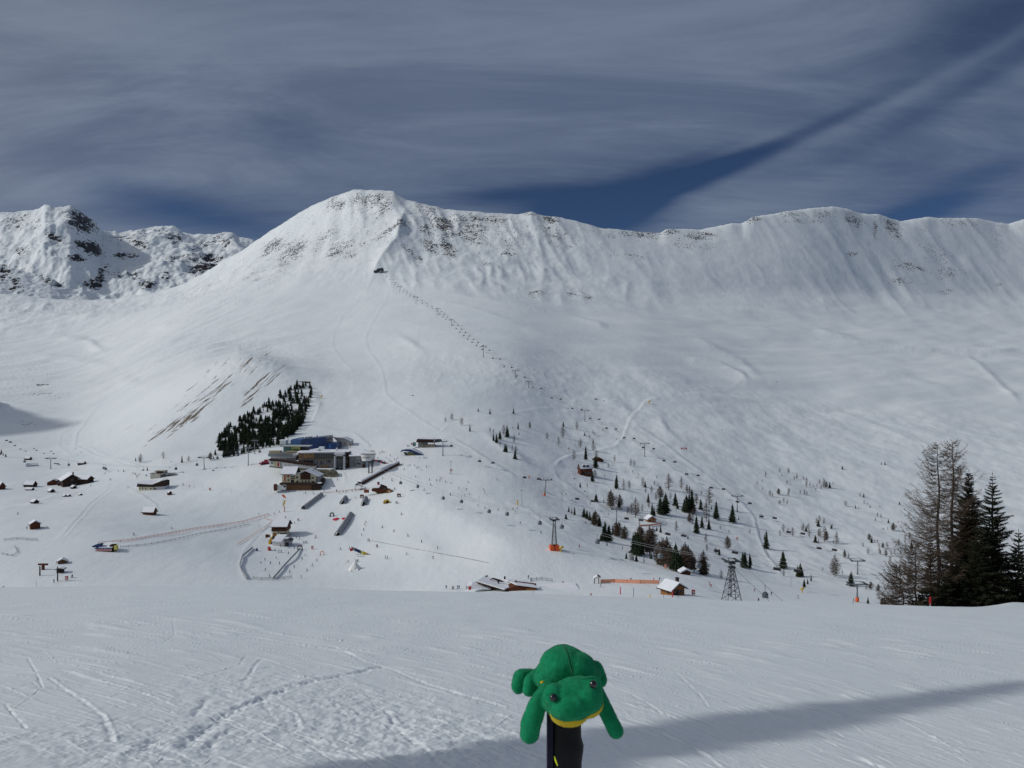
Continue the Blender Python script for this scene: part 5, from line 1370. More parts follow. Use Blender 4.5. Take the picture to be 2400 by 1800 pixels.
# ------------------------------------------------------------------ chalets and huts
def chalet(px, Y, w, L, wh, rh, rot, wallm, label, name='wooden_hut', group=None, snow=0.4, over=0.7, windows=(), door=None, base=None, chimney=None, gable=None, D=None, dormer=False):
    """w across the gable, L along the ridge, in photo px at that distance; ridge along local Y, gable to -Y"""
    p = at(px, Y) if D is None else Vector(((px - 1200) / F * D, D, (900 - Y) / F * D))
    s = p.y / F
    w, L, wh, rh = w * s, L * s, wh * s, rh * s
    root = empty(name, p, R(rot)); tag(root, label, 'chalet' if w * L > 110 else 'hut', group)
    hw = w / 2
    if base:
        MB().box(-hw, hw, 0, L, -2.0, wh * base[0]).build('ground_floor', base[1], root)
        MB().box(-hw - .15, hw + .15, -.15, L + .15, wh * base[0], wh).build('upper_wall', wallm, root)
    else:
        MB().box(-hw, hw, 0, L, -2.0, wh).build('wall', wallm, root)
    MB().prism([(-hw - (.15 if base else 0), wh), (hw + (.15 if base else 0), wh), (0, wh + rh - .12)], 'y', -.15 if base else 0.0, L).build('gable', gable or wallm, root)
    k = rh / hw; o = over
    for sg in (-1, 1):
        a = [(sg * (hw + o), -o, wh - k * o), (0, -o, wh + rh), (0, L + o, wh + rh), (sg * (hw + o), L + o, wh - k * o)]
        def sl(th0, th1, ins, nm, m):
            pts = [(x - sg * ins if i in (0, 3) else x, y + (ins if i < 2 else -ins), z) for i, (x, y, z) in enumerate(a)]
            v = [(x, y, z + th0) for x, y, z in pts] + [(x, y, z + th1) for x, y, z in pts]
            MB().add(v, [(3, 2, 1, 0), (4, 5, 6, 7), (0, 1, 5, 4), (1, 2, 6, 5), (2, 3, 7, 6), (3, 0, 4, 7)]).build(nm, m, root)
        sl(0, .16, 0, 'roof_board', M_dkwood)
        if snow: sl(.17, .17 + snow, .24, 'roof_snow', M_snowroof)
    for (f, u, v_, ww, hh) in windows:      # face g (gable) / l / r, fractions
        z0 = wh * v_ ; z1 = z0 + hh
        if f == 'g': MB().box(-hw + w * u - ww / 2, -hw + w * u + ww / 2, -.30, -.16, z0, z1).build('window', M_glass, root)
        elif f == 'l': MB().box(-hw - .30, -hw - .16, L * u - ww / 2, L * u + ww / 2, z0, z1).build('window', M_glass, root)
        else: MB().box(hw + .16, hw + .30, L * u - ww / 2, L * u + ww / 2, z0, z1).build('window', M_glass, root)
    if door: MB().box(-hw + w * door - .5, -hw + w * door + .5, -.3, -.16, 0, 2.0).build('door', M_dkwood, root)
    if chimney:
        u, t, ch = chimney
        MB().box(u * hw - .45, u * hw + .45, L * t - .45, L * t + .45, wh, wh + rh + ch).build('chimney', M_dkwood, root)
        MB().box(u * hw - .6, u * hw + .6, L * t - .6, L * t + .6, wh + rh + ch, wh + rh + ch + .25).build('chimney_cap', M_dkwood, root)
    if dormer:
        for t in (.35, .65):
            MB().box(hw * .15, hw * .8, L * t - 1.0, L * t + 1.0, wh + rh * .2, wh + rh * .72).build('dormer', M_dkwood, root)
            MB().box(hw * .1, hw * .85, L * t - 1.2, L * t + 1.2, wh + rh * .72, wh + rh * .84).build('dormer_snow', M_snowroof, root)
    return root
# near log hut: snow roof slope to the left, gable to the right front
chalet(1589, 1395, 42, 36, 15, 12, 33, M_honey, 'honey log hut with deep snowy roof on the near piste', 'log_hut', snow=.5, over=1.1, windows=(('g', .30, .3, 1.0, 1.2), ('g', .55, .3, .9, 1.2), ('l', .3, .35, .8, .9), ('g', .75, .3, .8, 1.1)), door=.42, chimney=(.25, .22, 1.6))
chalet(1608, 1347, 22, 14, 6, 5, 8, M_redwood, 'small snow capped shed on the piste edge below the larch clump', snow=.7, over=1.0, door=.5)
chalet(1528, 1224, 20, 18, 7, 6, 14, M_honey, 'honey coloured chalet with thick round snow cap among spruces', 'small_chalet', snow=.8, over=.9, windows=(('g', .25, .35, 1, 1), ('g', .7, .35, 1, 1)))
chalet(1357, 1111, 16, 30, 13, 11, -72, M_redwood, 'dark red chalet with steep snowy roof and two dormers', 'red_chalet', snow=.35, over=.45, windows=tuple(('r', .12 + .15 * i, .05, 1.1, 1.5) for i in range(6)), dormer=True)
chalet(1404, 1082, 22, 16, 4, 6, 20, M_redwood, 'small cabin with bare orange brown roof beside a dark spruce', 'small_cabin', snow=0, over=.8)
chalet(83, 1240, 20, 16, 12, 6, 38, M_redwood, 'lone brown hut with snowy roof on the left meadow', snow=.5, over=.8)
chalet(363, 1207, 14, 27, 9, 8, 80, M_redwood, 'lone red brown barn standing below the white barn', 'barn', snow=.4, over=.8)
chalet(399, 1160, 8, 7, 5, 3, 50, M_redwood, 'tiny red shed right of the white walled barn', snow=.3, over=.3)
chalet(169, 1139, 38, 45, 15, 12, 38, M_dkwood, 'big dark timber chalet with broad grey white roof', 'big_chalet', snow=.35, over=1.6, windows=(('g', .3, .25, 1, 1.2), ('g', .5, .25, 1.2, 1.2), ('g', .7, .25, 1, 1.2), ('g', .5, .8, 2.0, 1.6)), chimney=(.3, .5, .8))
chalet(212, 1131, 20, 34, 9, 6, 75, M_dkwood, 'long dark stable wing joined right of the big chalet', 'barn', snow=.3, over=.8)
chalet(125, 1137, 26, 16, 6, 7, 18, M_redwood, 'reddish low hut with bare roof left of the big chalet', snow=0.05, over=.7)
chalet(143, 1138, 14, 10, 5, 4, 20, M_dkwood, 'dark lean-to between the reddish hut and the big chalet', snow=.3, over=.6)
chalet(82, 1141, 14, 24, 6, 7, 82, M_dkwood, 'dark barn with white roof left of the reddish hut', 'barn', snow=.4, over=.6)
chalet(77, 1149, 8, 16, 2.2, 3, 82, M_dkwood, 'half buried shed below the dark barn', snow=.5, over=.4)
chalet(5, 1147, 16, 24, 7, 9, 68, M_redwood, 'half hidden brown barn at the left picture edge', 'barn', snow=.5, over=.7)
chalet(123, 1154, 10, 12, 3, 4, 55, M_dkwood, 'snow covered shed right of the half buried shed', snow=.7, over=.5)
chalet(175, 1145, 9, 9, 3.4, 2.6, 60, M_dkwood, 'small white roofed hut in front of the big chalet', snow=.6, over=.5)
chalet(85, 1180, 12, 13, 4, 4, 62, M_dkwood, 'small dark hut on the snowy bank below the dark barn', snow=.5, over=.5)
chalet(154, 1164, 7, 7, 1.2, 2, 60, M_dkwood, 'small snow buried hut, left of a pair', snow=.6, over=.3)
chalet(163, 1163.6, 7, 8, 1.4, 2.2, 60, M_dkwood, 'small snow buried hut, right of a pair', snow=.6, over=.3)
chalet(190, 1161, 6, 6, 1.2, 2, 50, M_dkwood, 'tiny buried hut right of the buried pair', snow=.5, over=.3)
chalet(72, 1078, 8, 14, 3.5, 4, 80, M_dkwood, 'upper left hut nearest the lift tower', snow=.4, over=.4)
chalet(199, 1088, 8, 16, 3, 4, 80, M_dkwood, 'low dark hut right of the boulders by the lift tower', snow=.4, over=.4)
chalet(62, 1093, 10, 22, 1.5, 4, -62, M_dkwood, 'hut buried to its roof below the upper left hut', snow=.5, over=.4)
chalet(146, 1321, 18, 14, 5, 4.5, 28, M_midwood, 'brown hut with snowy roof and tan awning in the lower left', snow=.5, over=.7)
chalet(140, 1343, 14, 10, 9, 1.5, 12, M_dkwood, 'dark lift cabin under a snow slab in the lower left', 'lift_cabin', snow=.4, over=.8)
# white barn with dark roof front
q = Bld('white_barn', 350, 1149, 'white walled barn with long dark upper storey and snow roof', 'barn')
q.box('ground_floor', 325, 359, 1140, 1147.5, 0, 10, M_cream, down=1.5)
q.box('side_wall', 359.3, 385, 1139, 1147, 1, 9, M_white, down=1.5)
q.poly('upper_storey', [(320, 1141), (322, 1133), (357, 1136), (378.5, 1127), (384, 1128.5), (384, 1140), (359, 1141.4)], -.4, 10, M_dkwood)
q.slab('roof_snow', (q.X(321), -1, q.Z(1133.2)), (q.X(358), -1, q.Z(1135.6)), (q.X(358), 9, q.Z(1130)), (q.X(321), 9, q.Z(1129.5)), .4, M_snowroof)
q.slab('roof_snow', (q.X(358), -1, q.Z(1135.6)), (q.X(378.5), -1, q.Z(1126.8)), (q.X(378.5), 9, q.Z(1124)), (q.X(358), 9, q.Z(1130)), .4, M_snowroof)
q.win([(326.5, 328.5, 1143, 1146), (333, 335.6, 1143, 1146), (340, 342.4, 1143.4, 1146.4), (352, 354.5, 1143.8, 1146.8)], -.02); q.win([(361, 363, 1143.8, 1147), (364, 366, 1143.8, 1147)], .98)
# pale lift station left
q = Bld('small_lift_station', 370, 1121, 'pale block lift station with dark window and roofed platform', 'lift station')
M_pale = mat('pale_plaster', (.52, .50, .42), .85)
q.box('lower_block', 352, 375, 1112, 1121, 0, 8, M_pale, down=1)
q.box('upper_block', 362, 384, 1103.4, 1112, 1, 7, M_pale); q.box('dark_window', 367, 383, 1104.5, 1109.5, .8, .25, M_dkwood)
q.box('side_block', 375.3, 379, 1110, 1119, 2, 6, M_concrete, down=1)
q.box('platform_roof', 350, 408, 1109.4, 1110.8, 1.5, 5, M_steel)
for a in (387, 396, 402): q.box('post', a, a + .8, 1110.8, 1119, 2, .4, M_dksteel, down=1)
q.box('machine', 390, 398, 1113, 1119, 3, 3, M_steel, down=1)
# chairlift station
q = Bld('chairlift_station', 1000, 1049, 'dark roofed chairlift station with round nose on the edge of the plateau', 'lift station')
q.poly('canopy', [(975, 1036.5), (977.5, 1029), (1017, 1030), (1016, 1038)], 0, 9, M_dkwood)
q.slab('roof_snow', (q.X(977), .2, q.Z(1029)), (q.X(1017), .2, q.Z(1030)), (q.X(1018), 9, q.Z(1027)), (q.X(978), 9, q.Z(1026.8)), .35, M_snowroof)
q.poly('nose_hood', [(1015, 1038), (1017, 1032), (1021, 1030), (1032, 1030), (1036, 1036), (1022, 1037)], 1, 6, M_dksteel)
q.poly('nose_rim', [(1014.6, 1038), (1016, 1032), (1019, 1029.6), (1021, 1030), (1018.6, 1033), (1017.4, 1038)], .6, 6.6, M_white)
q.box('column', 1016.4, 1018.6, 1037, 1053, 1, .8, M_steel, down=2)
q.box('machine_room', 980, 1001, 1037, 1043, 2, 6, M_concrete, down=2)
q.box('platform', 986, 1019, 1043, 1045, 0, 8, M_stone, down=1)
q.box('red_sign', 963.4, 966, 1037.5, 1042.5, 0, .3, M_red); q.box('operator_cabin', 967, 974, 1037, 1043, 1, 3, M_teal, down=1)
q.box('lamp_panel', 988, 991, 1040, 1043, 1.8, .2, M_pyell)
# underpass with snow roof
q = Bld('snow_underpass', 965, 1068, 'snow roofed underpass opening with olive side wall', 'underpass')
q.poly('portal_roof', [(938, 1061), (941, 1054.5), (951, 1053), (963, 1053.2), (993, 1067), (986, 1069), (964, 1059.5), (945, 1056.8)], 0, 9, M_bluef)
q.poly('portal_snow', [(941, 1054.5), (951, 1051.5), (966, 1052), (993, 1066), (963, 1053.2), (951, 1053)], -.1, 10, M_snowroof)
q.poly('side_wall', [(955, 1059.8), (962, 1059.8), (984, 1070), (968, 1073), (956, 1069)], 1, 2, mat('olive_wall', (.20, .19, .08), .9))
q.poly('opening', [(944, 1060), (953, 1060), (956, 1069), (960, 1072)], 1.2, 1.6, M_dksteel)
# ski school house
q = Bld('ski_school_house', 650, 1258, 'two storey ski school house with brown upper floor and snowy roof', 'house')
q.box('ground_floor', 638, 669, 1245.5, 1257, .4, 9, M_cream, down=1)
q.box('upper_floor', 636.5, 671, 1235, 1245, 0, 10, M_redwood)
q.box('balcony', 636, 671, 1240, 1245.4, -1, .8, M_dkwood)
q.roof_x(634.5, 674.5, 1235.5, 3.6, 0, 10, 1.0, .4)
q.win([(640, 647, 1249, 1256.5)], .3, 'door', M_honey); q.win([(655.5, 665.5, 1249, 1255), (651, 654, 1247.5, 1250)], .3); q.win([(667, 671, 1248, 1256)], .3, m=M_dkwood)
q.box('chimney', 673, 678, 1225, 1231, 6, 1, M_dkwood)
q = Bld('white_ski_hut', 655, 1280, 'white ski hut with dark arch and snow roof below the ski school', 'hut')
q.box('wall', 638, 665, 1268, 1279, 0, 7, M_white, down=1)
q.slab('roof_snow', (q.X(637), -.5, q.Z(1269)), (q.X(660), -.5, q.Z(1270.5)), (q.X(665), 7, q.Z(1259)), (q.X(643), 7, q.Z(1258.5)), .35, M_snowroof)
q.poly('arch_gable', [(665.2, 1279.6), (665.2, 1268), (675, 1264.5), (682, 1268), (678, 1280)], -.3, 5, M_concrete)
q.poly('arch', [(668, 1279.8), (668, 1273.5), (670, 1271.4), (674, 1271.2), (677, 1274), (677, 1280)], -.5, .25, M_black)
q.poly('arch_roof', [(664, 1268), (675, 1263.8), (683, 1267.6), (682, 1269), (675, 1265.8), (665, 1269.4)], -.8, 6, M_dksteel)
q.box('eave', 637, 661, 1268.8, 1270, -.2, .3, M_dksteel)
# yellow structures left of it
q = Bld('yellow_play_stand', 634, 1276, 'yellow and brown play stand left of the white ski hut', 'play stand')
for a, y0, y1, m in ((629, 1266, 1276, M_yellow), (633, 1259.5, 1270, M_yellow), (638, 1257, 1263, M_dkwood), (635, 1270, 1277, M_bluef), (622, 1253, 1259, M_redwood), (627, 1254, 1258, M_redwood)): q.box('panel', a, a + 4.6, y0, y1, (a - 629) * .25, 1.2, m, down=.3)
for a, y, h_, m, lb in ((602, 1291, 5, M_bluef, 'dark blue inflatable drum beside the practice pen'), (631.5, 1290, 7, M_red, 'red round play figure beside the practice pen')):
    p = at(a, y); s_ = p.y / F
    o = empty('play_figure', p); tag(o, lb, 'play figure')
    MB().ball((0, 0, h_ * s_ * .35), h_ * s_ * .62, h_ * s_ * .6, h_ * s_ * .4, 12, 8).build('body', m, o, True); MB().ball((0, 0, h_ * s_ * 1.0), h_ * s_ * .42, None, h_ * s_ * .3, 10, 6).build('top', m, o, True)
    MB().bar((0, 0, h_ * s_ * .6), (0, 0, h_ * s_ * .95), .06).build('stalk', M_dksteel, o)
def arch(px, Y, w, h, m, label, name='arch_gate', t=1.6, post=None):
    p = at(px, Y); s_ = p.y / F; w *= s_; h *= s_; t *= s_
    o = empty(name, p); tag(o, label, 'gate')
    pts = [(-w / 2, 0, -.3), (-w / 2, 0, h * .5)] + [(-w / 2 * math.cos(math.pi * i / 8), 0, h * .5 + h * .5 * math.sin(math.pi * i / 8)) for i in range(1, 8)] + [(w / 2, 0, h * .5), (w / 2, 0, -.3)]
    MB().tube(pts, t / 2, 7).build('arch', m, o, True)
    for sg in (-1, 1): MB().box(sg * w / 2 - t * .7, sg * w / 2 + t * .7, -t * .7, t * .7, -.3, h * .12).build('foot', M_dksteel, o)
arch(703, 1288, 10, 10, M_redwood, 'dark red arch gate at the head of the practice pen', t=2.2)
arch(755, 1301, 8.5, 9, M_orange, 'orange arch gate standing alone on the practice slope')
arch(717, 1273, 4, 5, M_dksteel, 'small dark arch above the red arch gate', t=1.4)
arch(778, 1210, 8, 8, M_dksteel, 'black castle arch left of the red discs', t=3)
# red discs, snow pyramid, banner
p = at(735, 1202); o = empty('play_disc_set', p); tag(o, 'red flat play discs on the snow left of the long net tunnel', 'play discs')
for dx, dy, rx_, ry_ in ((-10 + 12, -2, 5, 3.4), (-3 + 12, 1.5, 4, 2.2)): pass
def disc(px, Y, rx_, ry_, m, label):
    a = at(px, Y); s_ = a.y / F
    o = empty('play_disc', a); tag(o, label, 'play disc', 'red play discs on the snow')
    b = MB(); n_ = 16
    cs, ss = [], []
    for i in range(n_):
        t = 2 * math.pi * i / n_; q_ = at(px + rx_ * math.cos(t), Y + ry_ * math.sin(t))
        cs.append(q_ - a + Vector((0, 0, .25))); ss.append(q_ - a + Vector((0, 0, -.2)))
    b.add(cs + ss, [tuple(range(n_))] + [(i, (i + 1) % n_, n_ + (i + 1) % n_, n_ + i) for i in range(n_)]); b.build('disc', m, o)
    MB().bar((0, 0, .1), (0, 0, 1.0), .12, .08, 6).build('stub', m, o)
bpy.data.objects.remove(o)
disc(785.5, 1218, 6, 2.6, M_magenta, 'left red play disc under the castle arch')
disc(806, 1216, 5.5, 2.4, M_magenta, 'right red play disc beside the long net tunnel')
disc(790, 1216, 5, 1.8, M_red, 'middle dark red play disc between the other two')
p = at(832, 1334); s_ = p.y / F
o = empty('snow_pyramid', p); tag(o, 'built up snow pyramid with a tunnel mouth', 'snow mound')
b = MB(); rg = random.Random(4); lay = []
for k, (r0, z0) in enumerate(((16, -3), (13.5, 3), (10, 8), (5, 14), (2.5, 17), (0.6, 18))):
    lay.append([(r0 * s_ * math.cos(t * math.pi / 7) * rg.uniform(.85, 1.1), r0 * .8 * s_ * math.sin(t * math.pi / 7), z0 * s_) for t in range(14)])
v = [q_ for l in lay for q_ in l]; f = [(k * 14 + i, k * 14 + (i + 1) % 14, (k + 1) * 14 + (i + 1) % 14, (k + 1) * 14 + i) for k in range(5) for i in range(14)] + [tuple(range(70, 84))]
b.add(v, f).build('mound', mat('mound_snow', (.80, .80, .77), .8, vary=.06), o, True)
b = MB(); b.tube([(8 * s_, -9 * s_, 0), (11 * s_, -13.5 * s_, 0)], 3.2 * s_, 10); b.build('tunnel_ring', M_snowroof, o, True)
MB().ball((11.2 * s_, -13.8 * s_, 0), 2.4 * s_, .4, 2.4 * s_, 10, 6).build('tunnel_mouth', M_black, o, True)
q = Bld('snow_banner', 838, 1300, 'slanting play banner in blue, yellow and grey squares on a net', 'banner')
cols = [M_net, M_bluef, M_bluef, M_pyell, M_yellow, M_net, M_net]
for i, m in enumerate(cols):
    a = 824 + i * 7.2; y0 = 1281 + i * 3.0; y1 = 1288 + i * 3.2 if i < 5 else 1301
    q.poly('banner_panel', [(a, y1), (a, y0), (a + 6.8, y0 + 2.6), (a + 6.8, min(1303, y1 + 3))], -i * .8, .12, m)
    q.box('banner_post', a - .3, a + .1, y0 - .6, y1 + 1, -i * .8 - .1, .15, M_dksteel, down=.6)
q.box('red_pad', 820, 826, 1286, 1290, -1, 1, M_red, down=.4); q.box('rail', 837, 880, 1303.4, 1304.2, -6, .15, M_dksteel)
# black and yellow play tunnel
p = at(908, 1180); s_ = p.y / F
o = empty('play_tunnel', p); tag(o, 'black and yellow striped inflatable tunnel with open mouth', 'play tunnel')
for i in range(6):
    t = i / 5; r_w = (7.5 - 1.2 * abs(i - 2)) * s_
    pts = [(r_w * math.cos(math.pi * k / 8), 0, (8.6 - .6 * i) * s_ * math.sin(math.pi * k / 8) + .0) for k in range(9)]
    ox, oy = (-6 * t) * s_, 9 * t * s_
    MB().tube([(x + ox, oy, z) for x, y, z in pts], 1.5 * s_, 6).build('inflated_ring', (M_yellow, M_black, M_yellow, M_black, M_copper, M_copper)[i], o, True)
MB().ball((0, 2.5 * s_, 1), 5 * s_, .4, 5 * s_, 12, 8).build('mouth', M_black, o, True)

# farm building below the crest: snow roofs
q = Bld('farm_building', 1190, 1384, 'low farm building with broad snowy roofs behind the crest', 'farm building')
D0 = q.D
def pz(px, Y, near): return (q.X(px, near), near, q.Z(Y, near))
q.slab('roof_snow', pz(1182, 1383, -4), pz(1118, 1364, 4), pz(1136, 1352, 20), pz(1212, 1371, 9), .45, M_snowroof)
q.slab('roof_board', pz(1182, 1384.4, -4.2), pz(1115, 1365, 3.8), pz(1118, 1364.6, 4.4), pz(1184, 1383.6, -3.4), .25, M_dkwood)
q.slab('roof_snow', pz(1182, 1383, -4), pz(1212, 1371, 9), pz(1206, 1371.4, 12), pz(1176, 1383.4, -2), .3, M_snowroof)
q.poly('gable_wall', [(1184, 1384.5), (1208, 1373), (1258, 1379), (1256, 1391), (1236, 1391), (1200, 1388)], -2, 8, M_redwood)
q.slab('roof_snow', pz(1210, 1371.6, -2.6), pz(1264, 1378.6, -2.6), pz(1230, 1362, 14), pz(1180, 1358, 14), .4, M_snowroof)
q.box('board_wall', 1233, 1255, 1379.5, 1390, -2.3, .25, M_honey, down=.6)
q.poly('left_wall', [(1120, 1368), (1182, 1385), (1160, 1386), (1128, 1376)], 5, 4, M_redwood)
q.slab('low_roof', pz(1288, 1392.4, -6), pz(1358, 1384, -2), pz(1345, 1366, 14), pz(1262, 1372, 14), .5, M_snowroof)
q.slab('low_edge', pz(1285, 1393.4, -6.2), pz(1358, 1385.6, -2.2), pz(1358, 1384.6, -1.8), pz(1288, 1392.6, -5.8), .5, M_dkwood)
for a, y, w_, h_ in ((1168, 1369, 4, 6), (1166, 1362, 2.4, 4), (1183, 1357, 4, 5), (1209, 1366, 3, 4.6), (1229, 1373, 4.4, 7)):
    q.box('chimney', a - w_ / 2, a + w_ / 2, y - h_, y + 1, 6, w_ * s_ if False else 1.2, M_dksteel)
q.poly('ridge_vent', [(1148, 1359), (1156, 1355.6), (1172, 1360), (1184, 1366), (1170, 1362.4), (1156, 1358)], 10, 1.2, M_dkwood)
q.poly('ridge_vent', [(1135, 1352.6), (1140, 1350), (1144, 1350), (1138, 1353)], 18, 1.2, M_dkwood)
q.poly('shed_end', [(1097, 1379.6), (1094, 1374), (1106, 1371), (1126, 1375), (1150, 1382), (1112, 1380)], 2, 6, M_snowroof)
q.box('shed_front', 1098, 1104, 1375.6, 1380, 1.6, .4, M_red, down=.4)
# timber gate
q = Bld('timber_gate', 1399, 1368, 'red brown open timber gate with small pitched roof', 'gate')
for a, yb in ((1393.5, 1368.5), (1403.5, 1365.5)): q.box('post', a - .9, a + .9, 1354, yb, 0, .35, M_redwood, down=.5)
q.slab('roof', (q.X(1390), -.6, q.Z(1356.5)), (q.X(1399.5), -.6, q.Z(1350)), (q.X(1400.5), 2, q.Z(1349.5)), (q.X(1391), 2, q.Z(1356)), .2, M_snowroof)
q.slab('roof', (q.X(1399.5), -.6, q.Z(1350)), (q.X(1408), -.6, q.Z(1353.4)), (q.X(1408), 2, q.Z(1353)), (q.X(1400.5), 2, q.Z(1349.5)), .2, M_redwood)
q.box('beam', 1392, 1405, 1353.8, 1355, .05, .25, M_redwood)

# top station and small things up the hill
q = Bld('top_station', 888, 640, 'small dark top station of the long chairlift below the rocky spur', 'lift station')
q.poly('hood', [(880, 636), (884, 629.5), (897, 627.5), (898, 634), (891, 633.5), (887, 637)], 0, 14, M_dksteel)
q.box('cabin', 886, 892, 634, 639, 4, 10, M_white, down=6); q.box('post', 893, 894, 634, 642, 4, 2, M_steel, down=5)
q.box('platform', 876, 882, 633.4, 635, 0, 10, M_dksteel, down=4)
q = Bld('wood_barrier', 712, 897, 'thin dark snow barrier at the top of the knoll wood', 'barrier')
for i in range(8): q.box('board', 696 + i * 4, 699.4 + i * 4, 894, 896.5, 0, .5, M_dkwood, down=1)
q = Bld('snow_shed', 100, 903, 'dark zigzag avalanche fence on the left slope', 'fence')
for i in range(7): q.box('board', 86 + i * 4, 89.6 + i * 4, 900.5 + (i % 3) * .5, 903 + (i % 3) * .5, 0, .6, M_dksteel, down=1)

# ------------------------------------------------------------------ lifts
def tower(px, Yt, Yb, label, arm=4.4, red=False, group='grey steel lift towers', thick=0.45, D=None, lean=0.0):
    p = at(px, Yb) if D is None else Vector(((px - 1200) / F * D, D, (900 - Yb) / F * D))
    h = (Yb - Yt) / F * p.y
    o = empty('lift_tower', p); tag(o, label, 'lift tower', group)
    MB().bar((0, 0, -1), (lean * h, 0, h), thick, thick * .7, 10).build('pole', M_steel, o, True)
    MB().box(lean * h - arm, lean * h + arm, -.3, .3, h - .3, h + .3).build('cross_arm', M_steel, o)
    for sg in (-1, 1):
        b = MB(); b.box(lean * h + sg * (arm - .3) - .35, lean * h + sg * (arm - .3) + .35, -2.4, 2.4, h + .25, h + .75)
        b.build('sheave_set', M_dksteel, o)
    MB().box(lean * h - arm * .5, lean * h + arm * .5, -.15, .15, h + 1.3, h + 1.5).add([], []).build('top_rail', M_steel, o)
    for sg in (-1, 1): MB().bar((lean * h + sg * arm * .45, 0, h), (lean * h + sg * arm * .45, 0, h + 1.4), .1).build('lifting_arm', M_steel, o)
    MB().box(-thick * 1.6, thick * 1.6, -thick * 1.6, thick * 1.6, -1.5, .3).build('foundation', M_concrete, o)
    if red: MB().bar((0, 0, 0), (lean * 2, 0, 2.0), .8, .75, 10).build('crash_mat', M_orange, o, True)
    return Vector((p.x + lean * h, p.y, p.z + h)), p
def chair_mesh():
    a = MB().box(-1.9, 1.9, -.35, .4, -3.3, -2.95).mesh('seat', M_black)
    b = MB().box(-1.9, 1.9, .28, .44, -2.93, -1.9).mesh('backrest', M_black)
    c = MB().bar((0, 0, 0), (0, .5, -.8), .06).bar((0, .5, -.8), (0, .4, -2.2), .06).bar((-1.8, .3, -2.0), (1.8, .3, -2.0), .08).mesh('hanger', M_steel)
    return a, b, c
CH = chair_mesh()
def chair(pos, rz, phrase, px, Y, group):
    o = empty('lift_chair', pos, rz)
    for n_, m in zip(('seat', 'backrest', 'hanger'), CH): link(bpy.data.objects.new(n_, m), o)
    note(o, phrase, px, Y, 'lift chair', group)
M_cab = mat('gondola_shell', (.16, .18, .20), .35, spec=.6, vary=.2, scale=1)
M_cabw = mat('gondola_glass', (.05, .08, .10), .12, spec=.8, vary=.2, scale=1)
def cab_mesh():
    a = MB().ball((0, 0, -3.4), 1.15, 1.15, 1.15, 12, 8).box(-.95, .95, -.95, .95, -4.35, -4.0)
    return (a.mesh('cabin', M_cab, True), MB().ball((0, 0, -3.25), 1.19, 1.19, .62, 12, 6).mesh('window_band', M_cabw, True), MB().bar((0, 0, 0), (0, 0, -2.3), .09).box(-.1, .1, -.6, .6, -.1, .1).mesh('hanger', M_steel))
CB = cab_mesh()
def gondola(pos, px, Y):
    o = empty('gondola_cabin', pos)
    for n_, m in zip(('cabin', 'window_band', 'hanger'), CB): link(bpy.data.objects.new(n_, m), o)
    note(o, 'round grey gondola cabin', px, Y, 'gondola', 'round gondola cabins on their ropes')
def cable(pts, label, r=.06, sag=.012, name='haul_cable'):
    A0 = pts[0]; o = empty(name, A0); tag(o, label, 'cable')
    for a, c in zip(pts[:-1], pts[1:]):
        L = (c - a).length
        v = [a.lerp(c, t / 6) - A0 - Vector((0, 0, sag * L * 4 * (t / 6) * (1 - t / 6))) for t in range(7)]
        MB().tube(v, r, 4).build('rope_span', M_cable, o)
def pix(v): return 1200 + v.x / v.y * F, 900 - v.z / v.y * F
def line(tows, label, spacing, kind='chair', arm=4.1, skip_first=0.0, tail=None, group=None, maxn=200):
    tops = [t for t in tows]
    d0 = (tops[-1] - tops[0]); d0.z = 0; d0.normalize(); side = Vector((d0.y, -d0.x, 0))
    side = Vector((1, 0, 0))
    for sg, w in ((-1, 'left'), (1, 'right')):
        pts = [t + side * sg * arm + Vector((0, 0, .7)) for t in tops]
        cable(pts, f'{w} haul rope of {label}')
        dist = skip_first + (0 if sg < 0 else spacing * .1); n_ = 0
        seg = 0; acc = 0
        L = [(pts[i + 1] - pts[i]).length for i in range(len(pts) - 1)]; tot = sum(L)
        while dist < tot:
            q_ = dist; i = 0
            while q_ > L[i]: q_ -= L[i]; i += 1
            t = q_ / L[i]
            if min(q_, L[i] - q_) > 4:
                pos = pts[i].lerp(pts[i + 1], t) - Vector((0, 0, .012 * L[i] * 4 * t * (1 - t)))
                px, Y = pix(pos - Vector((0, 0, 3)))
                chair(pos, math.atan2(-d0.x, d0.y) * .35, 'dark lift chair', px, Y, group)
            dist += spacing
TA = [tower(px, yt, yb, lb, arm=a)[0] for px, yt, yb, a, lb in (
 (905, 640, 648, 3.6, 'topmost short tower right under the top station'),
 (937, 672, 685, 4.2, 'second tower below the top station'), (975, 696, 712, 4.2, 'third tower below the top station'),
 (1026, 724, 738, 5.0, 'wide armed tower beside the traverse track'), (1058, 750, 763, 4.4, 'fifth tower below the top station'),
 (1133, 812, 837, 4.4, 'tallest tower on the upper slope'), (1208, 869, 887, 4.4, 'tower two below the tallest upper one'), (1239, 894, 909, 4.2, 'short tower above the upper road'),
 (1371, 963, 988, 4.6, 'tower above the bare larch and small spruce'), (1511, 1040, 1070, 4.6, 'tower standing between two cat tracks'),
 (1728, 1163, 1199, 4.4, 'grey tower on the bright snow knoll'), (2010, 1315, 1346, 4.2, 'grey tower left of the tall bare larches'))]
line(TA, 'the long chairlift', 37.0, group='chairs of the long chairlift')
B0 = tower(1038, 1035, 1068, 'tower in front of the dark chairlift station', arm=3.4, group='grey steel lift towers')[0]
B1 = tower(1276, 1125, 1162, 'leaning tower with orange crash mat on a snow hump', arm=4.2, red=True, lean=.10)[0]
B2 = tower(1445, 1194, 1232, 'tower rising out of the larches on the piste edge', arm=3.6)[0]
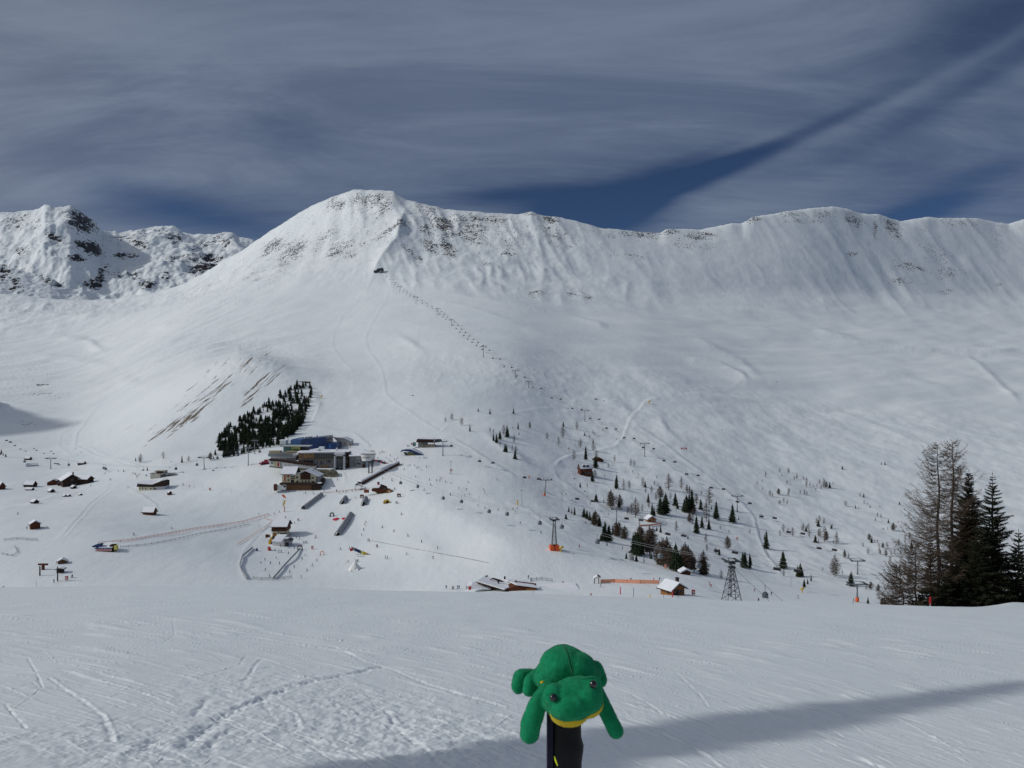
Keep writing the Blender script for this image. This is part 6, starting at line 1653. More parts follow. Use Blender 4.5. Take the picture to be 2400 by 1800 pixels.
p2 = at(2009, 1409); B3 = tower(2009, 1370, 1411, 'lowest tower with red crash mat near the crest', arm=3.8, red=True)[0]
line([B0, B1, B2, B3], 'the lower chairlift', 46.0, group='chairs of the lower chairlift', arm=3.4)
# lattice pylons
def pylon(px, Yb, Yt, wb, wt, label, m, armw, mats=None, arm2=False):
    p = at(px, Yb); s_ = p.y / F; h = (Yb - Yt) * s_; wb *= s_; wt *= s_
    o = empty('lattice_pylon', p, R(8)); tag(o, label, 'pylon')
    zb = [0, .2, .36, .5, .62, .72, .8]
    def w(t): return (wb * (1 - t / .8) + wt * t / .8) / 2 if t < .8 else wt / 2
    r = .16 if wb > 6 else .13
    for sx in (-1, 1):
        for sy in (-1, 1):
            MB().bar((sx * w(0), sy * w(0), -1), (sx * w(.8), sy * w(.8), h * .8), r, r * .8).bar((sx * w(.8), sy * w(.8), h * .8), (sx * wt / 2, sy * wt / 2, h * .97), r * .8).build('leg', m, o)
    for i in range(len(zb) - 1):
        a, c = zb[i], zb[i + 1]; wa, wc = w(a), w(c)
        b = MB()
        for k in range(4):
            ca, sa = [(1, 1), (-1, 1), (-1, -1), (1, -1)][k], [(-1, 1), (-1, -1), (1, -1), (1, 1)][k]
            P0, P1 = (ca[0] * wa, ca[1] * wa, a * h), (sa[0] * wa, sa[1] * wa, a * h)
            Q0, Q1 = (ca[0] * wc, ca[1] * wc, c * h), (sa[0] * wc, sa[1] * wc, c * h)
            b.bar(P0, Q1, r * .5, n=4).bar(P1, Q0, r * .5, n=4).bar(Q0, Q1, r * .5, n=4)
        b.build('bracing', m, o)
    a = armw * s_
    MB().box(-a, a, -.5, .5, h * .93, h * .955).build('cross_arm', m, o)
    for sg in (-1, 1): MB().box(sg * a * .82 - .4, sg * a * .82 + .4, -3.4, 3.4, h * .955, h * .985).build('sheave_set', m, o)
    MB().box(-wt * .8, wt * .8, -1, 1, h * .90, h * .925).build('platform', m, o)
    b = MB()
    for sx in (-1, 1): b.bar((sx * a * .5, 0, h * .955), (sx * a * .5, 0, h * 1.03), .1)
    b.bar((-a * .5, 0, h * 1.03), (a * .5, 0, h * 1.03), .1).build('lifting_frame', m, o)
    if mats:
        for sx in (-1, 1): MB().box(sx * w(0) - (.9 if sx < 0 else 1.9), sx * w(0) + (1.9 if sx < 0 else .9), -w(0) - .8, w(0) + .8, -.8, 2.4).build('crash_mat', M_orange, o)
        MB().box(-w(0) + 1.9, w(0) - 1.9, -w(0) - .7, -w(0) + .2, -.8, 2.2).build('crash_mat', M_orange, o)
    else:
        MB().bar((-.6, -.2, .1 * h), (-.6, -.2, .9 * h), .12).bar((-.1, -.2, .1 * h), (-.1, -.2, .9 * h), .12).build('ladder', m, o)
        MB().box(-wt * .9, wt * .9, -wt * .6, wt * .6, h * .80, h * .825).build('platform', m, o)
    return [Vector((p.x + sg * a * .82, p.y, p.z + h * .99)) for sg in (-1, 1)]
PA = pylon(1299, 1289, 1214, 13, 5, 'lattice pylon with orange crash mats round its feet', M_dksteel, 10, mats=True)
PB = pylon(1715, 1409, 1311, 37, 9, 'tall black lattice pylon standing right behind the crest', M_dksteel, 17)
S0 = [sg.root.location + Vector((x, 0, sg.Z(1082))) for x in (-3, 3)]
Dn = at(2050, 1408)
E0 = [Vector(((2400 - 1200) / F * 300 + x, 300, -160)) for x in (-4, 4)]
for k, w in ((0, 'left'), (1, 'right')): cable([S0[k], PA[k], PB[k], E0[k]], f'{w} gondola rope crossing the ski area', .07, .018)
def on_rope(a, b_, px, sag=.018):
    best = min((abs(pix(a.lerp(b_, t / 400))[0] - px), t / 400) for t in range(401))[1]
    L = (b_ - a).length
    return a.lerp(b_, best) - Vector((0, 0, sag * L * 4 * best * (1 - best)))
for k, px in ((0, 939), (1, 979), (0, 1039), (1, 1081), (0, 1146), (1, 1189), (0, 1265)):
    g_ = on_rope(S0[k], PA[k], px); gondola(g_, *pix(g_))
for k, px in ((1, 1317), (0, 1400), (1, 1548), (0, 1636)):
    g_ = on_rope(PA[k], PB[k], px); gondola(g_, *pix(g_))
g_ = on_rope(PB[1], E0[1], 1793); gondola(g_, *pix(g_))
# left gondola and chair line
L0 = tower(582, 1050, 1091, 'slender tower in front of the knoll wood, nearer one', arm=3.0, thick=.35)[0]
L1 = tower(597, 1033, 1064, 'slender tower in front of the knoll wood, farther one', arm=3.0, thick=.35)[0]
L2 = tower(479, 1073, 1099, 'slender tower left of the knoll wood', arm=4.2, thick=.35, lean=-.05)[0]
L3 = tower(119, 1075, 1099, 'tower with wide arm beside the boulders on the left', arm=4.4, thick=.45)[0]
L9 = Vector(((-200 - 1200) / F * 820, 820, (900 - 1060) / F * 820)); LS = b_.root.location + Vector((-14, -3, 4))
for dx, w in ((-3, 'left'), (3, 'right')):
    v = Vector((dx, 0, .7))
    cable([LS + v, L0 + v, L2 + v, at(395, 1112) + Vector((0, 0, 5)) + v, L3 + v, L9 + v], f'{w} rope of the gondola on the left side', .05, .01)
for i, (a, c, px) in enumerate(((LS, L0, 617), (L0, L2, 548), (L0, L2, 518), (L2, at(395, 1112) + Vector((0, 0, 5)), 453), (L2, at(395, 1112) + Vector((0, 0, 5)), 421), (at(395, 1112) + Vector((0, 0, 5)), L3, 327), (at(395, 1112) + Vector((0, 0, 5)), L3, 256),
                     (at(395, 1112) + Vector((0, 0, 5)), L3, 235), (at(395, 1112) + Vector((0, 0, 5)), L3, 169), (L3, L9, 50))):
    g_ = on_rope(a, c, px, .01) + Vector((3 if i % 2 else -3, 0, .7)); gondola(g_, *pix(g_))
# slim posts, lamp posts, marker poles, snow guns
def pole(px, Yb, Yt, r, m, label, name='marker_pole', cat='pole', group=None, head=None, D=None, note_=False):
    p = at(px, Yb); h = (Yb - Yt) / F * p.y
    o = empty(name, p)
    MB().bar((0, 0, -.4), (0, 0, h), r, r * .8, 6).build('shaft', m, o)
    if head: MB().box(-head[0], head[0], -.1, .1, h - head[1], h + .1).build('head', head[2], o)
    if label: tag(o, label, cat, group)
    else: note(o, 'thin piste marker pole', px, Yb, cat, group)
pole(1223, 1185, 1150, .12, M_steel, 'tall thin lamp post with red foot pad', 'lamp_post', 'lamp post', head=(.9, .2, M_steel))
pole(1213, 1184, 1171, .45, M_yellow, 'yellow padded pole left of the tall lamp post')
pole(1057, 1112, 1081, .14, M_steel, 'lamp post with red box above the practice slope', 'lamp_post', 'lamp post', head=(.9, .2, M_steel))
p = at(1057, 1112); o = empty('signal_box', p + Vector((.2, -.3, 2.4))); tag(o, 'red signal box strapped to the lamp post', 'signal box'); MB().box(-.8, .8, -.3, .3, 0, 1.4).build('case', M_red, o); MB().box(-.5, .5, -.4, -.31, .3, 1.1).build('panel', M_white, o)
pole(667, 1200, 1186, .3, M_red, 'red and yellow pole under the yellow banner')
q = Bld('feather_banner', 665, 1190, 'bent yellow feather banner below the hotel', 'banner')
q.poly('cloth', [(663.5, 1188), (664, 1180), (667, 1171), (669, 1171), (669, 1176), (667, 1182)], 0, .12, M_yellow); q.box('mast', 663, 663.5, 1170, 1192, .05, .1, M_steel, down=.4); q.poly('top_flag', [(659, 1160), (665, 1159), (670, 1165), (670, 1168), (665, 1166)], .3, .12, M_orange)
pole(607, 1234, 1203, .1, M_steel, 'slim lamp post left of the ski school house', 'lamp_post', 'lamp post', head=(.5, .15, M_steel))
pole(1454, 1393, 1376, .22, M_magenta, 'pink slalom pole on the near piste'); pole(1485, 1400, 1377, .09, M_bluef, 'tall blue slalom pole on the near piste'); pole(1576, 1400, 1386, .2, M_magenta, 'pink slalom pole in front of the log hut')
pole(1523, 1403, 1394, .25, M_pyell, 'yellow marker tube right of the slalom poles'); pole(1532, 1366, 1355, .25, M_orange, 'orange slanted post in the orange netting fence')
for px, Y, h in ((543, 1158, 7), (565, 1160, 8), (600, 1167, 9), (455, 1144, 9), (475, 1143, 8), (541, 1153, 8), (109, 1030, 6), (165, 1025, 8), (636, 1155, 8), (85, 1374, 13), (1585, 1212, 22), (1478, 1250, 9), (1584, 1246, 25), (1854, 1375, 22), (1377, 1165, 12), (1250, 1390, 10), (1555, 1402, 9), (1590, 1402, 6), (430, 1138, 7)):
    pole(px, Y, Y - h, .07, M_dksteel, None, group='thin piste marker poles')
def snow_gun(px, Y, h, label):
    p = at(px, Y); s_ = p.y / F * h
    o = empty('snow_gun', p); tag(o, label, 'snow gun')
    MB().bar((0, 0, -.3), (0, 0, s_ * .55), .1 * s_ + .05, .07 * s_ + .05, 7).build('mast', M_yellow, o)
    MB().tube([(-.28 * s_, -.1, s_ * .62), (.05 * s_, 0, s_ * .72), (.33 * s_, .1, s_ * .84)], [.17 * s_, .15 * s_, .19 * s_], 10).build('fan_barrel', M_yellow, o, True)
    MB().bar((.33 * s_, .1, s_ * .84), (.36 * s_, .1, s_ * .855), .18 * s_, .18 * s_, 10).build('nozzle_ring', M_dksteel, o)
snow_gun(1315, 1294, 15, 'yellow snow gun beside the lattice pylon with orange mats'); snow_gun(1880, 1389, 13, 'orange yellow snow gun on the lower piste edge'); snow_gun(1521, 947, 9, 'yellow snow gun in the hairpin of the cat track'); snow_gun(753, 934, 8, 'yellow snow gun above the blue hall')
for px, Y, c, lb in ((1560, 1334, M_orange, 'orange pad sunk in the larch clump'), (1728, 1266, M_red, 'round red sign on the middle piste'), (156, 1361, M_red, 'red board in the lower left'), (398 + 0, 1150, M_red, None), (1413, 1010, M_red, 'red windsock beside the middle piste'), (1603, 1054, M_red, 'red machine parked beside the bright snow bank'), (1333, 1054, M_red, 'small red board at the piste bend'), (492, 1150, M_red, 'red round sign on the hotel piste'),
                     (1240, 1122, M_orange, 'orange snow gun far above the padded tower'), (848, 1168, M_redwood, 'red kiosk below the netting fence'), (935, 1166, M_redwood, 'small brown kiosk right of the play tunnel'), (1625, 1396, M_red, 'red bear shaped sign right of the log hut'), (960, 1043, M_red, None), (732, 1288, M_red, 'red mat right of the red arch gate')):
    if lb is None: continue
    p = at(px, Y); o = empty('red_sign' if 'sign' in lb or 'board' in lb else 'red_object', p); o.name = {'kiosk': 'ticket_kiosk'}.get(lb.split()[1] if 'kiosk' in lb else '', 'piste_sign'); tag(o, lb, 'kiosk' if 'kiosk' in lb else 'sign')
    w = .6 if 'kiosk' not in lb else 1.3
    if 'machine' in lb: w = 3.2
    MB().box(-w, w, -.25, .25, .5, 2.1 if 'kiosk' not in lb else 2.6).build('board', c, o)
    for sx in (-1, 1): MB().bar((sx * w * .7, 0, -.4), (sx * w * .7, 0, .6), .07).build('post', M_dksteel, o)
    MB().box(-w * .6, w * .6, -.32, -.26, .9, 1.7).build('emblem', M_white, o)
# parked vehicles
def vehicle(px, Y, L, H, col, label, rz=0, name='parked_car'):
    p = at(px, Y); o = empty(name, p, R(rz)); tag(o, label, 'car' if name == 'parked_car' else 'snow groomer')
    hl = L / 2
    MB().prism([(-hl, .35), (-hl, H * .55), (-hl * .7, H * .6), (-hl * .45, H), (hl * .5, H), (hl * .8, H * .62), (hl, H * .55), (hl, .35)], 'y', -.9, .9).build('body', col, o)
    MB().prism([(-hl * .62, H * .62), (-hl * .42, H * .93), (hl * .46, H * .93), (hl * .7, H * .62)], 'y', -.93, .93).build('side_windows', M_glass, o)
    for sx in (-.6, .6):
        for sy in (-.85, .85): MB().bar((sx * hl, sy - .12, .35), (sx * hl, sy + .12, .35), .36, .36, 12).build('wheel', M_black, o)
    MB().box(-hl * .4, hl * .45, -.8, .8, H + .003, H + .12).build('roof_snow', M_snowroof, o)
p = r_.root.location
for dx, px in ((0, 789), (1, 798)):
    vehicle(px, 1100, 4.4, 1.5, M_black, ('left' if dx == 0 else 'right') + ' dark car parked inside the station gate', 80)
# red groomer
p = at(621, 1088); o = empty('snow_groomer', p, R(10)); tag(o, 'dark red snow groomer parked left of the workshop wing', 'snow groomer')
MB().prism([(-2.8, .9), (-2.6, 2.2), (-.8, 2.4), (-.4, 3.6), (1.8, 3.7), (2.4, 2.6), (2.9, 2.4), (2.9, .9)], 'y', -1.4, 1.4).build('body', M_magenta, o)
MB().prism([(-.3, 2.3), (-.1, 3.3), (1.6, 3.4), (2.0, 2.5)], 'y', -1.44, 1.44).build('cab_windows', M_glass, o)
for sy in (-1.9, 1.9): MB().prism([(-3.2, .5), (-2.8, 0), (2.8, 0), (3.2, .5), (2.8, 1.0), (-2.8, 1.0)], 'y', sy - .5, sy + .5).build('track', M_black, o)
MB().box(-4.2, -3.6, -2.6, 2.6, .1, 1.4).build('blade', M_magenta, o)

# ------------------------------------------------------------------ people
def figure(pose):
    """one continuous low body grown from a jointed skeleton"""
    J = {'stand': [(0, 0, .95), (0, 0, 1.2), (0, 0, 1.45), (0, 0, 1.52), (0, -.02, 1.66), (-.19, 0, 1.40), (-.27, -.06, 1.15), (-.28, -.2, .95), (.19, 0, 1.40), (.28, -.04, 1.15), (.30, -.16, .94), (-.11, 0, .88), (-.14, -.03, .5), (-.15, 0, .06), (.11, 0, .88), (.14, -.03, .5), (.16, 0, .06)],
         'ski': [(0, .12, .78), (0, 0, 1.02), (0, -.14, 1.22), (0, -.2, 1.29), (0, -.27, 1.40), (-.19, -.12, 1.19), (-.38, -.2, 1.0), (-.42, -.42, .95), (.19, -.12, 1.19), (.38, -.2, 1.0), (.42, -.42, .95), (-.13, .1, .74), (-.17, -.16, .46), (-.16, .04, .08), (.13, .1, .74), (.19, -.16, .46), (.18, .04, .08)],
         'walk': [(0, 0, .93), (0, -.02, 1.18), (0, -.04, 1.43), (0, -.05, 1.5), (0, -.07, 1.64), (-.19, -.03, 1.38), (-.26, .12, 1.14), (-.26, .05, .93), (.19, -.03, 1.38), (.26, -.14, 1.14), (.26, -.3, 1.0), (-.1, 0, .87), (-.12, -.16, .5), (-.13, -.2, .07), (.1, 0, .87), (.12, .1, .48), (.13, .3, .1)]}[pose]
    E = [(0, 1), (1, 2), (2, 3), (3, 4), (2, 5), (5, 6), (6, 7), (2, 8), (8, 9), (9, 10), (0, 11), (11, 12), (12, 13), (0, 14), (14, 15), (15, 16)]
    rad = [.16, .15, .17, .07, .125, .09, .065, .05, .09, .065, .05, .11, .085, .075, .11, .085, .075]
    me = bpy.data.meshes.new('t'); me.from_pydata(J, E, [])
    ob = bpy.data.objects.new('t', me); COL.objects.link(ob)
    md = ob.modifiers.new('skin', 'SKIN')
    for i, v in enumerate(ob.data.skin_vertices[0].data): v.radius = (rad[i], rad[i]); v.use_root = (i == 0)
    ob.modifiers.new('s', 'SUBSURF').levels = 1
    bpy.context.view_layer.update()
    out = bpy.data.meshes.new_from_object(ob.evaluated_get(bpy.context.evaluated_depsgraph_get()))
    bpy.data.objects.remove(ob)
    return out
FIG = {k: figure(k) for k in ('stand', 'ski', 'walk')}
M_face = mat('skin', (.45, .27, .19), .6)
JK = {'black': (.02, .02, .025), 'dark blue': (.03, .05, .13), 'red': (.42, .03, .03), 'grey': (.16, .17, .19), 'brown': (.12, .06, .04), 'blue': (.05, .16, .40), 'orange': (.35, .12, .05)}
PM = {}
def person_mesh(pose, jc, tc2):
    k = (pose, jc, tc2)
    if k in PM: return PM[k]
    me = FIG[pose].copy(); me.name = 'person_body'
    me.materials.clear()
    for m in (mat('jacket ' + jc, JK[jc], .8), mat('trousers ' + tc2, JK[tc2], .85), mat('helmet dark', (.03, .03, .035), .4), M_face): me.materials.append(m)
    zt = {'stand': (.93, 1.53), 'ski': (.80, 1.31), 'walk': (.92, 1.51)}[pose]
    for p_ in me.polygons:
        z = p_.center.z
        p_.material_index = 1 if z < zt[0] and abs(p_.center.x) < .23 else (0 if z < zt[1] else (2 if z > zt[1] + .11 or p_.center.y > -.03 else 3))
        p_.use_smooth = True
    PM[k] = me
    return me
skm = MB().box(-.05, .05, -.95, .75, 0, .03).prism([(-.95, 0), (-1.08, .12), (-1.06, .13), (-.93, .03)], 'x', -.05, .05).mesh('ski', M_dksteel)
prnd = random.Random(33)
def person(px, Y, pose=None, jc=None):
    p = at(px, Y)
    pose = pose or prnd.choice(['stand', 'stand', 'ski', 'walk'])
    jc = jc or prnd.choice(['black', 'black', 'dark blue', 'dark blue', 'red', 'grey', 'brown', 'blue', 'black', 'black', 'dark blue', 'grey'])
    tc2 = prnd.choice(['black', 'grey', 'dark blue', 'black', 'brown'])
    o = empty('person', p, prnd.uniform(0, 6.28)); s_ = prnd.uniform(0.92, 1.08); o.scale = (s_, s_, s_)
    link(bpy.data.objects.new('body', person_mesh(pose, jc, tc2)), o)
    if pose != 'walk':
        for sx in (-.15, .16):
            k = bpy.data.objects.new('ski', skm); k.location = (sx, 0, .01); link(k, o)
    verb = {'stand': 'standing', 'ski': 'skiing', 'walk': 'walking'}[pose]
    note(o, f'person in {jc} jacket {verb}', px, Y, 'person', 'skiers and visitors on the slopes')
def PP(x0, y0, s, lst):
    for e in lst: person(x0 + e[0] / s, y0 + e[1] / s, *(e[2:]))
PP(740, 1030, 11.06, [(1060,290),(1290,300),(1355,330),(1410,330),(1440,330),(1465,330),(1500,330),(1520,335),(1655,370),(1700,330),(1735,340),(1775,345),(1935,440),(2125,490),(1610,495),(1820,500),(1640,570),(1665,575),(1690,580),(1730,580),(1780,600),(1815,610),(1905,560),(1940,580,None,'red'),(1975,600),(2045,540),(2095,560),
 (540,1350),(625,1400),(710,1380),(795,1370,None,'blue'),(115,1310),(155,1290),(1735,1030),(1975,1080),(2045,1300),(2080,1660),(2110,1660),(565,1060),(1275,1250),(940,1350),(1030,1530)])
PP(860, 960, 5.53, [(430,730),(448,728),(532,735),(558,725),(618,740),(645,768),(663,755),(705,790),(773,750),(483,785),(633,885),(322,920,None,'red'),(810,920),(900,930),(945,932),(962,905),(1023,945),(1088,960),(828,985),(740,1050),(1192,1030),(1290,1045),(1312,950),(1515,1050),(1528,1090),(1080,1110),(1270,1125),(1325,1100),(1687,915,None,'red'),
 (1437,1255),(1530,1285),(1700,1310),(1893,1305),(1922,1345),(1948,1285),(1987,1480),(447,1365),(200,1535),(350,1585),(532,1645),(1086,835,'stand','red'),(520,480),(532,480),(548,477),(685,640),(735,632),(750,635),(770,635)])
PP(560, 1180, 7.373, [(1888,1020),(1950,1190),(1755,800),(1915,790),(2195,335),(2175,385),(2155,470),(2120,565),(2020,1012),(2040,1015),(2058,1012),(1350,1000),(1270,1085),(1180,1170),(1075,1290),(1325,600,'stand','red'),(1330,595,'stand','red'),(1985,205),(990,600),(1045,620),(865,770),(960,780),(855,880),(1145,905),(1090,975),(955,1115),(877,1200),(545,1055),
 (700,1055),(645,960),(455,1170),(625,820,None,'red'),(730,845),(690,845,None,'blue'),(610,200),(700,155),(805,255),(865,590,None,'red'),(1120,690),(530,1275),(1015,300,'stand','red'),(1035,295,'stand','red'),(960,355,None,'red'),(500,790),(380,1045),(450,995),(870,320),(880,540),(1660,560),(720,745,None,'red')])
PP(760, 1140, 7.373, [(1215,60),(1725,75),(1242,300),(1262,300),(2178,155),(1333,490),(1002,720),(1205,785),(1445,870),(1680,970),(1960,1080),(1428,1180),(1880,1250),(1060,1240),(1090,1255),(780,960),(757,940),(905,1050),(920,1055)])
PP(1240, 920, 5.53, [(1132,610),(1172,625),(425,1225),(440,1290),(425,1325),(478,1330),(428,1395),(558,1400),(798,1450),(1030,1585),(1245,1040),(1332,225)])
PP(1240, 1120, 5.53, [(155,720),(650,905),(930,1415),(1692,1340),(1320,1340),(1777,610),(1718,800),(730,590),(438,1375),(25,1340)])
PP(1360, 1300, 5.53, [(1678,395,None,'red'),(1693,420,None,'red'),(140,545)])
PP(1040, 1300, 5.53, [(33,447),(112,447),(125,449),(182,447),(200,447),(297,442),(1098,310)])
PP(280, 1040, 7.373, [(75,490),(232,525),(265,535),(280,535),(298,585,None,'red'),(318,560),(345,540),(455,560),(472,560),(1097,720),(1210,750),(900,1475),(248,1580),(150,755)])
PP(0, 1000, 7.373, [(1815,820),(2050,780),(2135,780),(1900,925),(1915,925),(310,1520),(1345,495),(1565,1030),(1175,310),(1310,390),(1395,450)])
PP(1700, 1280, 6.144, [(420,650),(663,710),(1048,755),(1838,860),(1850,800),(477,810)])
PP(0, 1180, 5.53, [(698,1025,'stand'),(940,965),(930,962),(1735,412),(350,330)])
PP(600, 1010, 11.06, [(810,1515),(850,1512),(970,1522),(1000,1520),(1130,1532),(1155,1530),(1240,1512),(1290,1500),(1660,1530),(1705,1510),(1765,1580),(2085,1570),(1490,1640),(1285,1640)])
# lower left lift end with dark masts
pole(93.5, 1349, 1327, .35, M_black, 'thick black mast left of the lift cabin', 'mast', 'mast'); pole(135, 1362, 1328, .3, M_black, 'leaning black mast right of the lift cabin', 'mast', 'mast')
pole(101, 1335, 1321, .8, M_redwood, 'dark red bull wheel post in the lower left', 'mast', 'mast', head=(2.4, .8, M_redwood))
# boulders on the slopes
def rockmesh(seed):
    r = random.Random(seed); bm = bmesh.new(); bmesh.ops.create_icosphere(bm, subdivisions=2, radius=1)
    for v in bm.verts: v.co *= r.uniform(.75, 1.15); v.co.z *= .6
    me = bpy.data.meshes.new('boulder'); bm.to_mesh(me); bm.free(); me.materials.append(mat('boulder_rock', (.09, .085, .08), .9, vary=.4, scale=1)); return me
RM = [rockmesh(i) for i in range(4)]
for px, Y, r in ((135,1088,3.4),(129,1087,2.6),(139,1090,2.2),(80,1052,2),(86,1056,2.6),(103,1063,2),(120,1058,2.4),(126,1064,2.4),(12,1380,3),(20,1384,2.6),(28,1386,3.4),(8,1376,2.2),(36,1388,2.4),(1346,1122,2.2),(1370,1152,2.4),(967,927,2.2),(1114,919,1),(1130,921,1),(398,1096,1.6),(401,1082,1.4),(500,1103,2.6),(430,1108,1.6),(1396,936,3),(1416,940,2),(1402,951,1.4),(1493,1120,1.6),(1692,1008,1.6),
                 (1820,895,1.4),(15,1033,3.2),(24,1037,3.6),(35,1045,2.8),(48,1053,2.4),(60,1058,2.2)):
    p = at(px, Y); s_ = p.y / F * r
    o = bpy.data.objects.new('boulder', RM[prnd.randrange(4)]); o.location = p + Vector((0, 0, .2 * s_)); o.scale = (s_, s_, s_ * .9); o.rotation_euler = (0, 0, prnd.uniform(0, 6)); link(o)
    note(o, 'dark snow dusted boulder', px, Y, 'boulder', 'boulders poking out of the snow')

# ------------------------------------------------------------------ near trees behind the crest on the right
def pt(px, Y, d): return Vector(((px - 1200) / F * d, d, (900 - Y) / F * d))
M_ndl = needle_mat('near_spruce_needles', (0.008, 0.013, 0.008), (0.030, 0.036, 0.018))
M_ltw = needle_mat('near_larch_twigs', (0.062, 0.043, 0.030), (0.15, 0.105, 0.070))
def near_larch(px, Yt, d, hpx, label, reach, seed, nb=110, lean=0.0, low=.14, side=None):
    r = random.Random(seed)
    base = pt(px, Yt + hpx, d); h = hpx / F * d
    root = empty('bare_larch', base); tag(root, label, 'tree', 'tall trees behind the crest')
    n = 12
    tp = [Vector((lean * h * (i / n) + .10 * math.sin(i * 1.3 + seed), .08 * math.cos(i * 1.1), h * i / n - .8 * (i == 0))) for i in range(n + 1)]
    tr = [max(.02, h * .0115 * (1 - i / n) ** .8 + .015) for i in range(n + 1)]
    MB().tube(tp, tr, 9).build('trunk', M_bark, root, True)
    lim = MB(); tw = MB()
    for i in range(nb):
        f = low + (1 - low) * ((i + r.random()) / nb)
        k = f * n; i0 = min(int(k), n - 1); p0 = tp[i0].lerp(tp[i0 + 1], k - i0)
        a = r.uniform(0, 6.283)
        if side and r.random() < .5: a = side + r.gauss(0, .5)
        prof = (1 - f) ** .55 * (0.55 + .45 * min(1, f / .3)) if f < .9 else (1 - f) ** .5 * .9
        L = reach * prof * r.uniform(.45, 1.1) + .25
        dirv = Vector((math.cos(a), math.sin(a), 0))
        droop = r.uniform(.05, .35); lift = r.uniform(.15, .5) + f * .35
        pts = [p0 + dirv * (L * t) + Vector((0, 0, L * (-droop * math.sin(t * 2.2) + lift * t * t))) for t in (0, .22, .45, .68, .87, 1)]
        pts = [q_ + Vector((r.gauss(0, .02), r.gauss(0, .02), r.gauss(0, .03))) * L for q_ in pts]
        r0 = .012 + L * .0085
        lim.tube(pts, [r0, r0 * .8, r0 * .62, r0 * .45, r0 * .3, r0 * .15], 4)
        for t in [x / 20 for x in range(3, 21)]:
            j = min(int(t * 5), 4); q0 = pts[j].lerp(pts[j + 1], t * 5 - j)
            for sg in (-1, 1):
                if r.random() < .1: continue
                sd = Vector((-dirv.y, dirv.x, 0)) * sg
                l2 = L * .30 * (1.15 - t * .6) * r.uniform(.4, 1.2)
                e = q0 + (sd * r.uniform(.4, 1) + dirv * r.uniform(.2, .9) + Vector((0, 0, r.uniform(-.5, .55)))) * l2
                up = Vector((0, 0, .015)); sw = dirv * .015
                tw.add([q0 + up, q0 - up, e], [(0, 1, 2)]); tw.add([q0 + sw, q0 - sw, e], [(0, 1, 2)])
                for u in (.3, .5, .7, .85):
                    m0 = q0.lerp(e, u); e2 = m0 + Vector((r.uniform(-1, 1), r.uniform(-1, 1), r.uniform(-.7, .7))) * l2 * .42
                    tw.add([m0 + up * .7, m0 - up * .7, e2], [(0, 1, 2)])
    lim.build('branches', M_bark, root); tw.build('twigs', M_ltw, root)
def near_spruce(base, h, rad, label, seed, whorls=36, dens=1.0, name='dark_spruce', gap=.1, group='tall trees behind the crest', m=None, ragged=.25, lean=None):
    r = random.Random(seed)
    root = empty(name, base); tag(root, label, 'tree', group)
    MB().tube([(0, 0, -1.2), (0, 0, h * .5), (0, 0, h)], [h * .014 + .04, h * .009 + .02, .015], 8).build('trunk', M_bark, root, True)
    nd = MB(); br = MB()
    for w in range(whorls):
        f = (w + r.random() * .6) / whorls
        z = h * (.03 + .96 * f)
        base_r = rad * ((1 - f) ** .68) * (1 if f > .05 else .8) * (1 + ragged * math.sin(w * .9 + seed) * .5)
        nbr = max(4, int(11 * (1 - f * .55) * dens))
        a0 = r.uniform(0, 6.28)
        for k in range(nbr):
            if r.random() < gap: continue
            a = a0 + 6.283 * k / nbr + r.uniform(-.25, .25)
            L = base_r * (r.uniform(.62, 1.22) + ragged * math.sin(a * 2 + z * .9 + seed)) + .15
            dv = Vector((math.cos(a), math.sin(a), 0)); sv = Vector((-dv.y, dv.x, 0))
            dr_ = r.uniform(.18, .42) * (1 - f * .7); up = .25 * f
            P = lambda t: Vector((0, 0, z)) + dv * (L * t) + Vector((0, 0, L * (up * t - dr_ * t + .22 * t * t)))
            br.bar(P(0), P(.9), .02 + L * .006, .008, 3, False)
            ns = max(6, int(L / .10))
            for i in range(ns):
                t = .16 + .84 * (i + r.random() * .5) / ns
                q0 = P(min(t, 1))
                l2 = (L * .24 + .16) * (1.1 - .62 * t) * r.uniform(.7, 1.25)
                for sg in (-1, 1):
                    e = q0 + (sv * sg * r.uniform(.6, 1) + dv * r.uniform(.35, .8) + Vector((0, 0, -r.uniform(.05, .55)))) * l2
                    wv = dv * (.05 + l2 * .14)
                    nd.add([q0 - wv, q0 + wv, e], [(0, 1, 2)])
                e = q0 + Vector((r.uniform(-.3, .3), r.uniform(-.3, .3), -r.uniform(.5, 1.0))) * l2 * .8
                wv = sv * (.05 + l2 * .12)
                nd.add([q0 - wv, q0 + wv, e], [(0, 1, 2)])
                if r.random() < .4:
                    e = q0 + (dv * .5 + Vector((0, 0, r.uniform(.3, .7)))) * l2 * .6
                    nd.add([q0 - wv * .8, q0 + wv * .8, e], [(0, 1, 2)])
            e = P(1.0) + dv * .12
            nd.add([P(.86) - sv * .05, P(.86) + sv * .05, e], [(0, 1, 2)])
    nd.add([(-.05, 0, h - .1), (.05, 0, h - .1), (0, 0, h + .35)], [(0, 1, 2)])
    nd.build('needles', m or M_ndl, root); br.build('branches', M_bark, root)
    return root
dT = 104.0
near_larch(2199, 1041, 103, 400, 'tall bare larch, left of the two tall trunks on the right', 6.4, 3, 200, .0, .16, math.pi)
near_larch(2229, 1033, 105, 408, 'tallest bare larch, its crown leaning over the dark spruces', 6.2, 8, 210, .012, .16)
near_larch(2146, 1268, 101, 170, 'short bare larch left of the tall trunks', 3.6, 12, 110, .0, .1, math.pi)
near_larch(2122, 1322, 99, 112, 'low crooked larch bush at the left foot of the tree group', 3.8, 15, 105, -.16, .05, math.pi)
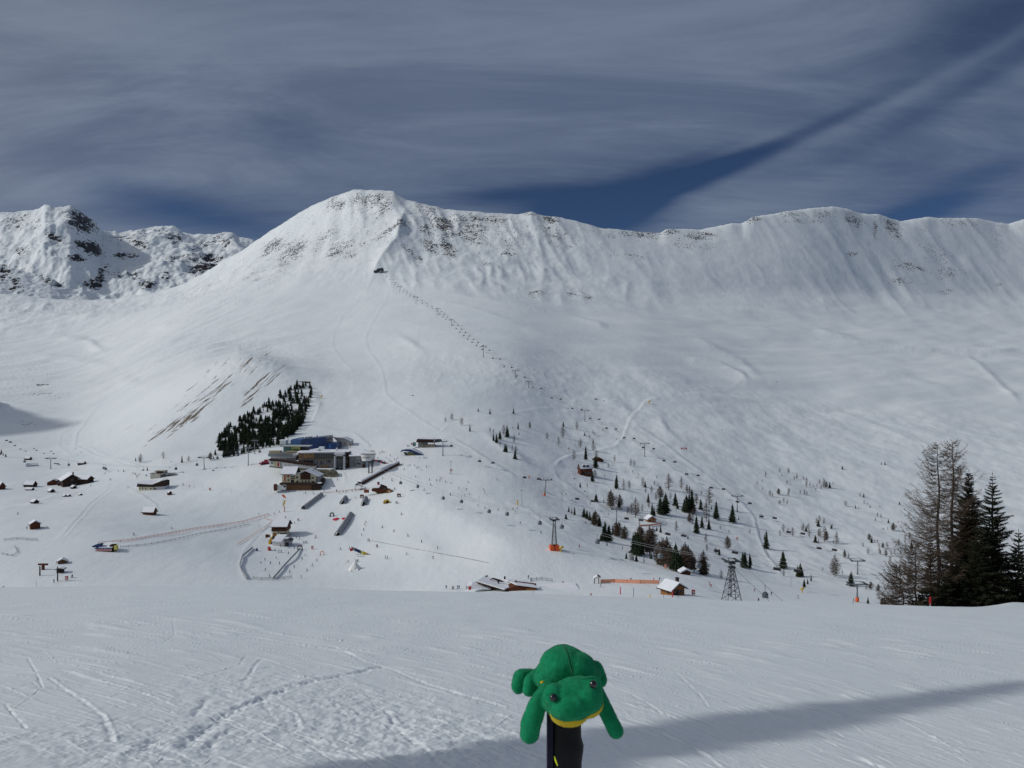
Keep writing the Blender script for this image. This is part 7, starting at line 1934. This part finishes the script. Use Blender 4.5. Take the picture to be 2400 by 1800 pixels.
def nsp(px, Yt, Yb, d, rpx, label, seed, wh=36, dens=1.0, gap=.1): return near_spruce(pt(px, Yb, d), (Yb - Yt) / F * d, rpx / F * d, label, seed, wh, dens, gap=gap)
nsp(2271, 1103, 1452, 107, 60, 'dense dark spruce standing behind the tallest larch', 21, 70, 1.2, .04)
nsp(2326, 1110, 1452, 102, 58, 'ragged dark spruce with stepped outline at the right', 22, 46, 1.05, .14)
nsp(2387, 1243, 1452, 100, 48, 'smaller spruce at the right picture edge', 23, 28, 1.0, .1)
nsp(2181, 1262, 1452, 106, 26, 'slim dark spruce between the short larch and tall trunk', 24, 30, 1.0, .1)
nsp(2296, 1235, 1455, 100, 58, 'broad low spruce filling the foot of the tree group', 25, 30, 1.2, .04)
nsp(2250, 1300, 1455, 101, 48, 'bushy young spruce under the tallest larch', 26, 24, 1.2, .05)
nsp(2215, 1345, 1452, 100, 40, 'olive young spruce under the left tall larch', 27, 18, 1.2, .04)
nsp(2160, 1385, 1450, 99, 30, 'low spruce bush at the left foot of the tree group', 28, 12, 1.2, .04)
nsp(2345, 1330, 1455, 99, 44, 'low wide spruce right of the ragged dark spruce', 29, 18, 1.2, .04)
nsp(2073, 1400, 1440, 112, 9, 'tiny brown spruce left of the tree group', 30, 10, 1.0, .04)
# marker pole with red flag board
p = fground(2180, 88); p.z = -(1424 - 900) / F * 88
o = empty('piste_marker', p); tag(o, 'short red piste marker in front of the dark trees', 'marker')
MB().bar((0, 0, -.4), (0, 0, .5), .035, .035, 6).build('pole', M_white, o); MB().box(-.11, .11, -.03, .03, .38, 1.18).build('red_sleeve', M_red, o)
# unseen spruce form, added and leaned only to cast the piste shadow
tipg = Vector((9.0, 13.6, float(fore_z(np.array(2400.0), np.array(13.6), 0))))
Lx = 18.0; tt = math.tan(R(SUN_EL))
top = Vector((tipg.x - SH.x * Lx, tipg.y - SH.y * Lx, tipg.z + Lx * tt))
base = Vector((tipg.x - 18 * .777, tipg.y - 18 * .629, 0)); base.z = -1.6 - .25 * base.y
shadow_caster = near_spruce(base, (top - base).length, (top - base).length * .045, 'added spruce-shaped shadow caster beside the piste, outside the picture on the left', 41, 44, 2.2, gap=0.0, group=None, name='shadow_caster_spruce', ragged=.05)
shadow_caster.rotation_euler = (top - base).to_track_quat('Z', 'Y').to_euler()

# ------------------------------------------------------------------ plush frog on a ski pole grip
def fleece(name, col, col2):
    m = bpy.data.materials.new(name); m.use_nodes = True
    g = NG(m.node_tree); b = m.node_tree.nodes['Principled BSDF']; tc = g.n('ShaderNodeTexCoord')
    n1 = g.noise(tc.outputs['Object'], 60, 4, .7); n2 = g.noise(tc.outputs['Object'], 900, 3, .7)
    f = g.m('ADD', g.m('MULTIPLY', n1, .5), g.m('MULTIPLY', n2, .5))
    g.link(g.mix(g.ramp(f, .35, .65), (*col, 1), (*col2, 1)), b.inputs['Base Color'])
    b.inputs['Roughness'].default_value = .95; b.inputs['Specular IOR Level'].default_value = .1
    b.inputs['Sheen Weight'].default_value = .25; b.inputs['Sheen Roughness'].default_value = .5
    b.inputs['Sheen Tint'].default_value = (.4, .9, .6, 1)
    bp = g.n('ShaderNodeBump'); bp.inputs['Strength'].default_value = .55; bp.inputs['Distance'].default_value = .0012
    h = g.m('ADD', g.noise(tc.outputs['Object'], 700, 3, .7), g.m('MULTIPLY', g.noise(tc.outputs['Object'], 150, 3, .6), .9))
    g.link(h, bp.inputs['Height']); g.link(bp.outputs[0], b.inputs['Normal'])
    return m
M_frog = fleece('green_fleece', (.004, .205, .084), (.014, .310, .132))
M_frogy = fleece('yellow_fleece', (.55, .38, .005), (.72, .52, .02))
FD0 = 0.80
C0 = pt(1340, 1620, FD0)
view = C0.normalized(); rgt = Vector((1, 0, 0)); upv = rgt.cross(view).normalized()
def fp(px, Y, dd):
    return pt(px, Y, FD0 + dd) - C0
PXM = FD0 / F      # metres per photo px at the toy
def ell(bm, c, rx, ry, rz, roll=0.0, pitch=0.0, yaw=0.0, seg=20):
    """ellipsoid: rx across, ry along view, rz up the picture, all in photo px"""
    g = bmesh.ops.create_uvsphere(bm, u_segments=seg, v_segments=seg // 2 + 2, radius=1)
    B = Matrix((rgt, view, upv)).transposed()
    Rl = Matrix.Rotation(R(roll), 3, 'Y') @ Matrix.Rotation(R(pitch), 3, 'X') @ Matrix.Rotation(R(yaw), 3, 'Z')
    S = Matrix.Diagonal((rx * PXM, ry * PXM, rz * PXM))
    M = (B @ Rl @ S)
    for v in g['verts']: v.co = M @ v.co + c
def limb(bm, pts, rad):
    for i in range(len(pts) - 1):
        a, b2 = pts[i], pts[i + 1]; n_ = max(2, int((b2 - a).length / (PXM * 5)))
        for k in range(n_ + 1):
            t = k / n_; rr = rad[i] * (1 - t) + rad[i + 1] * t
            ell(bm, a.lerp(b2, t), rr, rr * .92, rr, seg=14)
frog = empty('plush_frog', C0); tag(frog, 'green plush frog lying over the top of a ski pole', 'toy')
def remeshed(bm, name, m, vox=.0011, smooth=6, parent=frog, lump=True, pile=0):
    me = bpy.data.meshes.new('t'); bm.to_mesh(me); bm.free()
    ob = bpy.data.objects.new('t', me); COL.objects.link(ob)
    a = ob.modifiers.new('r', 'REMESH'); a.mode = 'VOXEL'; a.voxel_size = vox; a.use_smooth_shade = True
    b = ob.modifiers.new('s', 'SMOOTH'); b.iterations = smooth; b.factor = .5
    bpy.context.view_layer.update()
    out = bpy.data.meshes.new_from_object(ob.evaluated_get(bpy.context.evaluated_depsgraph_get())); bpy.data.objects.remove(ob)
    if lump:
        from mathutils import noise as mn
        nn_ = [v.normal.copy() for v in out.vertices]; cc_ = [v.co.copy() for v in out.vertices]
        fl_ = []
        for c_, q_ in zip(cc_, nn_):
            k_ = mn.noise(c_ * 38) * .0016 + mn.noise(c_ * 95) * .0007 + mn.noise(c_ * 260) * .00025
            fl_ += [c_.x + q_.x * k_, c_.y + q_.y * k_, c_.z + q_.z * k_]
        out.vertices.foreach_set('co', fl_)
        out.update()
    if pile:
        out.calc_loop_triangles()
        nv_ = len(out.vertices); co = np.empty(nv_ * 3, np.float32); out.vertices.foreach_get('co', co); co = co.reshape(-1, 3)
        tr_ = np.empty(len(out.loop_triangles) * 3, np.int32); out.loop_triangles.foreach_get('vertices', tr_); tr_ = tr_.reshape(-1, 3)
        A_, B_, C_ = co[tr_[:, 0]], co[tr_[:, 1]], co[tr_[:, 2]]
        N_ = np.cross(B_ - A_, C_ - A_); ar_ = np.linalg.norm(N_, axis=1); N_ /= ar_[:, None] + 1e-12
        rg_ = np.random.default_rng(3); ix = rg_.choice(len(tr_), pile, p=ar_ / ar_.sum())
        u_ = rg_.random((pile, 2)); fl = u_.sum(1) > 1; u_[fl] = 1 - u_[fl]
        c_ = A_[ix] + u_[:, :1] * (B_ - A_)[ix] + u_[:, 1:] * (C_ - A_)[ix]; nn = N_[ix]
        td = rg_.normal(size=(pile, 3)); td -= nn * (td * nn).sum(1, keepdims=True); td /= np.linalg.norm(td, axis=1, keepdims=True)
        tw_ = np.cross(nn, td); L_ = rg_.uniform(.0006, .0015, (pile, 1))
        V_ = np.stack([c_ - tw_ * .0001 - nn * .0002, c_ + tw_ * .0001 - nn * .0002, c_ + nn * L_ * .75 + td * L_ * rg_.uniform(.3, 1, (pile, 1))], 1).reshape(-1, 3)
        pm = bpy.data.meshes.new('fleece_pile'); pm.vertices.add(pile * 3); pm.vertices.foreach_set('co', V_.astype(np.float32).ravel())
        pm.loops.add(pile * 3); pm.loops.foreach_set('vertex_index', np.arange(pile * 3, dtype=np.int32)); pm.polygons.add(pile); pm.polygons.foreach_set('loop_start', np.arange(0, pile * 3, 3, dtype=np.int32)); pm.update(calc_edges=True)
        pm.materials.append(m); po = link(bpy.data.objects.new('fleece_pile', pm), parent); po['kind'] = 'stuff'
    out.name = name; out.materials.clear(); out.materials.append(m)
    out.polygons.foreach_set('use_smooth', [True] * len(out.polygons))
    o = bpy.data.objects.new(name, out); link(o, parent); return o
bm = bmesh.new()
# back and rump, rising behind the head
ell(bm, fp(1322, 1567, .045), 62, 66, 56, roll=8)
ell(bm, fp(1316, 1548, .055), 42, 54, 38)
ell(bm, fp(1352, 1570, .040), 52, 52, 44, roll=22)
ell(bm, fp(1288, 1585, .045), 38, 46, 40)
ell(bm, fp(1378, 1590, .045), 36, 46, 40, roll=20)
# right haunch
limb(bm, [fp(1392, 1570, .05), fp(1408, 1595, .045)], [24, 17])
# head
ell(bm, fp(1346, 1632, -.005), 68, 52, 44, roll=-12)
ell(bm, fp(1340, 1655, -.016), 54, 44, 34, roll=-12)
ell(bm, fp(1378, 1634, -.012), 38, 40, 36, roll=-14)
ell(bm, fp(1306, 1642, -.004), 35, 38, 38)
ell(bm, fp(1301, 1632, -.015), 29, 20, 29); ell(bm, fp(1383, 1609, -.010), 31, 20, 25, roll=-15)
# front legs
limb(bm, [fp(1280, 1618, .02), fp(1258, 1658, .0), fp(1243, 1700, -.006), fp(1240, 1718, -.006)], [19, 22, 24.5, 23.5])
limb(bm, [fp(1402, 1622, .02), fp(1416, 1655, .006), fp(1432, 1690, .0), fp(1443, 1714, .0)], [17, 18.5, 20, 18.5])
# hind leg folded at the left
limb(bm, [fp(1262, 1588, .06), fp(1246, 1600, .052), fp(1240, 1617, .045)], [22, 21, 17])
limb(bm, [fp(1246, 1588, .075), fp(1222, 1588, .07), fp(1215, 1608, .06)], [19, 22, 20])
remeshed(bm, 'body', M_frog, .00105, 14, pile=90000)
# yellow lip under the snout, tucked beneath the green head
bm = bmesh.new()
ell(bm, fp(1345, 1652, -.008), 63, 43, 38, roll=-14)
ell(bm, fp(1336, 1667, -.012), 48, 38, 33, roll=-10)
ell(bm, fp(1378, 1650, -.006), 38, 34, 30, roll=-22)
remeshed(bm, 'yellow_lip', M_frogy, .0011, 5, pile=9000)
bm = bmesh.new(); ell(bm, fp(1272, 1600, .026), 7, 5, 5); remeshed(bm, 'belly_patch', M_frogy, .0008, 2)
sm = MB(); sm.tube([fp(1321, 1511, .012), fp(1327, 1523, -.001), fp(1333, 1540, -.0105), fp(1338, 1560, -.0145), fp(1342, 1578, -.012)], .0011, 5)
sm.build('back_seam', fleece('seam_green', (.002, .07, .024), (.003, .10, .034)), frog, True)
M_eye = mat('black_bead', (.006, .006, .007), .12, spec=.8, vary=0)
for px, Y, dd in ((1297, 1635, -.0255), (1390.5, 1604, -.0208)):
    bm = bmesh.new(); ell(bm, fp(px, Y, dd), 8.4, 7, 8.8, seg=24)
    me = bpy.data.meshes.new('eye'); bm.to_mesh(me); bm.free(); me.materials.append(M_eye); me.polygons.foreach_set('use_smooth', [True] * len(me.polygons))
    link(bpy.data.objects.new('eye', me), frog)
# ski pole
M_grip = mat('grip_rubber', (.007, .0075, .009), .6, spec=.2, vary=.2, scale=40, bump=.15, bscale=300)
M_neon = mat('neon_yellow_print', (.62, .70, .02), .6, vary=0)
pp = pt(1325, 1668, .815)
pole_ = empty('ski_pole', pp); tag(pole_, 'black ski pole grip with yellow green marks under the frog', 'ski pole')
k = .815 / F
prof = [(0.0, 33), (.006, 36.5), (.012, 37), (.026, 37.5), (.034, 41), (.040, 40), (.05, 38.5), (.075, 37.5), (.10, 37.5), (.135, 36), (.15, 22), (.155, 16)]
b = MB(); n_ = 40
v = []
for z, r in prof:
    for i in range(n_):
        t = 2 * math.pi * i / n_
        rr = r * k * (1 + (.0 if not .028 < z < .045 else .05 * math.cos(t)))
        v.append((rr * math.cos(t), rr * .9 * math.sin(t), -z))
f = [(i * n_ + j, (i + 1) * n_ + j, (i + 1) * n_ + (j + 1) % n_, i * n_ + (j + 1) % n_) for i in range(len(prof) - 1) for j in range(n_)] + [tuple(range(n_))]
b.add(v, f).build('grip', M_grip, pole_, True)
gz = -1.5 - .25 * .8 - pp.z
MB().bar((0, 0, -.155), (0, 0, gz - .05), .0085, .006, 16).build('shaft', mat('pole_shaft', (.03, .03, .035), .35, metal=.4, vary=0), pole_, True)
MB().bar((0, 0, gz + .06), (0, 0, gz + .068), .045, .048, 18).build('basket', M_black, pole_)
M_strap = mat('strap_webbing', (.012, .012, .03), .9, vary=.2, scale=200)
MB().box(-.0188, -.0132, -.012, .010, -.16, .004).build('strap', M_strap, pole_)
for z0, x0 in ((-.0385, -.0125), (-.064, -.0135)):
    MB().add([(x0, -.0150, z0), (x0 + .001, -.0152, z0), (x0 + .0042, -.0163, z0 - .0085), (x0 + .0032, -.0163, z0 - .0095), (x0 + .0005, -.0150, z0 - .004)], [(0, 1, 2, 3, 4)]).build('printed_mark', M_neon, pole_)

resolve_labels()
